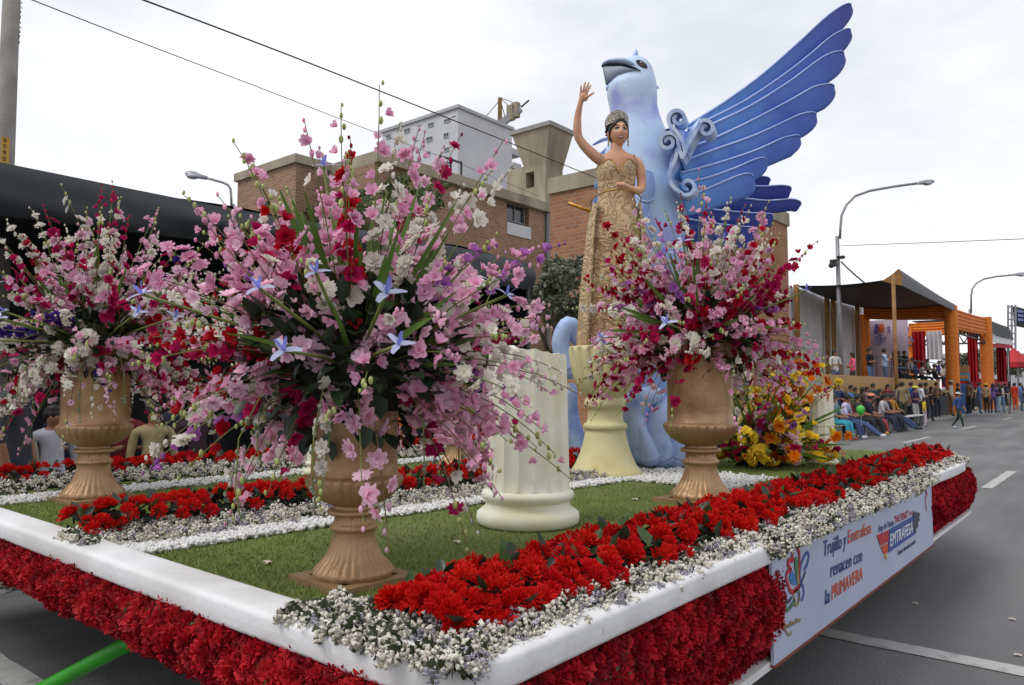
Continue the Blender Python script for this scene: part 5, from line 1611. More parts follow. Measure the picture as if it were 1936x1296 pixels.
mk('skin', srgb(212, 164, 134), srgb(196, 144, 114), scale=6, rough=.5, spec=.35)
mk('skin_dark', srgb(150, 106, 80), srgb(134, 92, 68), scale=10, rough=.55)
mk('hair_dark', (.018, .012, .009), (.010, .007, .006), scale=40, rough=.45, stretch=(1, 1, .2))
mk('lips', srgb(178, 74, 78), rough=.35)
mk('teeth', (.75, .73, .70), rough=.3)
mk('eye_white', (.62, .60, .58), rough=.25)
mk('brow', (.03, .018, .012), rough=.7)
mk('silver', srgb(232, 226, 218), srgb(158, 146, 134), scale=90, rough=.25, metal=.3, bump=.8, bscale=160, ramp=(.4, .6))
mk('gold', srgb(190, 142, 52), srgb(160, 112, 34), scale=20, rough=.35, metal=.6)

def lace_mat(name, base, thread, sheer, sc=9.0):
    mt = bpy.data.materials.new(name); mt.use_nodes = True
    nt = mt.node_tree; p = nt.nodes['Principled BSDF']; L = nt.links.new
    p.inputs['Roughness'].default_value = .5; p.inputs['Sheen Weight'].default_value = .25
    tc = nt.nodes.new('ShaderNodeTexCoord')
    # filigree: contour lines of a smooth noise read as curling lace threads
    hs_ = []
    for q, (scl, wd) in enumerate(((sc, .035), (sc * 1.9, .045))):
        n1 = nt.nodes.new('ShaderNodeTexNoise'); n1.inputs['Scale'].default_value = scl; n1.inputs['Detail'].default_value = .6; n1.inputs['Distortion'].default_value = .9
        L(tc.outputs['Object'], n1.inputs['Vector'])
        md_ = nt.nodes.new('ShaderNodeMath'); md_.operation = 'PINGPONG'; md_.inputs[1].default_value = .07; L(n1.outputs['Fac'], md_.inputs[0])
        mr_ = nt.nodes.new('ShaderNodeMapRange'); mr_.inputs['From Min'].default_value = wd - .012; mr_.inputs['From Max'].default_value = wd + .012; L(md_.outputs[0], mr_.inputs['Value']); hs_.append(mr_)
    rp = nt.nodes.new('ShaderNodeMixRGB'); rp.blend_type = 'MIX'; rp.inputs[0].default_value = .35; L(hs_[0].outputs['Result'], rp.inputs[1]); L(hs_[1].outputs['Result'], rp.inputs[2])
    nz = nt.nodes.new('ShaderNodeTexNoise'); nz.inputs['Scale'].default_value = 120; L(tc.outputs['Object'], nz.inputs['Vector'])
    mr = nt.nodes.new('ShaderNodeMapRange'); mr.inputs['To Min'].default_value = .75; mr.inputs['To Max'].default_value = 1.2; L(nz.outputs['Fac'], mr.inputs['Value'])
    m1 = nt.nodes.new('ShaderNodeMixRGB'); L(rp.outputs['Color'], m1.inputs[0]); m1.inputs[1].default_value = (*base, 1); m1.inputs[2].default_value = (*thread, 1)
    m2 = nt.nodes.new('ShaderNodeMixRGB'); m2.blend_type = 'MULTIPLY'; m2.inputs[0].default_value = 1; L(m1.outputs['Color'], m2.inputs[1]); L(mr.outputs['Result'], m2.inputs[2])
    L(m2.outputs['Color'], p.inputs['Base Color'])
    bp = nt.nodes.new('ShaderNodeBump'); bp.inputs['Strength'].default_value = .9; bp.inputs['Distance'].default_value = .012; L(rp.outputs['Color'], bp.inputs['Height']); L(bp.outputs['Normal'], p.inputs['Normal'])
    return mt
MT['lace_top'] = lace_mat('lace_top', srgb(176, 144, 100), srgb(214, 186, 140), None, 9)
MT['lace_skirt'] = lace_mat('lace_skirt', srgb(150, 116, 80), srgb(206, 174, 126), None, 7)

# ================================================================== the waving woman
DW = (PED - CAM).dot(FW)
KW = DW / FPX
def wp(px, py, d=0.0): return atd(px, py, DW) - FH * d
wom = thing('person', 'woman in a gold lace gown and silver crown waving from the pedestal', 'person', (PED.x, PED.y, PED_TOP))
Wo = wom.location
# torso loft
def loft_px(secs, n=32, dk=.62, dfun=None):
    rows = []
    for (y, l, r, *q) in secs:
        c = wp((l + r) / 2, y, q[1] if len(q) > 1 else 0); hw = (r - l) / 2 * KW; dd = hw * (q[0] if q else dk)
        row = []
        for k in range(n + 1):
            a = 2 * PI * k / n
            p = c + RT * hw * math.cos(a) - FH * dd * math.sin(a)
            if dfun: p = p + dfun(y, a)
            row.append(p)
        rows.append(row)
    return rows
bm_ = MB()
rows = loft_px([(272, 1155, 1176, .9), (280, 1154, 1177, .9), (286, 1152, 1179, .85), (290, 1147, 1186, .62), (294, 1139, 1197, .48), (299, 1132, 1207, .44), (306, 1130, 1210, .46), (316, 1131, 1205, .52), (328, 1131, 1201, .58), (345, 1132, 1199, .6), (372, 1134, 1196, .62)], 32)
bm_.sheet(rows)
TV, TF, _ = bm_.tris()
# arms and hands through the skin modifier
V, E, Rr = [], [], []
def chain(pts, start=None):
    prev = start
    for (px, py, d, r) in pts:
        V.append(wp(px, py, d)); Rr.append(r)
        if prev is not None: E.append((prev, len(V) - 1))
        prev = len(V) - 1
    return prev
# raised arm (image left)
w1 = chain([(1146, 308, 0, .045), (1134, 303, .0, .046), (1119, 293, .02, .042), (1103, 278, .03, .037), (1092, 263, .04, .033), (1090, 246, .05, .034), (1091, 225, .06, .028), (1095, 204, .08, .0205), (1099, 194, .085, .024)])
pm = chain([(1101, 186, .088, .026)], w1)
ARM1 = (list(V), list(E), list(Rr)); V, E, Rr = [], [], []
w2 = chain([(1196, 308, 0, .045), (1207, 306, .0, .045), (1211, 322, .0, .041), (1213, 342, .0, .037), (1211, 361, .03, .034), (1200, 367, .09, .031), (1187, 368, .15, .024), (1179, 367, .19, .0195), (1172, 366, .21, .025)])
chain([(1165, 366, .215, .022)], w2)
ARM2 = (list(V), list(E), list(Rr))
parts_ = []
for (v_, e_, r_) in (ARM1, ARM2): parts_.append(me_arrays(skin_mesh(v_, e_, r_, 0, 2)))
def fing(pts):
    global V, E, Rr
    V, E, Rr = [], [], []
    chain(pts); parts_.append(me_arrays(skin_mesh(V, E, Rr, 0, 1)))
fing([(1097, 188, .088, .0095), (1096.2, 181, .095, .0085), (1096.0, 176, .098, .0075), (1097.0, 171, .098, .0062)])
fing([(1100, 186, .09, .0098), (1101.2, 178, .095, .0087), (1102.8, 171, .098, .0078), (1104.6, 164.5, .098, .0062)])
fing([(1103, 186, .09, .0098), (1105.8, 178.5, .095, .0087), (1108.8, 171.5, .098, .0078), (1111.4, 165.5, .098, .0062)])
fing([(1106, 188, .09, .0092), (1109.2, 181, .095, .008), (1112.4, 175, .098, .0072), (1114.8, 170.5, .098, .006)])
fing([(1100, 196, .09, .0115), (1107, 194, .10, .0105), (1114, 190, .104, .009), (1121, 185, .102, .0068)])
# left hand closing round the rail
for k in range(4):
    x = 1170 - 3.6 * k
    fing([(x + 3, 363, .20, .009), (x, 362.5, .235, .0085), (x - 1, 366.5, .252, .008), (x + .5, 370.5, .24, .007)])
fing([(1172, 370, .21, .0095), (1166, 372, .235, .0085), (1160.5, 371, .245, .007)])
# flattened palms
def palm(px, py, d, rx, rz, dd, tilt=0.0):
    b = MB(); c = wp(px, py, d); ax = RT * math.cos(tilt) + ZZ * math.sin(tilt); az_ = ZZ * math.cos(tilt) - RT * math.sin(tilt); rows = []
    for i in range(9):
        e = -PI / 2 + PI * i / 8; q = math.copysign(abs(math.cos(e)) ** .6, math.cos(e))
        rows.append([c + ax * rx * q * math.cos(t) - FH * dd * q * math.sin(t) + az_ * rz * math.sin(e) for t in [2 * PI * k / 14 for k in range(15)]])
    b.sheet(rows); v_, f_, _m = b.tris(); parts_.append((v_, f_))
palm(1101.5, 190.5, .088, .033, .042, .014, .12)
palm(1167.5, 366, .215, .030, .026, .016, .1)
# feet below the hem
V, E, Rr = [], [], []
for x in (1128, 1152):
    V, E, Rr = [], [], []
    chain([(1160, 360, .0, .09), (x + 6, 440, .0, .085), (x, 560, .0, .06), (x, 640, .0, .035), (x, 660, .02, .03), (x - 2, 664, .09, .03), (x - 3, 665, .16, .022)]); parts_.append(me_arrays(skin_mesh(V, E, Rr, 0, 1)))
# head
HC = wp(1169, 253, 0.0); yaw = math.radians(6); HX = (RT * math.cos(yaw) - (-FH) * math.sin(yaw)) ; HY = (-FH * math.cos(yaw) + RT * math.sin(yaw)); HX = (RT * math.cos(yaw) + FH * math.sin(yaw))
HZ = ZZ
def hp(x, y, z):      # head space in metres: x image right, y out of the face, z up
    return HC + (HX * x + HY * y + HZ * z) * .94
def gs(x, s): return math.exp(-(x / s) ** 2)
def head_r(az, el):
    """az 0 = front; returns point in head space"""
    cx_, sz = math.cos(el), math.sin(el)
    x = .0755 * cx_ * math.sin(az); y = .094 * cx_ * math.cos(az); z = .118 * sz
    if sz < 0:                                   # jaw narrows towards the chin
        k = 1 - .36 * (-sz) ** 1.4; x *= k
        y = y * (1 - .12 * (-sz) ** 2) if y > 0 else y * (1 - .45 * (-sz))
    if y > 0:
        f = y / .094
        y += .020 * gs(x, .012) * gs(z + .012, .026) * f + .007 * gs(x, .014) * gs(z + .027, .011)      # nose
        y -= .010 * (gs(x - .030, .016) + gs(x + .030, .016)) * gs(z - .012, .014)                         # eye sockets
        y += .006 * gs(z - .034, .012) * gs(x, .05)                                                        # brow ridge
        y += .007 * gs(x, .024) * gs(z + .057, .012)                                                       # lips
        y += .009 * gs(x, .022) * gs(z + .096, .018)                                                       # chin
        y += .005 * (gs(x - .042, .02) + gs(x + .042, .02)) * gs(z + .02, .022)                            # cheeks
    return x, y, z
hb = MB(); rows = []
for i in range(37):
    el = -PI / 2 + PI * i / 36
    rows.append([hp(*head_r(2 * PI * k / 56 - PI, el)) for k in range(57)])
hb.sheet(rows)
for s in (-1, 1): hb.ball(hp(.077 * s, -.008, -.01), .022, 8, 6, (.5, .7, 1.2))
HV, HF, _ = hb.tris()
Vs, Fs, off_ = [], [], 0
for vv, ff in [(TV, TF), (HV, HF)] + parts_:
    Vs.append(vv - np.array(Wo)); Fs.append(ff + off_); off_ += len(vv)
body = put('body', mesh_np('body', np.concatenate(Vs), np.concatenate(Fs), MT['skin']), wom)
def face_patch(name, pts, mt, lift=.002, par=wom):
    """small surface lying on the face: rows of (x,z) in head space"""
    b = MB(); rows = []
    for row in pts:
        rr_ = []
        for (x, z) in row:
            el = math.asin(max(-1, min(1, z / .118))); kx = math.cos(el) * .0755 * (1 - .36 * max(0, -z / .118) ** 1.4)
            az = math.asin(max(-1, min(1, x / kx))); X_, Y_, Z_ = head_r(az, el); rr_.append(hp(X_, Y_ + lift, Z_))
        rows.append(rr_)
    b.sheet(rows); return b.build(name, mt, par, smooth=True)
def disc(cx_, cz_, rx, rz, n=12, m=3): return [[(cx_ + rx * q / m * math.cos(2 * PI * k / n), cz_ + rz * q / m * math.sin(2 * PI * k / n)) for k in range(n + 1)] for q in range(m + 1)]
for s in (-1, 1):
    face_patch('eye_shadow', disc(.030 * s, .014, .0195, .0105), MT['brow'], .0018)
    e_ = face_patch('eye', disc(.030 * s, .0115, .0115, .0034), MT['eye_white'], .0040)
    face_patch('eye_iris', disc(.0315 * s, .0118, .0052, .0044, 10, 2), MT['eye_black'], .0058)
    face_patch('eyebrow', [[(s * (.012 + .036 * k / 8), .034 + .007 * math.sin(PI * .62 * k / 8) - .0035 + .0035 * j * (1 - .5 * k / 8)) for k in range(9)] for j in range(3)], MT['brow'], .0025)
face_patch('lips', [[(-.029 + .058 * k / 10, -.0585 + .011 * ((k - 5) / 5) ** 2 + (.0085 * (1 - ((k - 5) / 5) ** 2) + .0008) * (1 - 2 * j / 5)) for k in range(11)] for j in range(6)], MT['lips'], .002)
face_patch('teeth', [[(-.0225 + .045 * k / 10, -.0575 + .0068 * ((k - 5) / 5) ** 2 + (.0037 * (1 - ((k - 5) / 5) ** 2) + .0003) * (1 - 2 * j / 3)) for k in range(11)] for j in range(4)], MT['teeth'], .0038)
# hair: shell over the skull with a parted, side-swept front and an up-do behind
hr = MB(); rows = []
for i in range(25):
    el = -.62 + (PI / 2 + .62) * i / 24; row = []
    for k in range(57):
        az = 2 * PI * k / 56 - PI
        x, y, z = head_r(az, el)
        fr_ = max(0, math.cos(az))
        hl = .072 - .018 * abs(math.sin(az * .9)) + .006 * math.sin(3 * az)            # hairline height at the front
        inside = fr_ > .12 and z < hl - .075 * (1 - fr_) * 1.5
        kx = .93 if inside else 1.10 + .03 * math.sin(9 * az + 3 * el)
        row.append(hp(x * kx, (y * kx if not inside else y * .86) - (.012 if y < 0 else 0), z * (1.0 if z < 0 else (1.12 if not inside else .98)) + .004))
    rows.append(row)
hr.sheet(rows)
for (x, y, z, r) in [(.0, -.085, .06, .062), (.015, -.06, .11, .055), (-.03, -.06, .10, .05), (-.084, -.02, .045, .016), (-.090, -.025, .02, .014), (-.088, -.02, .065, .015), (-.086, -.028, -.005, .012), (-.08, -.04, .09, .02)]:
    hr.ball(hp(x, y, z), r, 10, 7, (1, 1, .9))
hr.build('hair', MT['hair_dark'], wom, smooth=True)
# crown: tiered lattice band
cw = MB()
def crp(a, h):     # a: -1..1 round the brow, h 0..1 height
    az = a * 1.55; rr_ = .086 + .006 * h
    return hp(rr_ * math.sin(az) - .006, (rr_ * 1.02) * math.cos(az) * .92 - .012 - .022 * h, .078 - .020 * abs(a) + h * (.088 * (1 - .62 * abs(a) ** 2.2)) )
NA = 28
for h in (0, .16, .33): cw.tube([crp(-1 + 2 * k / 40, h) for k in range(41)], .0035, 5)
cw.tube([crp(-1 + 2 * k / 40, .98 + .03 * math.sin(k * 1.57)) for k in range(41)], .003, 5)
for k in range(NA + 1):
    a = -1 + 2 * k / NA
    cw.tube([crp(a, 0), crp(min(1, a + .03), .5), crp(a, 1)], .0025, 4)
    for h in (.08, .25, .45, .6, .75, .9, 1.04): cw.ball(crp(max(-1, min(1, a + (.02 if int(h * 20) % 2 else -.02))), h), .0048 if h < 1 else .006, 6, 4)
for k in range(7):
    a0 = -.9 + .3 * k
    cw.tube([crp(max(-1, min(1, a0 + .16 * math.cos(t))), .55 + .35 * math.sin(t)) for t in [2 * PI * j / 16 for j in range(17)]], .003, 4)
cw.build('crown', MT['silver'], wom, smooth=True)
b = MB(); b.sheet([[crp(-1 + 2 * k / 40, h) - HY * .004 for k in range(41)] for h in (0, .3, .6, .9)]); b.build('crown_band', MT['silver'], wom, smooth=True)
for s in (-1, 1):
    b = MB(); e0 = hp(.079 * s, .0, -.03)
    b.tube([e0, e0 - ZZ * .018], .003, 5); b.ball(e0 - ZZ * .03, .012, 8, 6, (.6, .6, 1.3)); b.ball(e0 - ZZ * .052, .010, 8, 6, (.6, .6, 1.5)); b.ball(e0 - ZZ * .07, .005, 6, 5, (.6, .6, 1.8))
    b.build('earring', MT['gold'], wom, smooth=True)
# gown: bodice
def bust(y, a):
    s = max(0, math.sin(a)); x = math.cos(a)
    k = (gs(x - .44, .36) + gs(x + .44, .36)) * gs((y - 326) / 12, 1.0)
    return -FH * .034 * k * s
def neck_y(a):
    """upper edge of the bodice in px, round the body (a: 90deg = front)"""
    s = math.sin(a); x = math.cos(a)
    if s > 0:
        return 313 + 22 * gs(x, .17) - 6 * gs(abs(x) - .52, .2) + 3 * (1 - s) 
    return 322
rows = []
T0, T1 = 0, 1
ylist = [0, .08, .18, .3, .42, .55, .7, .85, 1.0]
def torso_lr(y):
    S = [(300, 1131, 1206), (310, 1130.5, 1204), (320, 1129.5, 1203), (332, 1129, 1201.5), (346, 1130, 1200), (360, 1131.5, 1199), (376, 1131, 1200), (392, 1125, 1206), (410, 1118, 1214), (430, 1114, 1220), (456, 1111, 1222)]
    for i in range(len(S) - 1):
        if S[i][0] <= y <= S[i + 1][0]:
            t = (y - S[i][0]) / (S[i + 1][0] - S[i][0]); return S[i][1] + (S[i + 1][1] - S[i][1]) * t, S[i][2] + (S[i + 1][2] - S[i][2]) * t
    return S[-1][1:]
for q in range(23):
    u = q / 22; row = []
    for k in range(65):
        a = 2 * PI * k / 64
        y = neck_y(a) + (456 - neck_y(a)) * u
        l, r = torso_lr(y); c = wp((l + r) / 2, y); hw = (r - l) / 2 * KW
        dd = hw * (.60 + .09 * u) + .006 * (1 - u)
        p = c + RT * (hw + .004 - .006 * u) * math.cos(a) - FH * dd * math.sin(a) + bust(y, a)
        if u > .55: p += (RT * math.cos(a) - FH * math.sin(a)) * .010 * math.sin(11 * a) * (u - .55)
        row.append(p)
    rows.append(row)
b = MB(); b.sheet(rows); dress = b.build('gown_bodice', MT['lace_top'], wom, smooth=True)
b = MB(); b.tube([p - FH * .0 for p in rows[0]], .004, 5); b.build('neckline_trim', MT['gold'], dress, smooth=True)
# waist seam and skirt with soft vertical folds
rows = []
for q in range(31):
    u = q / 30; y = 440 + 226 * u
    l, r = 1113 - 16 * u ** .8, 1220 + 3 * u
    c = wp((l + r) / 2, y); hw = (r - l) / 2 * KW; row = []
    for k in range(97):
        a = 2 * PI * k / 96
        fold = (.010 + .016 * u) * (math.sin(13 * a + .6) * .6 + math.sin(21 * a + 2 * u) * .4) * (.35 + .65 * abs(math.cos(a)) ** .6)
        row.append(c + RT * (hw - .004 + fold * min(1, .2 + 3 * u)) * math.cos(a) - FH * (hw * .685 + fold * min(1, .2 + 3 * u)) * math.sin(a))
    rows.append(row)
b = MB(); b.sheet(rows); skirt = b.build('gown_skirt', MT['lace_skirt'], wom, smooth=True)
b = MB(); b.tube([p for p in rows[-1]], .006, 5); b.build('hem', MT['lace_top'], skirt, smooth=True)
# side over-panels of the skirt
for s, x0, x1, xe in ((-1, 1124, 1116, 1098), (1, 1206, 1216, 1226)):
    rows = []
    for q in range(15):
        u = q / 14; y = 388 + (664 - 388) * u
        cxp = x0 + (xe - x0) * u ** .7
        rows.append([wp(cxp + s * (4 * math.sin(2.2 * j + 3 * u)) * .5 - s * 5 * (j - 2) * (.5 + .5 * u), y, .02 + .03 * j + .012 * math.sin(2.6 * j + 2 * u)) for j in range(5)])
    b = MB(); b.sheet(rows, FH * .004); b.build('gown_overpanel', MT['lace_top'], wom, smooth=True)
for s, x in ((-1, 1137), (1, 1198)):
    b = MB(); b.tube([wp(x + (2 if s > 0 else 0), 313, .075), wp(x, 304, .072), wp(x - s * .5, 297, .045), wp(x - s, 294, .0), wp(x, 303, -.06), wp(x, 318, -.09)], .005, 6); b.build('strap', MT['lace_top'], wom, smooth=True)
b = MB(); b.ball(wp(1109, 172.5, .104), .0055, 8, 6); b.build('ring', MT['gold'], wom, smooth=True)
# support rail she holds
rail = thing('support_rail', 'thin golden support rail round the waist of the woman in gold', 'rail', (PED.x, PED.y, PED_TOP))
b = MB(); cA = wp(1164, 378, 0)
hoop = []
for k in range(41):
    a = -.35 + (PI + .7) * k / 40
    hoop.append(cA + RT * .185 * math.cos(a) - FH * .235 * math.sin(a) + ZZ * (.035 * math.sin(a) - .02))
b.tube(hoop, .005, 8); b.build('hoop', MT['gold'], rail, smooth=True)
b = MB(); b.tube([wp(1077, 377, -.12), wp(1128, 394, -.14), wp(1180, 410, -.16)], .0125, 10); b.build('brace', MT['gold'], rail, smooth=True)
b = MB(); b.tube([wp(1168, 410, -.2), wp(1168, 540, -.2), wp(1166, 668, -.2)], .018, 8); b.build('post', MT['gold'], rail, smooth=True)
# ================================================================== grandstand on the right
XF, XBK = -7.35, -12.0
def fX(px, py, X=XF): return atX(px, py, X)
mk('poster', srgb(206, 192, 212), srgb(192, 178, 200), scale=.8, rough=.7)
mk('poster_purple', srgb(120, 96, 170), rough=.7); mk('poster_orange', srgb(214, 96, 56), rough=.7); mk('poster_blue', srgb(128, 140, 196), rough=.7)
Bp, Cp = fX(1693, 520), fX(1795, 578)
Ap, Dp = atX(1505, 541, XBK), atX(1632, 583, XBK)
gs_ = thing('canopy_stand', 'open grandstand tent with a flat black cloth roof and gold poles', 'tent', (XF, Bp.y, 0))
zr = Bp.z - .15
rows = []
for j in range(13):
    u = j / 12
    y0_, y1_ = Bp.y + (Cp.y - Bp.y) * u, Ap.y + (Dp.y - Ap.y) * u
    row = []
    for i in range(9):
        v = i / 8
        sag = -.16 * math.sin(PI * u) * (1 - .3 * v) - .12 * math.sin(PI * v)
        row.append((XF + .12 + (XBK - XF - .12) * v, y0_ * (1 - v) + y1_ * v, (zr + (Cp.z - zr) * u) * (1 - v) + (Ap.z + (Dp.z - Ap.z) * u) * v + sag))
    rows.append(row)
b = MB(); b.sheet(rows, (0, 0, .02)); b.build('roof_cloth', MT['black_cloth'], gs_, smooth=True)
# front valance dropping from a ridge that peaks at the near corner
rows = []
for j in range(17):
    u = j / 16; y = Bp.y - .1 + (Cp.y - Bp.y) * u; zt_ = zr + (Cp.z - zr) * u
    h = .5 * (1 - u) ** 1.3 + .18
    rows.append([(XF + .14, y, zt_ + h * .55), (XF + .28, y, zt_ + h * .1), (XF + .24, y, zt_ - .32)])
b = MB(); b.sheet(rows); b.build('valance', MT['black_cloth_top'], gs_, smooth=True)
b = MB(); b.add([(XF + .14, Bp.y - .1, zr + .68 * .55), (XF + .28, Bp.y - .1, zr + .07), (XF + .24, Bp.y - .1, zr - .32), (XF - .55, Bp.y + .12, zr - .05), (XF - .1, Bp.y, zr + .2)], [(0, 1, 2, 3, 4)]); b.build('corner_gusset', MT['gold_post'], gs_)
for (px, X, zt_) in ((1694, XF + .2, zr),):
    p = fX(px, 700, X); b = MB(); b.tube([(X, p.y, 0.1), (X, p.y, zt_)], .07, 10); b.build('pole', MT['gold_post'], gs_, smooth=True)
for px in (1508, 1565, 1577, 1622):
    p = atX(px, 650, XBK + .15); b = MB(); b.bb(XBK + .05, XBK + .25, p.y - .09, p.y + .09, .1, Ap.z); b.build('pole', MT['gold_post'], gs_)
y_prev = atX(1470, 600, XBK).y
for k, px in enumerate((1508, 1565, 1577, 1622, 1640)):
    p = atX(px, 650, XBK)
    rows = []
    for j in range(9):
        u = j / 8; y = y_prev + .02 + (p.y - y_prev - .04) * u
        rows.append([(XBK - .1 + .05 * math.sin(4 * u + z), y, z) for z in (0.1, 2, 4, Ap.z - .05)])
    b = MB(); b.sheet(rows); b.build('back_panel', MT['white_cloth'], gs_, smooth=True)
    y_prev = p.y
# platform
pl0, pl1 = fX(1556, 712), fX(1694, 712)
st = thing('stage_platform', 'raised platform with a plain tan front below the black roof', 'platform', (XF, pl0.y, 0))
PZ = 1.82
b = MB(); b.bb(XBK, XF - .05, pl0.y, Cp.y + 12, PZ - .57, PZ - .47); b.build('floor', MT['stage_tan'], st)
b = MB(); b.bb(XF - .05, XF + .05, pl0.y, pl1.y, PZ - .62, PZ + .06); b.build('front_board', MT['stage_tan'], st, bevel=.01)
b = MB(); b.bb(XF - .6, XF - .5, pl1.y + .1, Cp.y - .4, PZ - .75, PZ + .05); b.build('front_board', MT['stage_tan'], st, bevel=.01)
b = MB(); b.bb(XF - .45, XF - .2, pl0.y, pl1.y, .1, PZ - .64); b.build('dark_skirt', MT['stage_dark'], st)
rows = [[(XF - .12 + .03 * math.sin(9 * j), pl1.y + .2 + (Cp.y - .5 - pl1.y) * j / 30, z) for z in (.12, .6, 1.12)] for j in range(31)]
b = MB(); b.sheet(rows); b.build('dark_skirt', MT['stage_dark'], st, smooth=True)
b = MB(); b.bb(XF - .5, XF - .12, pl1.y + .2, Cp.y - .5, 1.06, 1.12); b.build('step_shelf', MT['stage_dark'], st)
# small white flower edging on the shelf
n = 900; P = np.column_stack([RNG.uniform(XF - .5, XF - .12, n), RNG.uniform(pl1.y + .3, Cp.y - .6, n), RNG.uniform(1.13, 1.3, n)])
tag(put('shelf_flowers', scatter('shelf_flowers', STAT, P, rot_rand(n, .6), .09, [MT['statice'], MT['stem_green']], False), st, -st.location), kind='stuff')
b = MB()
for z in (PZ + .55, PZ + .95): b.tube([(XF - .7, pl1.y, z), (XF - .7, Cp.y, z)], .025, 6)
for k in range(6):
    y = pl1.y + (Cp.y - pl1.y) * k / 5; b.tube([(XF - .7, y, PZ), (XF - .7, y, PZ + .97)], .025, 6)
b.build('hand_rail', MT['dark_metal'], st)
# poster with its print on the rear side
qa, qb = atX(1632, 606, XBK + .3), None
yp = Dp.y + .6
po = thing('poster', 'pale lilac backdrop poster printed with a cross and lettering', 'poster', (XBK, yp, 0))
x0p, x1p = atY(1633, 640, yp).x, atY(1717, 640, yp).x; z1p, z0p = atY(1640, 607, yp).z, atY(1640, 705, yp).z
b = MB(); b.sheet([[(x0p + (x1p - x0p) * i / 12, yp + .05 * math.sin(i * 1.1), z) for z in (z0p - 1, z0p, (z0p + z1p) / 2, z1p)] for i in range(13)]); pso = b.build('sheet', MT['poster'], po, smooth=True)
def ppt(px, py): p = atY(px, py, yp - .07); return p
def pstroke(pts, r, mt):
    b = MB(); b.tube([ppt(*p) for p in pts], r, 6, flat=.3); return b.build('print', mt, pso)
def arcp(cx_, cy_, rx, ry, a0, a1, n=14): return [(cx_ + rx * math.cos(a0 + (a1 - a0) * k / n), cy_ + ry * math.sin(a0 + (a1 - a0) * k / n)) for k in range(n + 1)]
pstroke(arcp(1662, 630, 5.5, 21, -2.2, -PI - .15), .13, MT['poster_purple']); pstroke(arcp(1662, 630, 5.5, 21, PI - .3, .4), .13, MT['poster_blue'])
pstroke([(1658, 626), (1661, 626), (1661, 618)], .09, MT['poster_purple']); pstroke([(1663, 640), (1663, 634), (1667, 634)], .09, MT['poster_blue'])
pstroke([(1666, 613), (1668, 620), (1666, 629)], .16, MT['poster_orange'])
lettering('SALUD', pso, ppt(1677, 629), RT * 1.0, ZZ, .52, MT['poster_purple'], .02, sx=.8); lettering('PRIMAVERA', pso, ppt(1671, 648), RT * 1.0, ZZ, .50, MT['poster_blue'], .02, sx=.66)

# orange draped frame
of = thing('orange_frame', 'bright orange draped frame of posts and beams beside the black roof', 'frame', (XF, Cp.y, 0))
o2 = fX(1857, 730); yO0, yO1 = Cp.y + .2, fX(1864, 640).y
zo = Cp.z - .1
def drape_post(x, y, z0, z1, w_, mt, par, name='post'):
    b = MB(); rows = []
    for z in [z0 + (z1 - z0) * k / 8 for k in range(9)]:
        rows.append([(x + w_ / 2 * math.cos(a) * (1 + .06 * math.sin(7 * a)), y + w_ / 2 * math.sin(a) * (1 + .06 * math.sin(7 * a)), z) for a in [2 * PI * k / 20 for k in range(21)]])
    b.sheet(rows); return b.build(name, mt, par, smooth=True)
drape_post(XF, yO0, .05, zo + .1, .62, MT['orange'], of); drape_post(XF, yO1, .05, fX(1862, 600).z, .7, MT['orange'], of)
drape_post(XBK + .2, yO0 + 1, .05, zo, .5, MT['orange'], of); drape_post(XBK + .2, yO1, .05, zo, .5, MT['orange'], of)
def drape_beam(p0, p1, h, par, mt=MT['orange'], name='beam', pleats=5):
    p0, p1 = Vector(p0), Vector(p1); d = (p1 - p0).normalized(); nr = d.cross(ZZ).normalized()
    rows = []
    for j in range(13):
        u = j / 12; c = p0 + (p1 - p0) * u - ZZ * .04 * math.sin(PI * u)
        rows.append([c + nr * (.08 + .05 * math.sin(pleats * 2 * PI * v)) - ZZ * h * v for v in [k / 24 for k in range(25)]])
    b = MB(); b.sheet(rows, -nr * .16); return b.build(name, mt, par, smooth=True)
drape_beam((XF, yO0, zo), (XF, yO1, fX(1862, 602).z), 1.05, of)
drape_beam((XBK + .2, yO0 + .9, zo + .45), (XF, yO0 - .1, zo + .1), .72, of)
drape_beam((XBK + .2, yO1, zo + .2), (XF, yO1, zo + .3), .9, of)
for z_ in (zo - 1.15,):
    b = MB()
    for k in range(10):
        ya_, yb_ = yO0 + (yO1 - yO0) * k / 10, yO0 + (yO1 - yO0) * (k + 1) / 10
        b.tube([(XF - .3, ya_, zo - 1.1), (XF - .3, (ya_ + yb_) / 2, zo - .5), (XF - .3, yb_, zo - 1.1)], .05, 5)
    b.tube([(XF - .3, yO0, zo - 1.1), (XF - .3, yO1, zo - 1.1)], .06, 5); b.build('truss', MT['dark_metal'], of)
    b = MB()
    for k in range(8):
        xa, xb = XBK + (XF - XBK) * k / 8, XBK + (XF - XBK) * (k + 1) / 8
        b.tube([(xa, yO1 - .4, zo - 1.3), ((xa + xb) / 2, yO1 - .4, zo - .7), (xb, yO1 - .4, zo - 1.3)], .05, 5)
    b.tube([(XBK, yO1 - .4, zo - 1.3), (XF, yO1 - .4, zo - 1.3)], .06, 5); b.build('truss', MT['dark_metal'], of)
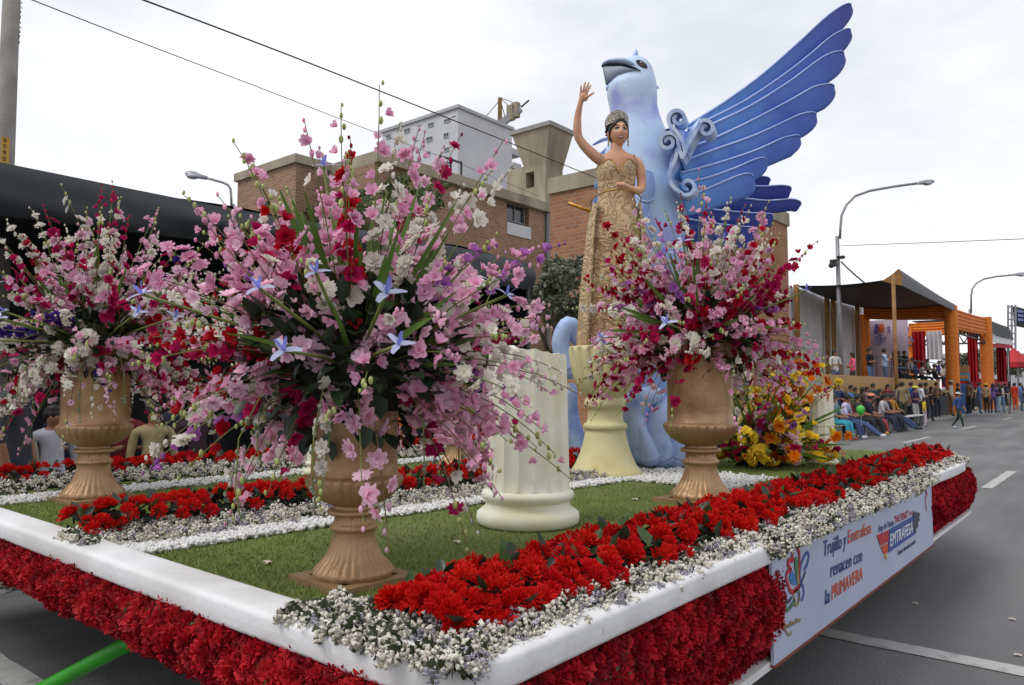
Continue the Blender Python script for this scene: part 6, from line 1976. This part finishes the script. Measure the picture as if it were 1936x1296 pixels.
# red and white hangings
def drape(px0, px1, py0, py1, Y, mt, label, name='drape'):
    a, c = atY(px0, py0, Y), atY(px1, py1, Y)
    t = thing(name, label, 'drape', (a.x, Y, 0), group='red and white hangings')
    rows = [[(a.x + (c.x - a.x) * i / 24, Y + .18 * math.sin(i * .9), z) for z in (c.z, (a.z + c.z) / 2, a.z)] for i in range(25)]
    b = MB(); b.sheet(rows); b.build('cloth', mt, t, smooth=True)
    return t
drape(1724, 1751, 627, 702, yO0 + 4, MT['red_cloth'], 'red hanging cloth next to the lilac poster')
drape(1751, 1782, 627, 680, yO0 + 4.2, MT['white_cloth'], 'white hanging cloth behind the seated guests')
drape(1801, 1815, 634, 692, yO1 - 3, MT['red_cloth'], 'narrow red hanging right of the near orange post')
drape(1828, 1851, 628, 722, yO1 - 1, MT['red_cloth'], 'broad red hanging left of the far orange post')
drape(1882, 1904, 632, 722, yO1 + 13, MT['red_cloth'], 'red hanging with white edge under the far dark roof')
drape(1904, 1908, 634, 722, yO1 + 13.2, MT['white_cloth'], 'slim white cloth strip at the end of the far stand')
# far dark canopy
f0, f1 = atX(1858, 602, XF - .4), atX(1908, 622, XF - .4)
ft = thing('far_canopy', 'far dark canopy roof edged with red and white cloth', 'tent', (XF, f0.y, 0))
b = MB(); b.sheet([[(XF - .4, f0.y, f0.z), (XF - .1, f0.y, f0.z - 1.0)], [(XF - .4, f1.y, f1.z + .1), (XF - .1, f1.y, f1.z - .9)]], (-.06, 0, 0)); b.build('valance', MT['stage_dark'], ft)
b = MB(); b.sheet([[(XF - .4, f0.y, f0.z), (XF - .4, f1.y, f1.z)], [(XBK, f0.y, f0.z), (XBK, f1.y, f1.z)]], (0, 0, .05)); b.build('roof', MT['stage_dark'], ft)
b = MB(); b.sheet([[(XF - .2, f0.y, f0.z - 1.0), (XF - .2, f0.y, f0.z - 1.6)], [(XF - .2, f1.y, f1.z - .9), (XF - .2, f1.y, f1.z - 1.3)]], (-.04, 0, 0)); b.build('white_trim', MT['white_cloth'], ft)
b = MB(); b.sheet([[(XF - .2, f0.y + 1, f0.z - 1.62), (XF - .2, f0.y + 1, f0.z - 1.9)], [(XF - .2, f1.y, f1.z - 1.32), (XF - .2, f1.y, f1.z - 1.6)]], (-.04, 0, 0)); b.build('red_trim', MT['red_cloth'], ft)
for y in (f0.y + .5, f1.y - .3):
    b = MB(); b.tube([(XF - .5, y, 0), (XF - .5, y, f1.z)], .1, 8); b.build('pole', MT['dark_metal'], ft)
fs = thing('red_stage', 'low red stage box under the far dark canopy', 'platform', (XF, f0.y, 0))
b = MB(); a = atX(1868, 716, XF - 1); c = atX(1906, 733, XF - 1); b.bb(XF - 4, XF - 1, a.y, c.y, c.z, a.z); b.build('front', MT['red_cloth'], fs)
b = MB(); b.bb(XF - 3.8, XF - 1.1, a.y + .2, c.y - .2, .1, c.z - .01); b.build('base', MT['stage_dark'], fs)
# red umbrella tent at the right edge
ut = thing('red_tent', 'red pointed tent roof at the right edge', 'tent', (*atd(1925, 690, 75).xy, 0))
U = lambda px, py, d=75: atd(px, py, d)
b = MB(); ap = U(1915, 662); rim_ = [U(1925 + 30 * math.cos(t), 686 + 1.5 * math.sin(t), 75 + 4 * math.sin(t)) for t in [2 * PI * k / 8 for k in range(8)]]
b.add([ap + Vector((0, 0, .25))] + rim_, [(0, 1 + k, 1 + (k + 1) % 8) for k in range(8)]); b.add(rim_ + [p - ZZ * .5 for p in rim_], [(k, (k + 1) % 8, 8 + (k + 1) % 8, 8 + k) for k in range(8)]); b.build('roof', MT['red_cloth'], ut)
b = MB(); b.tube([U(1925, 760), U(1925, 664)], .1, 8); b.build('pole', MT['metal_grey'], ut)
# billboard
bb_ = thing('billboard', 'dark billboard on a steel lattice frame at the right edge', 'billboard', (*atd(1920, 700, 95).xy, 0))
U = lambda px, py: atd(px, py, 95)
b = MB(); b.prism([U(1918, 579), U(1950, 588), U(1950, 622), U(1921, 616)], FH * .4); b.build('panel', MT['stage_dark'], bb_)
for (x0, y0, x1, y1) in [(1923, 586, 1934, 589), (1924, 594, 1934, 597), (1924, 602, 1934, 605)]:
    b = MB(); b.prism([U(x0, y0), U(x1, y0 + 2), U(x1, y1 + 3), U(x0, y1 + 2)], -FH * .1); b.build('print_bar', MT['poster_blue'], bb_)
b = MB()
for x in (1906, 1913, 1920): b.tube([U(x, 690), U(x, 577)], .13, 5)
for y in (580, 592, 604, 616, 630, 650, 670): b.tube([U(1905, y), U(1921, y + 1)], .09, 5)
b.build('lattice', MT['metal_grey'], bb_)
# blue box with a yellow sign
bx = thing('blue_stand', 'bright blue booth panel with a yellow sign beside the orange post', 'booth', (*fX(1818, 785).xy, 0))
Yb = fX(1812, 785).y
a, c = atY(1810, 726, Yb), atY(1836, 782, Yb)
b = MB(); b.bb(min(a.x, c.x), max(a.x, c.x), Yb, Yb + .3, .12, a.z); b.build('panel', mat('booth_blue', srgb(92, 136, 196), srgb(62, 100, 170), scale=1.2, rough=.6), bx)
a, c = atY(1800, 692, Yb), atY(1832, 722, Yb)
b = MB(); b.bb(min(a.x, c.x), max(a.x, c.x), Yb + .05, Yb + .2, c.z, a.z); b.build('upper_board', mat('booth_tan', srgb(168, 124, 84), rough=.7), bx)
a, c = atY(1801, 706, Yb - .05), atY(1833, 720, Yb - .05)
b = MB(); b.bb(min(a.x, c.x), max(a.x, c.x), Yb - .06, Yb + .04, c.z, a.z); sg = b.build('sign', mat('sign_teal', srgb(60, 150, 190), rough=.6), bx)
b = MB(); m0, m1 = atY(1804, 710, Yb - .1), atY(1831, 716, Yb - .1); b.sheet([[(m0.x + (m1.x - m0.x) * i / 12, Yb - .065, m0.z + .06 * math.sin(i * 2)) for i in range(13)], [(m0.x + (m1.x - m0.x) * i / 12, Yb - .065, m1.z + .06 * math.cos(i * 2)) for i in range(13)]], (0, -.01, 0)); b.build('sign_band', MT['plate_yellow'], sg)
# distant low wall and trees at the end of the street
dw = MB(); p0, p1 = atd(1780, 720, 120), atd(2100, 720, 160)
dw.prism([(p0.x, p0.y, 0), (p1.x, p1.y, 0), (p1.x, p1.y, 9), (p0.x, p0.y, 7)], (0, 1, 0)); tag(dw.build('distant_wall', MT['white_wall']), 'pale distant wall closing the street at right', 'wall')
for k, (px, py) in enumerate([(1868, 665), (1820, 680), (1900, 668)]):
    p = atd(px, py, 105); t = thing('far_tree', ['round dark tree behind the far orange post', 'dark tree behind the blue booth', 'dark tree below the billboard'][k], 'tree', (p.x, p.y, 0), group='trees at the end of the street')
    crown(t, (p.x, p.y, p.z - 1.2), (2.6, 2.6, 2.0), 1500, .45, MT['leaf_far']); b = MB(); b.tube([(p.x, p.y, 0), (p.x, p.y, p.z)], [.25, .12], 6); b.build('trunk', MT['bark'], t)
# ================================================================== spectators
def mkperson_mesh(J, chains, head, pose):
    """J: joint -> (pos, radius, region); chains: joint lists; one continuous skin"""
    names = list(J); idx = {n: i for i, n in enumerate(names)}
    V = [J[n][0] for n in names]; Rr = [J[n][1] for n in names]
    E = []
    for c in chains:
        for a, b_ in zip(c, c[1:]): E.append((idx[a], idx[b_]))
    me = skin_mesh(V, E, Rr, 0, 1)
    segs = [(Vector(V[a]), Vector(V[b_]), J[names[b_]][2], (Rr[a] if not hasattr(Rr[a], '__len__') else Rr[a][0])) for a, b_ in E]
    mi = []
    for p in me.polygons:
        c = Vector(p.center); best, reg = 1e9, 0
        for a, b_, rg, r in segs:
            ab = b_ - a; t = max(0, min(1, (c - a).dot(ab) / max(1e-9, ab.length_squared)))
            d = (c - (a + ab * t)).length / max(.03, r)
            if d < best: best, reg = d, rg
        mi.append(reg)
    me.materials.clear()
    for k in range(4): me.materials.append(MT['skin_dark'])
    me.polygons.foreach_set('material_index', mi); me.polygons.foreach_set('use_smooth', [True] * len(mi)); me.name = 'body'
    return me
# regions: 0 skin, 1 top, 2 trousers, 3 shoes
def stand_pose(arms='down', stride=0.0, sleeves=1):
    J = {'pel': ((0, 0, .92), (.155, .115), 2), 'wai': ((0, .0, 1.08), (.14, .105), 1), 'che': ((0, -.01, 1.28), (.165, .12), 1), 'ucs': ((0, -.015, 1.40), (.14, .09), 1), 'nec': ((0, 0, 1.47), (.055, .055), 0),
         'hd1': ((0, .015, 1.555), (.082, .09), 0), 'hd2': ((0, .01, 1.625), (.078, .085), 0)}
    ch = [['pel', 'wai', 'che', 'ucs', 'nec', 'hd1', 'hd2']]
    for s, n in ((-1, 'l'), (1, 'r')):
        st = stride * s
        J['hip' + n] = ((.09 * s, 0, .86), (.09, .09), 2); J['kn' + n] = ((.095 * s, .05 + st * .5, .48), (.062, .062), 2); J['an' + n] = ((.095 * s, st - (.1 if stride and s < 0 else 0), .10), (.045, .045), 2)
        J['ft' + n] = ((.10 * s, st + .10, .04), (.042, .038), 3)
        ch.append(['pel', 'hip' + n, 'kn' + n, 'an' + n, 'ft' + n])
        J['sh' + n] = ((.185 * s, -.01, 1.385), (.062, .062), 1)
        if arms == 'down': el, wr, hd = (.235 * s, -.02 - st * .3, 1.10), (.225 * s, .05 - st * .6, .86), (.215 * s, .075 - st * .6, .78)
        elif arms == 'fold': el, wr, hd = (.235 * s, .03, 1.12), (.10 * s, .20, 1.14), (.02 * s, .21, 1.16)
        else: el, wr, hd = (.25 * s, .08, 1.16), (.12 * s, .22, 1.36), (.07 * s, .2, 1.45)
        J['el' + n] = (el, (.047, .047), sleeves); J['wr' + n] = (wr, (.032, .032), 0 if sleeves == 0 else 0); J['ha' + n] = (hd, (.036, .03), 0)
        ch.append(['ucs', 'sh' + n, 'el' + n, 'wr' + n, 'ha' + n])
    return mkperson_mesh(J, ch, None, arms)
def seat_pose(ext=0.0, lean=0.0):
    z = -.47        # seat drop
    J = {'pel': ((0, 0, .52), (.16, .125), 2), 'wai': ((0, .02 + lean * .3, .68), (.15, .115), 1), 'che': ((0, .03 + lean * .7, .87), (.17, .125), 1), 'ucs': ((0, .03 + lean, .99), (.14, .09), 1), 'nec': ((0, .045 + lean * 1.1, 1.06), (.055, .055), 0),
         'hd1': ((0, .07 + lean * 1.2, 1.145), (.082, .09), 0), 'hd2': ((0, .07 + lean * 1.2, 1.215), (.078, .085), 0)}
    ch = [['pel', 'wai', 'che', 'ucs', 'nec', 'hd1', 'hd2']]
    for s, n in ((-1, 'l'), (1, 'r')):
        J['hip' + n] = ((.10 * s, .08, .51), (.09, .09), 2); J['kn' + n] = ((.12 * s, .46, .50 - .1 * ext), (.066, .066), 2); J['an' + n] = ((.12 * s, .46 + .06 + .38 * ext, .10), (.047, .047), 2); J['ft' + n] = ((.125 * s, .64 + .40 * ext, .05 + .05 * ext), (.043, .038), 3)
        ch.append(['pel', 'hip' + n, 'kn' + n, 'an' + n, 'ft' + n])
        J['sh' + n] = ((.19 * s, .03 + lean, .975), (.062, .062), 1); J['el' + n] = ((.24 * s, .12 + lean * .8, .72), (.047, .047), 1); J['wr' + n] = ((.15 * s, .33 + lean * .5, .66), (.032, .032), 0); J['ha' + n] = ((.10 * s, .40 + lean * .4, .64), (.036, .03), 0)
        ch.append(['ucs', 'sh' + n, 'el' + n, 'wr' + n, 'ha' + n])
    return mkperson_mesh(J, ch, None, 'seat')
POSE = {'stand': (stand_pose('down'), (0, .012, 1.60)), 'fold': (stand_pose('fold'), (0, .012, 1.60)), 'raise': (stand_pose('raise'), (0, .012, 1.60)), 'walk': (stand_pose('down', .26), (0, .012, 1.60)),
        'seat': (seat_pose(), (0, .072, 1.19)), 'seat_ext': (seat_pose(.9, -.03), (0, .04, 1.19)), 'seat_lean': (seat_pose(.1, .12), (0, .215, 1.19))}
def hair_mesh(long=False):
    b = MB(); rows = []
    for i in range(13):
        el = -.5 + (PI / 2 + .5) * i / 12; row = []
        for k in range(25):
            az = 2 * PI * k / 24 - PI
            r = .098 * (1.04 + .03 * math.sin(5 * az))
            fr = math.cos(az)
            if fr > .25 and el < .55: r *= .78
            row.append((r * math.cos(el) * math.sin(az), r * 1.04 * math.cos(el) * math.cos(az) - .01, r * math.sin(el) * 1.1))
        rows.append(row)
    b.sheet(rows)
    if long:
        rows = []
        for i in range(7):
            u = i / 6
            rows.append([((.085 + .03 * u) * math.cos(a), -.045 + (.06 + .02 * u) * math.sin(a), .03 - .34 * u) for a in [PI + PI * k / 10 for k in range(11)]])
        b.sheet(rows, (0, .02, 0))
    return b.mesh('hair', MT['hair_dark'], smooth=True)
HAIR = hair_mesh(); HAIRL = hair_mesh(True)
def cap_mesh():
    b = MB(); rows = []
    for i in range(8):
        el = .12 + (PI / 2 - .12) * i / 7
        rows.append([(.108 * math.cos(el) * math.sin(a), .113 * math.cos(el) * math.cos(a), .105 * math.sin(el)) for a in [2 * PI * k / 20 for k in range(21)]])
    b.sheet(rows); b.sheet([[(.085 * s * (1 - .25 * q), .09 + .1 * q * (1 - .35 * s * s), .02 - .02 * q) for s in (-1, -.5, 0, .5, 1)] for q in (0, .5, 1)], (0, 0, .006))
    return b.mesh('cap', MT['white'], smooth=True)
CAP = cap_mesh()
CL = {}
def cloth(c):
    if c not in CL: CL[c] = mat('cloth_%d_%d_%d' % c, srgb(*c), tuple(q * .8 for q in srgb(*c)), scale=7, rough=.85, bump=.25, bscale=18)
    return CL[c]
def person(pose, loc, face, h, top, bot, label, hair='short', cap=None, shoes=(40, 36, 34), skin='skin_dark', group=None, name='person'):
    me, hc = POSE[pose]
    s = h / (1.71 if pose in ('stand', 'fold', 'raise', 'walk') else 1.0)
    t = thing(name, label, 'person', loc, face, group, s)
    o = put('body', me, t)
    for k, mt in enumerate((MT[skin], cloth(top), cloth(bot), cloth(shoes))):
        o.material_slots[k].link = 'OBJECT'; o.material_slots[k].material = mt
    if hair: put('hair', HAIRL if hair == 'long' else HAIR, t, hc)
    if cap: put('cap', CAP, t, (hc[0], hc[1], hc[2] + .02), mat=cloth(cap))
    return t
EAST, SOUTH = -PI / 2, PI          # bodies face +Y locally; EAST faces +X (the road), SOUTH faces the camera
def onz(px, py, z=0.0): return atz(px, py, z)
# benches the front row sits on
def bench(y0, y1, x, label):
    t = thing('bench', label, 'bench', (x, y0, 0), group='low benches along the kerb')
    b = MB(); b.bb(x - .17, x + .17, y0, y1, .40, .435); b.build('seat', MT['white'], t)
    for y in (y0 + .15, (y0 + y1) / 2, y1 - .15):
        b = MB(); b.bb(x - .14, x + .14, y - .03, y + .03, 0, .399); b.build('leg', MT['metal_grey'], t)
bench(22.3, 27.6, -7.0 + .35 + .02, 'low bench under the leftmost seated spectators'); bench(27.8, 33.2, -6.63, 'low bench under the seated spectators near the officer')
GR = 'spectators seated at the kerb'
XS = -6.63
def seat_at(px, lbl, top, bot, pose='seat', x=XS, z=0.0, **kw):
    y = atX(px, 780, x).y
    person(pose, (x, y, z), kw.pop('face', EAST + random.uniform(-.35, .15)), kw.pop('h', 1.0), top, bot, lbl, group=GR, **kw)
seat_at(1574, 'seated woman in teal trousers at the left end of the front row', (120, 150, 150), (52, 150, 172), hair='long', shoes=(170, 60, 50))
seat_at(1590, 'seated man in a lavender shirt and jeans in the front row', (190, 180, 214), (62, 78, 118), 'seat_lean', shoes=(210, 210, 214))
seat_at(1604, 'seated youth in a maroon and white jacket and blue cap', (118, 30, 42), (72, 88, 128), 'seat_ext', cap=(70, 110, 190), shoes=(216, 216, 220))
seat_at(1619, 'seated person in dark grey with hidden face in the front row', (58, 56, 58), (44, 44, 52), 'seat')
seat_at(1634, 'seated person in navy jacket and peach cap behind the green balloon', (36, 40, 58), (48, 46, 52), 'seat_lean', cap=(220, 140, 110), shoes=(190, 150, 60))
seat_at(1648, 'seated child in dusty red trousers in the front row', (80, 60, 60), (168, 68, 80), 'seat', h=.86)
seat_at(1662, 'seated person in a light grey top and dark jeans', (176, 176, 180), (44, 54, 76), 'seat_lean')
seat_at(1675, 'seated person in a dark jacket next to the mustard jacket', (44, 42, 46), (40, 44, 60), 'seat', hair='long')
seat_at(1686, 'seated man in mustard and navy jacket with legs stretched out', (176, 124, 44), (48, 66, 104), 'seat_ext')
for k, (px, tp, lb, kw) in enumerate([(1566, (150, 60, 70), 'spectator in rose behind the teal trousers', {}), (1596, (40, 40, 46), 'dark haired spectator behind the lavender shirt', {}), (1612, (196, 60, 60), 'spectator in red behind the maroon jacket', {}), (1626, (30, 32, 40), 'spectator in black behind the balloon', {}), (1640, (90, 84, 92), 'spectator in grey behind the navy jacket', {}), (1655, (50, 48, 60), 'spectator in slate behind the light grey top', {}), (1672, (120, 80, 60), 'spectator in brown behind the mustard jacket', {})]):
    y = atX(px, 770, -7.45).y
    person('seat', (-7.45, y, .28), EAST + random.uniform(-.3, .2), 1.0, tp, (40, 42, 50), lb, hair='long' if k in (0, 2) else 'short', group=GR)
for k, (px, tp, lb) in enumerate([(1563, (60, 110, 120), 'standing woman with long dark hair left of the platform board'), (1604, (30, 30, 36), 'standing woman with long dark hair before the tan board'), (1690, (40, 34, 36), 'standing woman with long hair by the gold pole')]):
    y = atX(px, 760, -7.6).y; person('stand', (-7.6, y, .12), EAST + .4 * (k - 1), 1.68, tp, (40, 42, 54), lb, hair='long', group='standing spectators')
# children and grown-ups packed between the rows
MORE = [(1570, 1.4, (190, 190, 196), 'boy in a white shirt'), (1584, 1.5, (46, 60, 96), 'girl in a navy top'), (1594, 1.35, (150, 44, 60), 'boy in a crimson jumper'), (1610, 1.45, (80, 110, 84), 'youth in a moss green shirt'), (1618, 1.38, (36, 36, 42), 'youth in a black hooded top'), (1632, 1.5, (70, 50, 46), 'woman in a chocolate cardigan'), (1641, 1.4, (160, 120, 130), 'girl in a dusty pink shirt'), (1652, 1.52, (54, 66, 74), 'man in a steel blue jacket'), (1664, 1.45, (38, 34, 38), 'man in a dark brown coat'), (1680, 1.5, (112, 40, 48), 'woman in a burgundy shawl'), (1699, 1.5, (60, 64, 90), 'woman in an indigo sweater'), (1716, 1.45, (170, 170, 176), 'boy in a silver grey shirt'), (1724, 1.6, (40, 90, 150), 'man in a cobalt blue shirt'), (1752, 1.6, (90, 84, 80), 'man in a mouse grey pullover'), (1762, 1.55, (44, 40, 44), 'woman in a charcoal coat'), (1772, 1.62, (120, 96, 74), 'man in a camel jacket')]
for k, (px, h, tp, lb) in enumerate(MORE):
    X = -7.12 + .07 * (k % 3); y = atX(px, 770, X).y
    person('fold' if k % 2 else 'stand', (X, y, .12 if X < -7.0 else 0), EAST + random.uniform(-.9, .5), h, tp, (40, 44, 58), lb + ' standing close behind the kerb row', hair='long' if ('girl' in lb or 'woman' in lb) else 'short', group='standing spectators')
# balloon
bp = atX(1627, 776, -6.1)
bal = thing('balloon', 'bright green balloon in the seated front row', 'balloon', bp)
b = MB(); b.lathe([(.002, -.16), (.02, -.15), (.07, -.10), (.105, -.03), (.115, .03), (.10, .09), (.06, .13), (.002, .145)], 20); b.build('skin', mk('balloon', srgb(70, 190, 70), srgb(56, 172, 56), rough=.25), bal, smooth=True, world=False)
b = MB(); b.tube([(0, 0, -.16), (.02, 0, -.3), (0, .03, -.45)], .004, 4); b.build('string', MT['white'], bal, world=False)
# standing at the kerb by the platform
p = atX(1707, 790, -6.75); p.z = 0; person('stand', p, EAST + 2.2, 1.74, (140, 122, 92), (62, 60, 50), 'police officer in khaki shirt and peaked cap standing by the seated row', cap=(96, 84, 60), group='standing spectators')
p = atX(1731, 790, -6.7); p.z = 0; person('fold', p, EAST - .4, 1.55, (62, 40, 78), (170, 168, 166), 'woman in purple vest and lime cap leaning at the kerb', cap=(204, 214, 70), group='standing spectators')
p = atX(1743, 790, -6.8); p.z = 0; person('fold', p, EAST + .5, 1.7, (206, 208, 214), (70, 66, 62), 'man in a white shirt behind the lime cap', group='standing spectators')
p = onz(1749, 808); person('stand', p, EAST + .1, 1.12, (222, 190, 50), (206, 190, 204), 'small girl in a yellow top and pale leggings', hair='long', shoes=(60, 60, 70), group='children at the roadside')
p = onz(1813, 811); person('walk', p, EAST - .3, 1.32, (60, 80, 140), (38, 58, 54), 'boy in dark green tracksuit striding across the road', cap=(206, 206, 210), shoes=(190, 210, 214), group='children at the roadside')
# on the platform
def plat(px, X, pose, h, tp, bt, lb, face=SOUTH, z=PZ, **kw):
    y = atX(px, 700, X).y; person(pose, (X, y, z), face, h, tp, bt, lb, group='people on the platform', **kw)
plat(1579, -8.0, 'fold', 1.6, (206, 204, 206), (90, 100, 130), 'woman in a white blouse at the left end of the platform', EAST - .6, z=PZ - .62, hair='long')
plat(1612, -8.1, 'fold', 1.6, (222, 96, 130), (60, 60, 70), 'woman in a bright pink top on the platform', PI / 2 + .6, z=PZ - .62, hair='long')
plat(1645, -8.0, 'fold', 1.72, (26, 26, 30), (84, 104, 140), 'young man in a black T-shirt and jeans on the platform', EAST - .2, z=PZ - .47)
plat(1673, -8.0, 'raise', 1.78, (158, 182, 216), (78, 98, 136), 'man in a light blue shirt on the platform', EAST + .3, z=PZ - .47)
plat(1692, -9.6, 'fold', 1.7, (150, 54, 44), (60, 30, 30), 'woman in a rust red top behind the gold pole', EAST, z=PZ - .1, hair='long')
plat(1700, -9.8, 'stand', 1.76, (50, 30, 34), (30, 30, 34), 'person in maroon between the rust top and dark suit', EAST, z=PZ - .1)
plat(1711, -9.6, 'fold', 1.78, (30, 32, 44), (26, 26, 32), 'man in a dark suit in front of the lilac poster', EAST - .5, z=PZ - .1)
for k, (px, X, tp, lb) in enumerate([(1700, -8.6, (36, 44, 86), 'seated guest in a navy suit nearest the gold pole'), (1710, -8.6, (50, 40, 60), 'seated guest in plum behind the navy suit'), (1722, -9.4, (176, 176, 180), 'seated guest in pale grey on the upper row'), (1729, -8.7, (34, 60, 120), 'seated guest in a royal blue jacket'), (1742, -8.7, (206, 208, 212), 'seated guest in a white blouse on the platform'), (1752, -9.0, (150, 146, 136), 'seated guest in stone grey on the platform'), (1764, -8.7, (40, 40, 46), 'seated guest in a black suit on the platform'), (1773, -9.2, (60, 46, 104), 'seated guest in violet near the orange post'), (1781, -8.6, (190, 186, 180), 'seated guest in cream beside the orange post')]):
    y = atX(px, 690, X).y; person('seat', (X, y, PZ + (-.3 if X > -9 else .0)), EAST + random.uniform(-.3, .3), 1.0, tp, (34, 34, 40), lb, group='seated guests on the platform')
# far standing crowd
FAR = [(1800, 788, 1.72, (186, 178, 160), (110, 90, 66), 'man in a tan vest and pale hat beside the orange post', (176, 170, 150)), (1813, 786, 1.6, (30, 32, 36), (28, 30, 34), 'person in black right of the orange post', None), (1834, 783, 1.7, (122, 106, 80), (48, 48, 40), 'person in a khaki jacket before the blue booth', None), (1853, 783, 1.66, (70, 104, 160), (74, 96, 130), 'person in denim blue facing the stage', None),
       (1866, 782, 1.6, (186, 160, 120), (40, 40, 44), 'person in beige among the far crowd', (214, 170, 40)), (1879, 782, 1.62, (118, 92, 158), (58, 62, 92), 'person in a violet sweater in the far crowd', None), (1889, 781, 1.6, (40, 36, 40), (150, 170, 196), 'person in black with pale jeans in the far crowd', None), (1897, 781, 1.55, (200, 186, 176), (96, 116, 150), 'person with a cream bag in the far crowd', None), (1908, 783, 1.25, (130, 126, 118), (110, 106, 100), 'child in grey at the edge of the far crowd', None),
       (1920, 776, 1.7, (200, 60, 40), (206, 84, 42), 'person in orange and red at the far right', None), (1931, 778, 1.68, (84, 120, 180), (70, 84, 120), 'person in sky blue at the right edge', None)]
for (px, py, h, tp, bt, lb, cp) in FAR:
    p = onz(px, py, .12); person('fold' if px % 2 else 'stand', p, random.choice([.2, -.5, EAST, 2.4]), h, tp, bt, lb, cap=cp, hair='long' if px in (1879, 1889) else 'short', group='far standing crowd')
for k, px in enumerate(range(1838, 1936, 8)):
    y = atX(px, 770, -7.7).y
    c = [(60, 54, 50), (120, 40, 44), (50, 60, 90), (150, 140, 130), (30, 30, 34), (90, 60, 90)][k % 6]
    person('stand', (-7.7 - .25 * (k % 2), y, .12), random.uniform(-3, 3), 1.62 + .06 * (k % 3), c, (40, 42, 50), ['in brown', 'in wine red', 'in dark blue', 'in pale grey', 'in black', 'in mauve'][k % 6].join(['spectator ', ' in the dense back row, %s from the booth' % ['first', 'second', 'third', 'fourth', 'fifth', 'sixth', 'seventh', 'eighth', 'ninth', 'tenth', 'eleventh', 'twelfth', 'thirteenth'][k]]), hair='long' if k % 3 == 0 else 'short', group='far back row')
# spectators in front of the black tent on the left, glimpsed between the flowers
GL = 'spectators before the black tent'
LEFT = [(20, (196, 186, 168), 'person in a beige top left of the letters on the shirt', 1.33), (46, (96, 92, 96), 'person in a grey shirt printed with white letters', 1.28), (100, (190, 192, 200), 'person in a white shirt left of the golden urn', 1.33), (128, (40, 44, 70), 'person in navy right behind the left golden urn', 1.43), (290, (168, 150, 110), 'person in a shiny khaki jacket right of the left urn', 1.33), (330, (44, 46, 60), 'person in slate beside the khaki jacket', 1.45), (372, (60, 40, 50), 'person in dark plum between the two bouquets', 1.38),
        (770, (206, 96, 40), 'person in an orange sweater right of the nearest urn', 1.33), (915, (150, 60, 66), 'person in rose red left of the broken column', 1.23), (900, (70, 110, 170), 'person in blue with a white cap by the broken column', 1.38), (925, (200, 50, 56), 'person in bright red at the edge of the broken column', 1.28), (235, (120, 40, 44), 'person in wine red behind the left urn', 1.38), (520, (60, 62, 70), 'person in charcoal behind the big bouquet', 1.43)]
for k, (px, tp, lb, h) in enumerate(LEFT):
    X = -6.75 - .35 * (k % 2); y = atX(px, 820, X).y
    t = person('fold' if k % 2 else 'stand', (X, y, -.006), EAST + random.uniform(-.3, .3), h, tp, (44, 46, 56), lb, cap=(224, 226, 230) if 'white cap' in lb else None, group=GL)
    if 'letters' in lb and 'printed' in lb:
        d_ = (CAM - Vector(t.location)); d_.z = 0; d_.normalize(); q = atX(38, 862, X + .16)
        me_ = text_mesh('CD', .085, .002)
        M_ = Matrix((RT, ZZ, RT.cross(ZZ))).transposed().to_4x4(); M_.translation = q
        me_.transform(t.matrix_basis.inverted() @ M_) if False else None
        lo = bpy.data.objects.new('lettering', me_); me_.materials.clear(); me_.materials.append(MT['white']); COL.objects.link(lo); lo.parent = t
        mw = Matrix.LocRotScale(t.location, t.rotation_euler, t.scale); lo.matrix_local = mw.inverted() @ M_
# helper walking on the far side whose shoe shows under the skirt
p = atz(14, 1112, 0)
hl = person('stand', (p.x - .02, p.y + .02, 0), EAST + .9, 1.7, (60, 62, 70), (58, 66, 86), 'person beside the float with one canvas sneaker showing under the skirt', shoes=(96, 88, 76), group='float helpers')
sn = MB(); d_ = Vector((math.cos(-.55), math.sin(-.55), 0)); sd_ = Vector((-d_.y, d_.x, 0)); o0 = Vector((p.x, p.y, 0))
rows = []
for (u, w_, h_) in [(-.12, .036, .09), (-.08, .042, .11), (-.02, .044, .10), (.05, .048, .075), (.11, .05, .055), (.155, .04, .045), (.175, .012, .03)]:
    rows.append([o0 + d_ * u + sd_ * w_ * math.cos(a) + ZZ * (.022 + max(0, math.sin(a)) * h_ * .9) for a in [PI * k / 10 for k in range(11)]])
sn.sheet(rows); sneaker = sn.build('sneaker', mat('canvas', srgb(120, 110, 96), srgb(84, 78, 70), scale=30, rough=.9), hl, world=False); sneaker.parent = None; sneaker.parent = hl
mw = Matrix.LocRotScale(hl.location, hl.rotation_euler, hl.scale); sneaker.matrix_local = mw.inverted()
so_ = MB(); so_.prism([o0 + d_ * u + sd_ * w_ * s + ZZ * .002 for u, w_, s in [(-.13, .03, -1), (-.05, .046, -1), (.1, .054, -1), (.17, .03, -1), (.185, .0, 1), (.17, .03, 1), (.1, .054, 1), (-.05, .046, 1), (-.13, .03, 1)]], (0, 0, .028))
sole = so_.build('sole', MT['white'], sneaker, world=False); sole.parent = sneaker
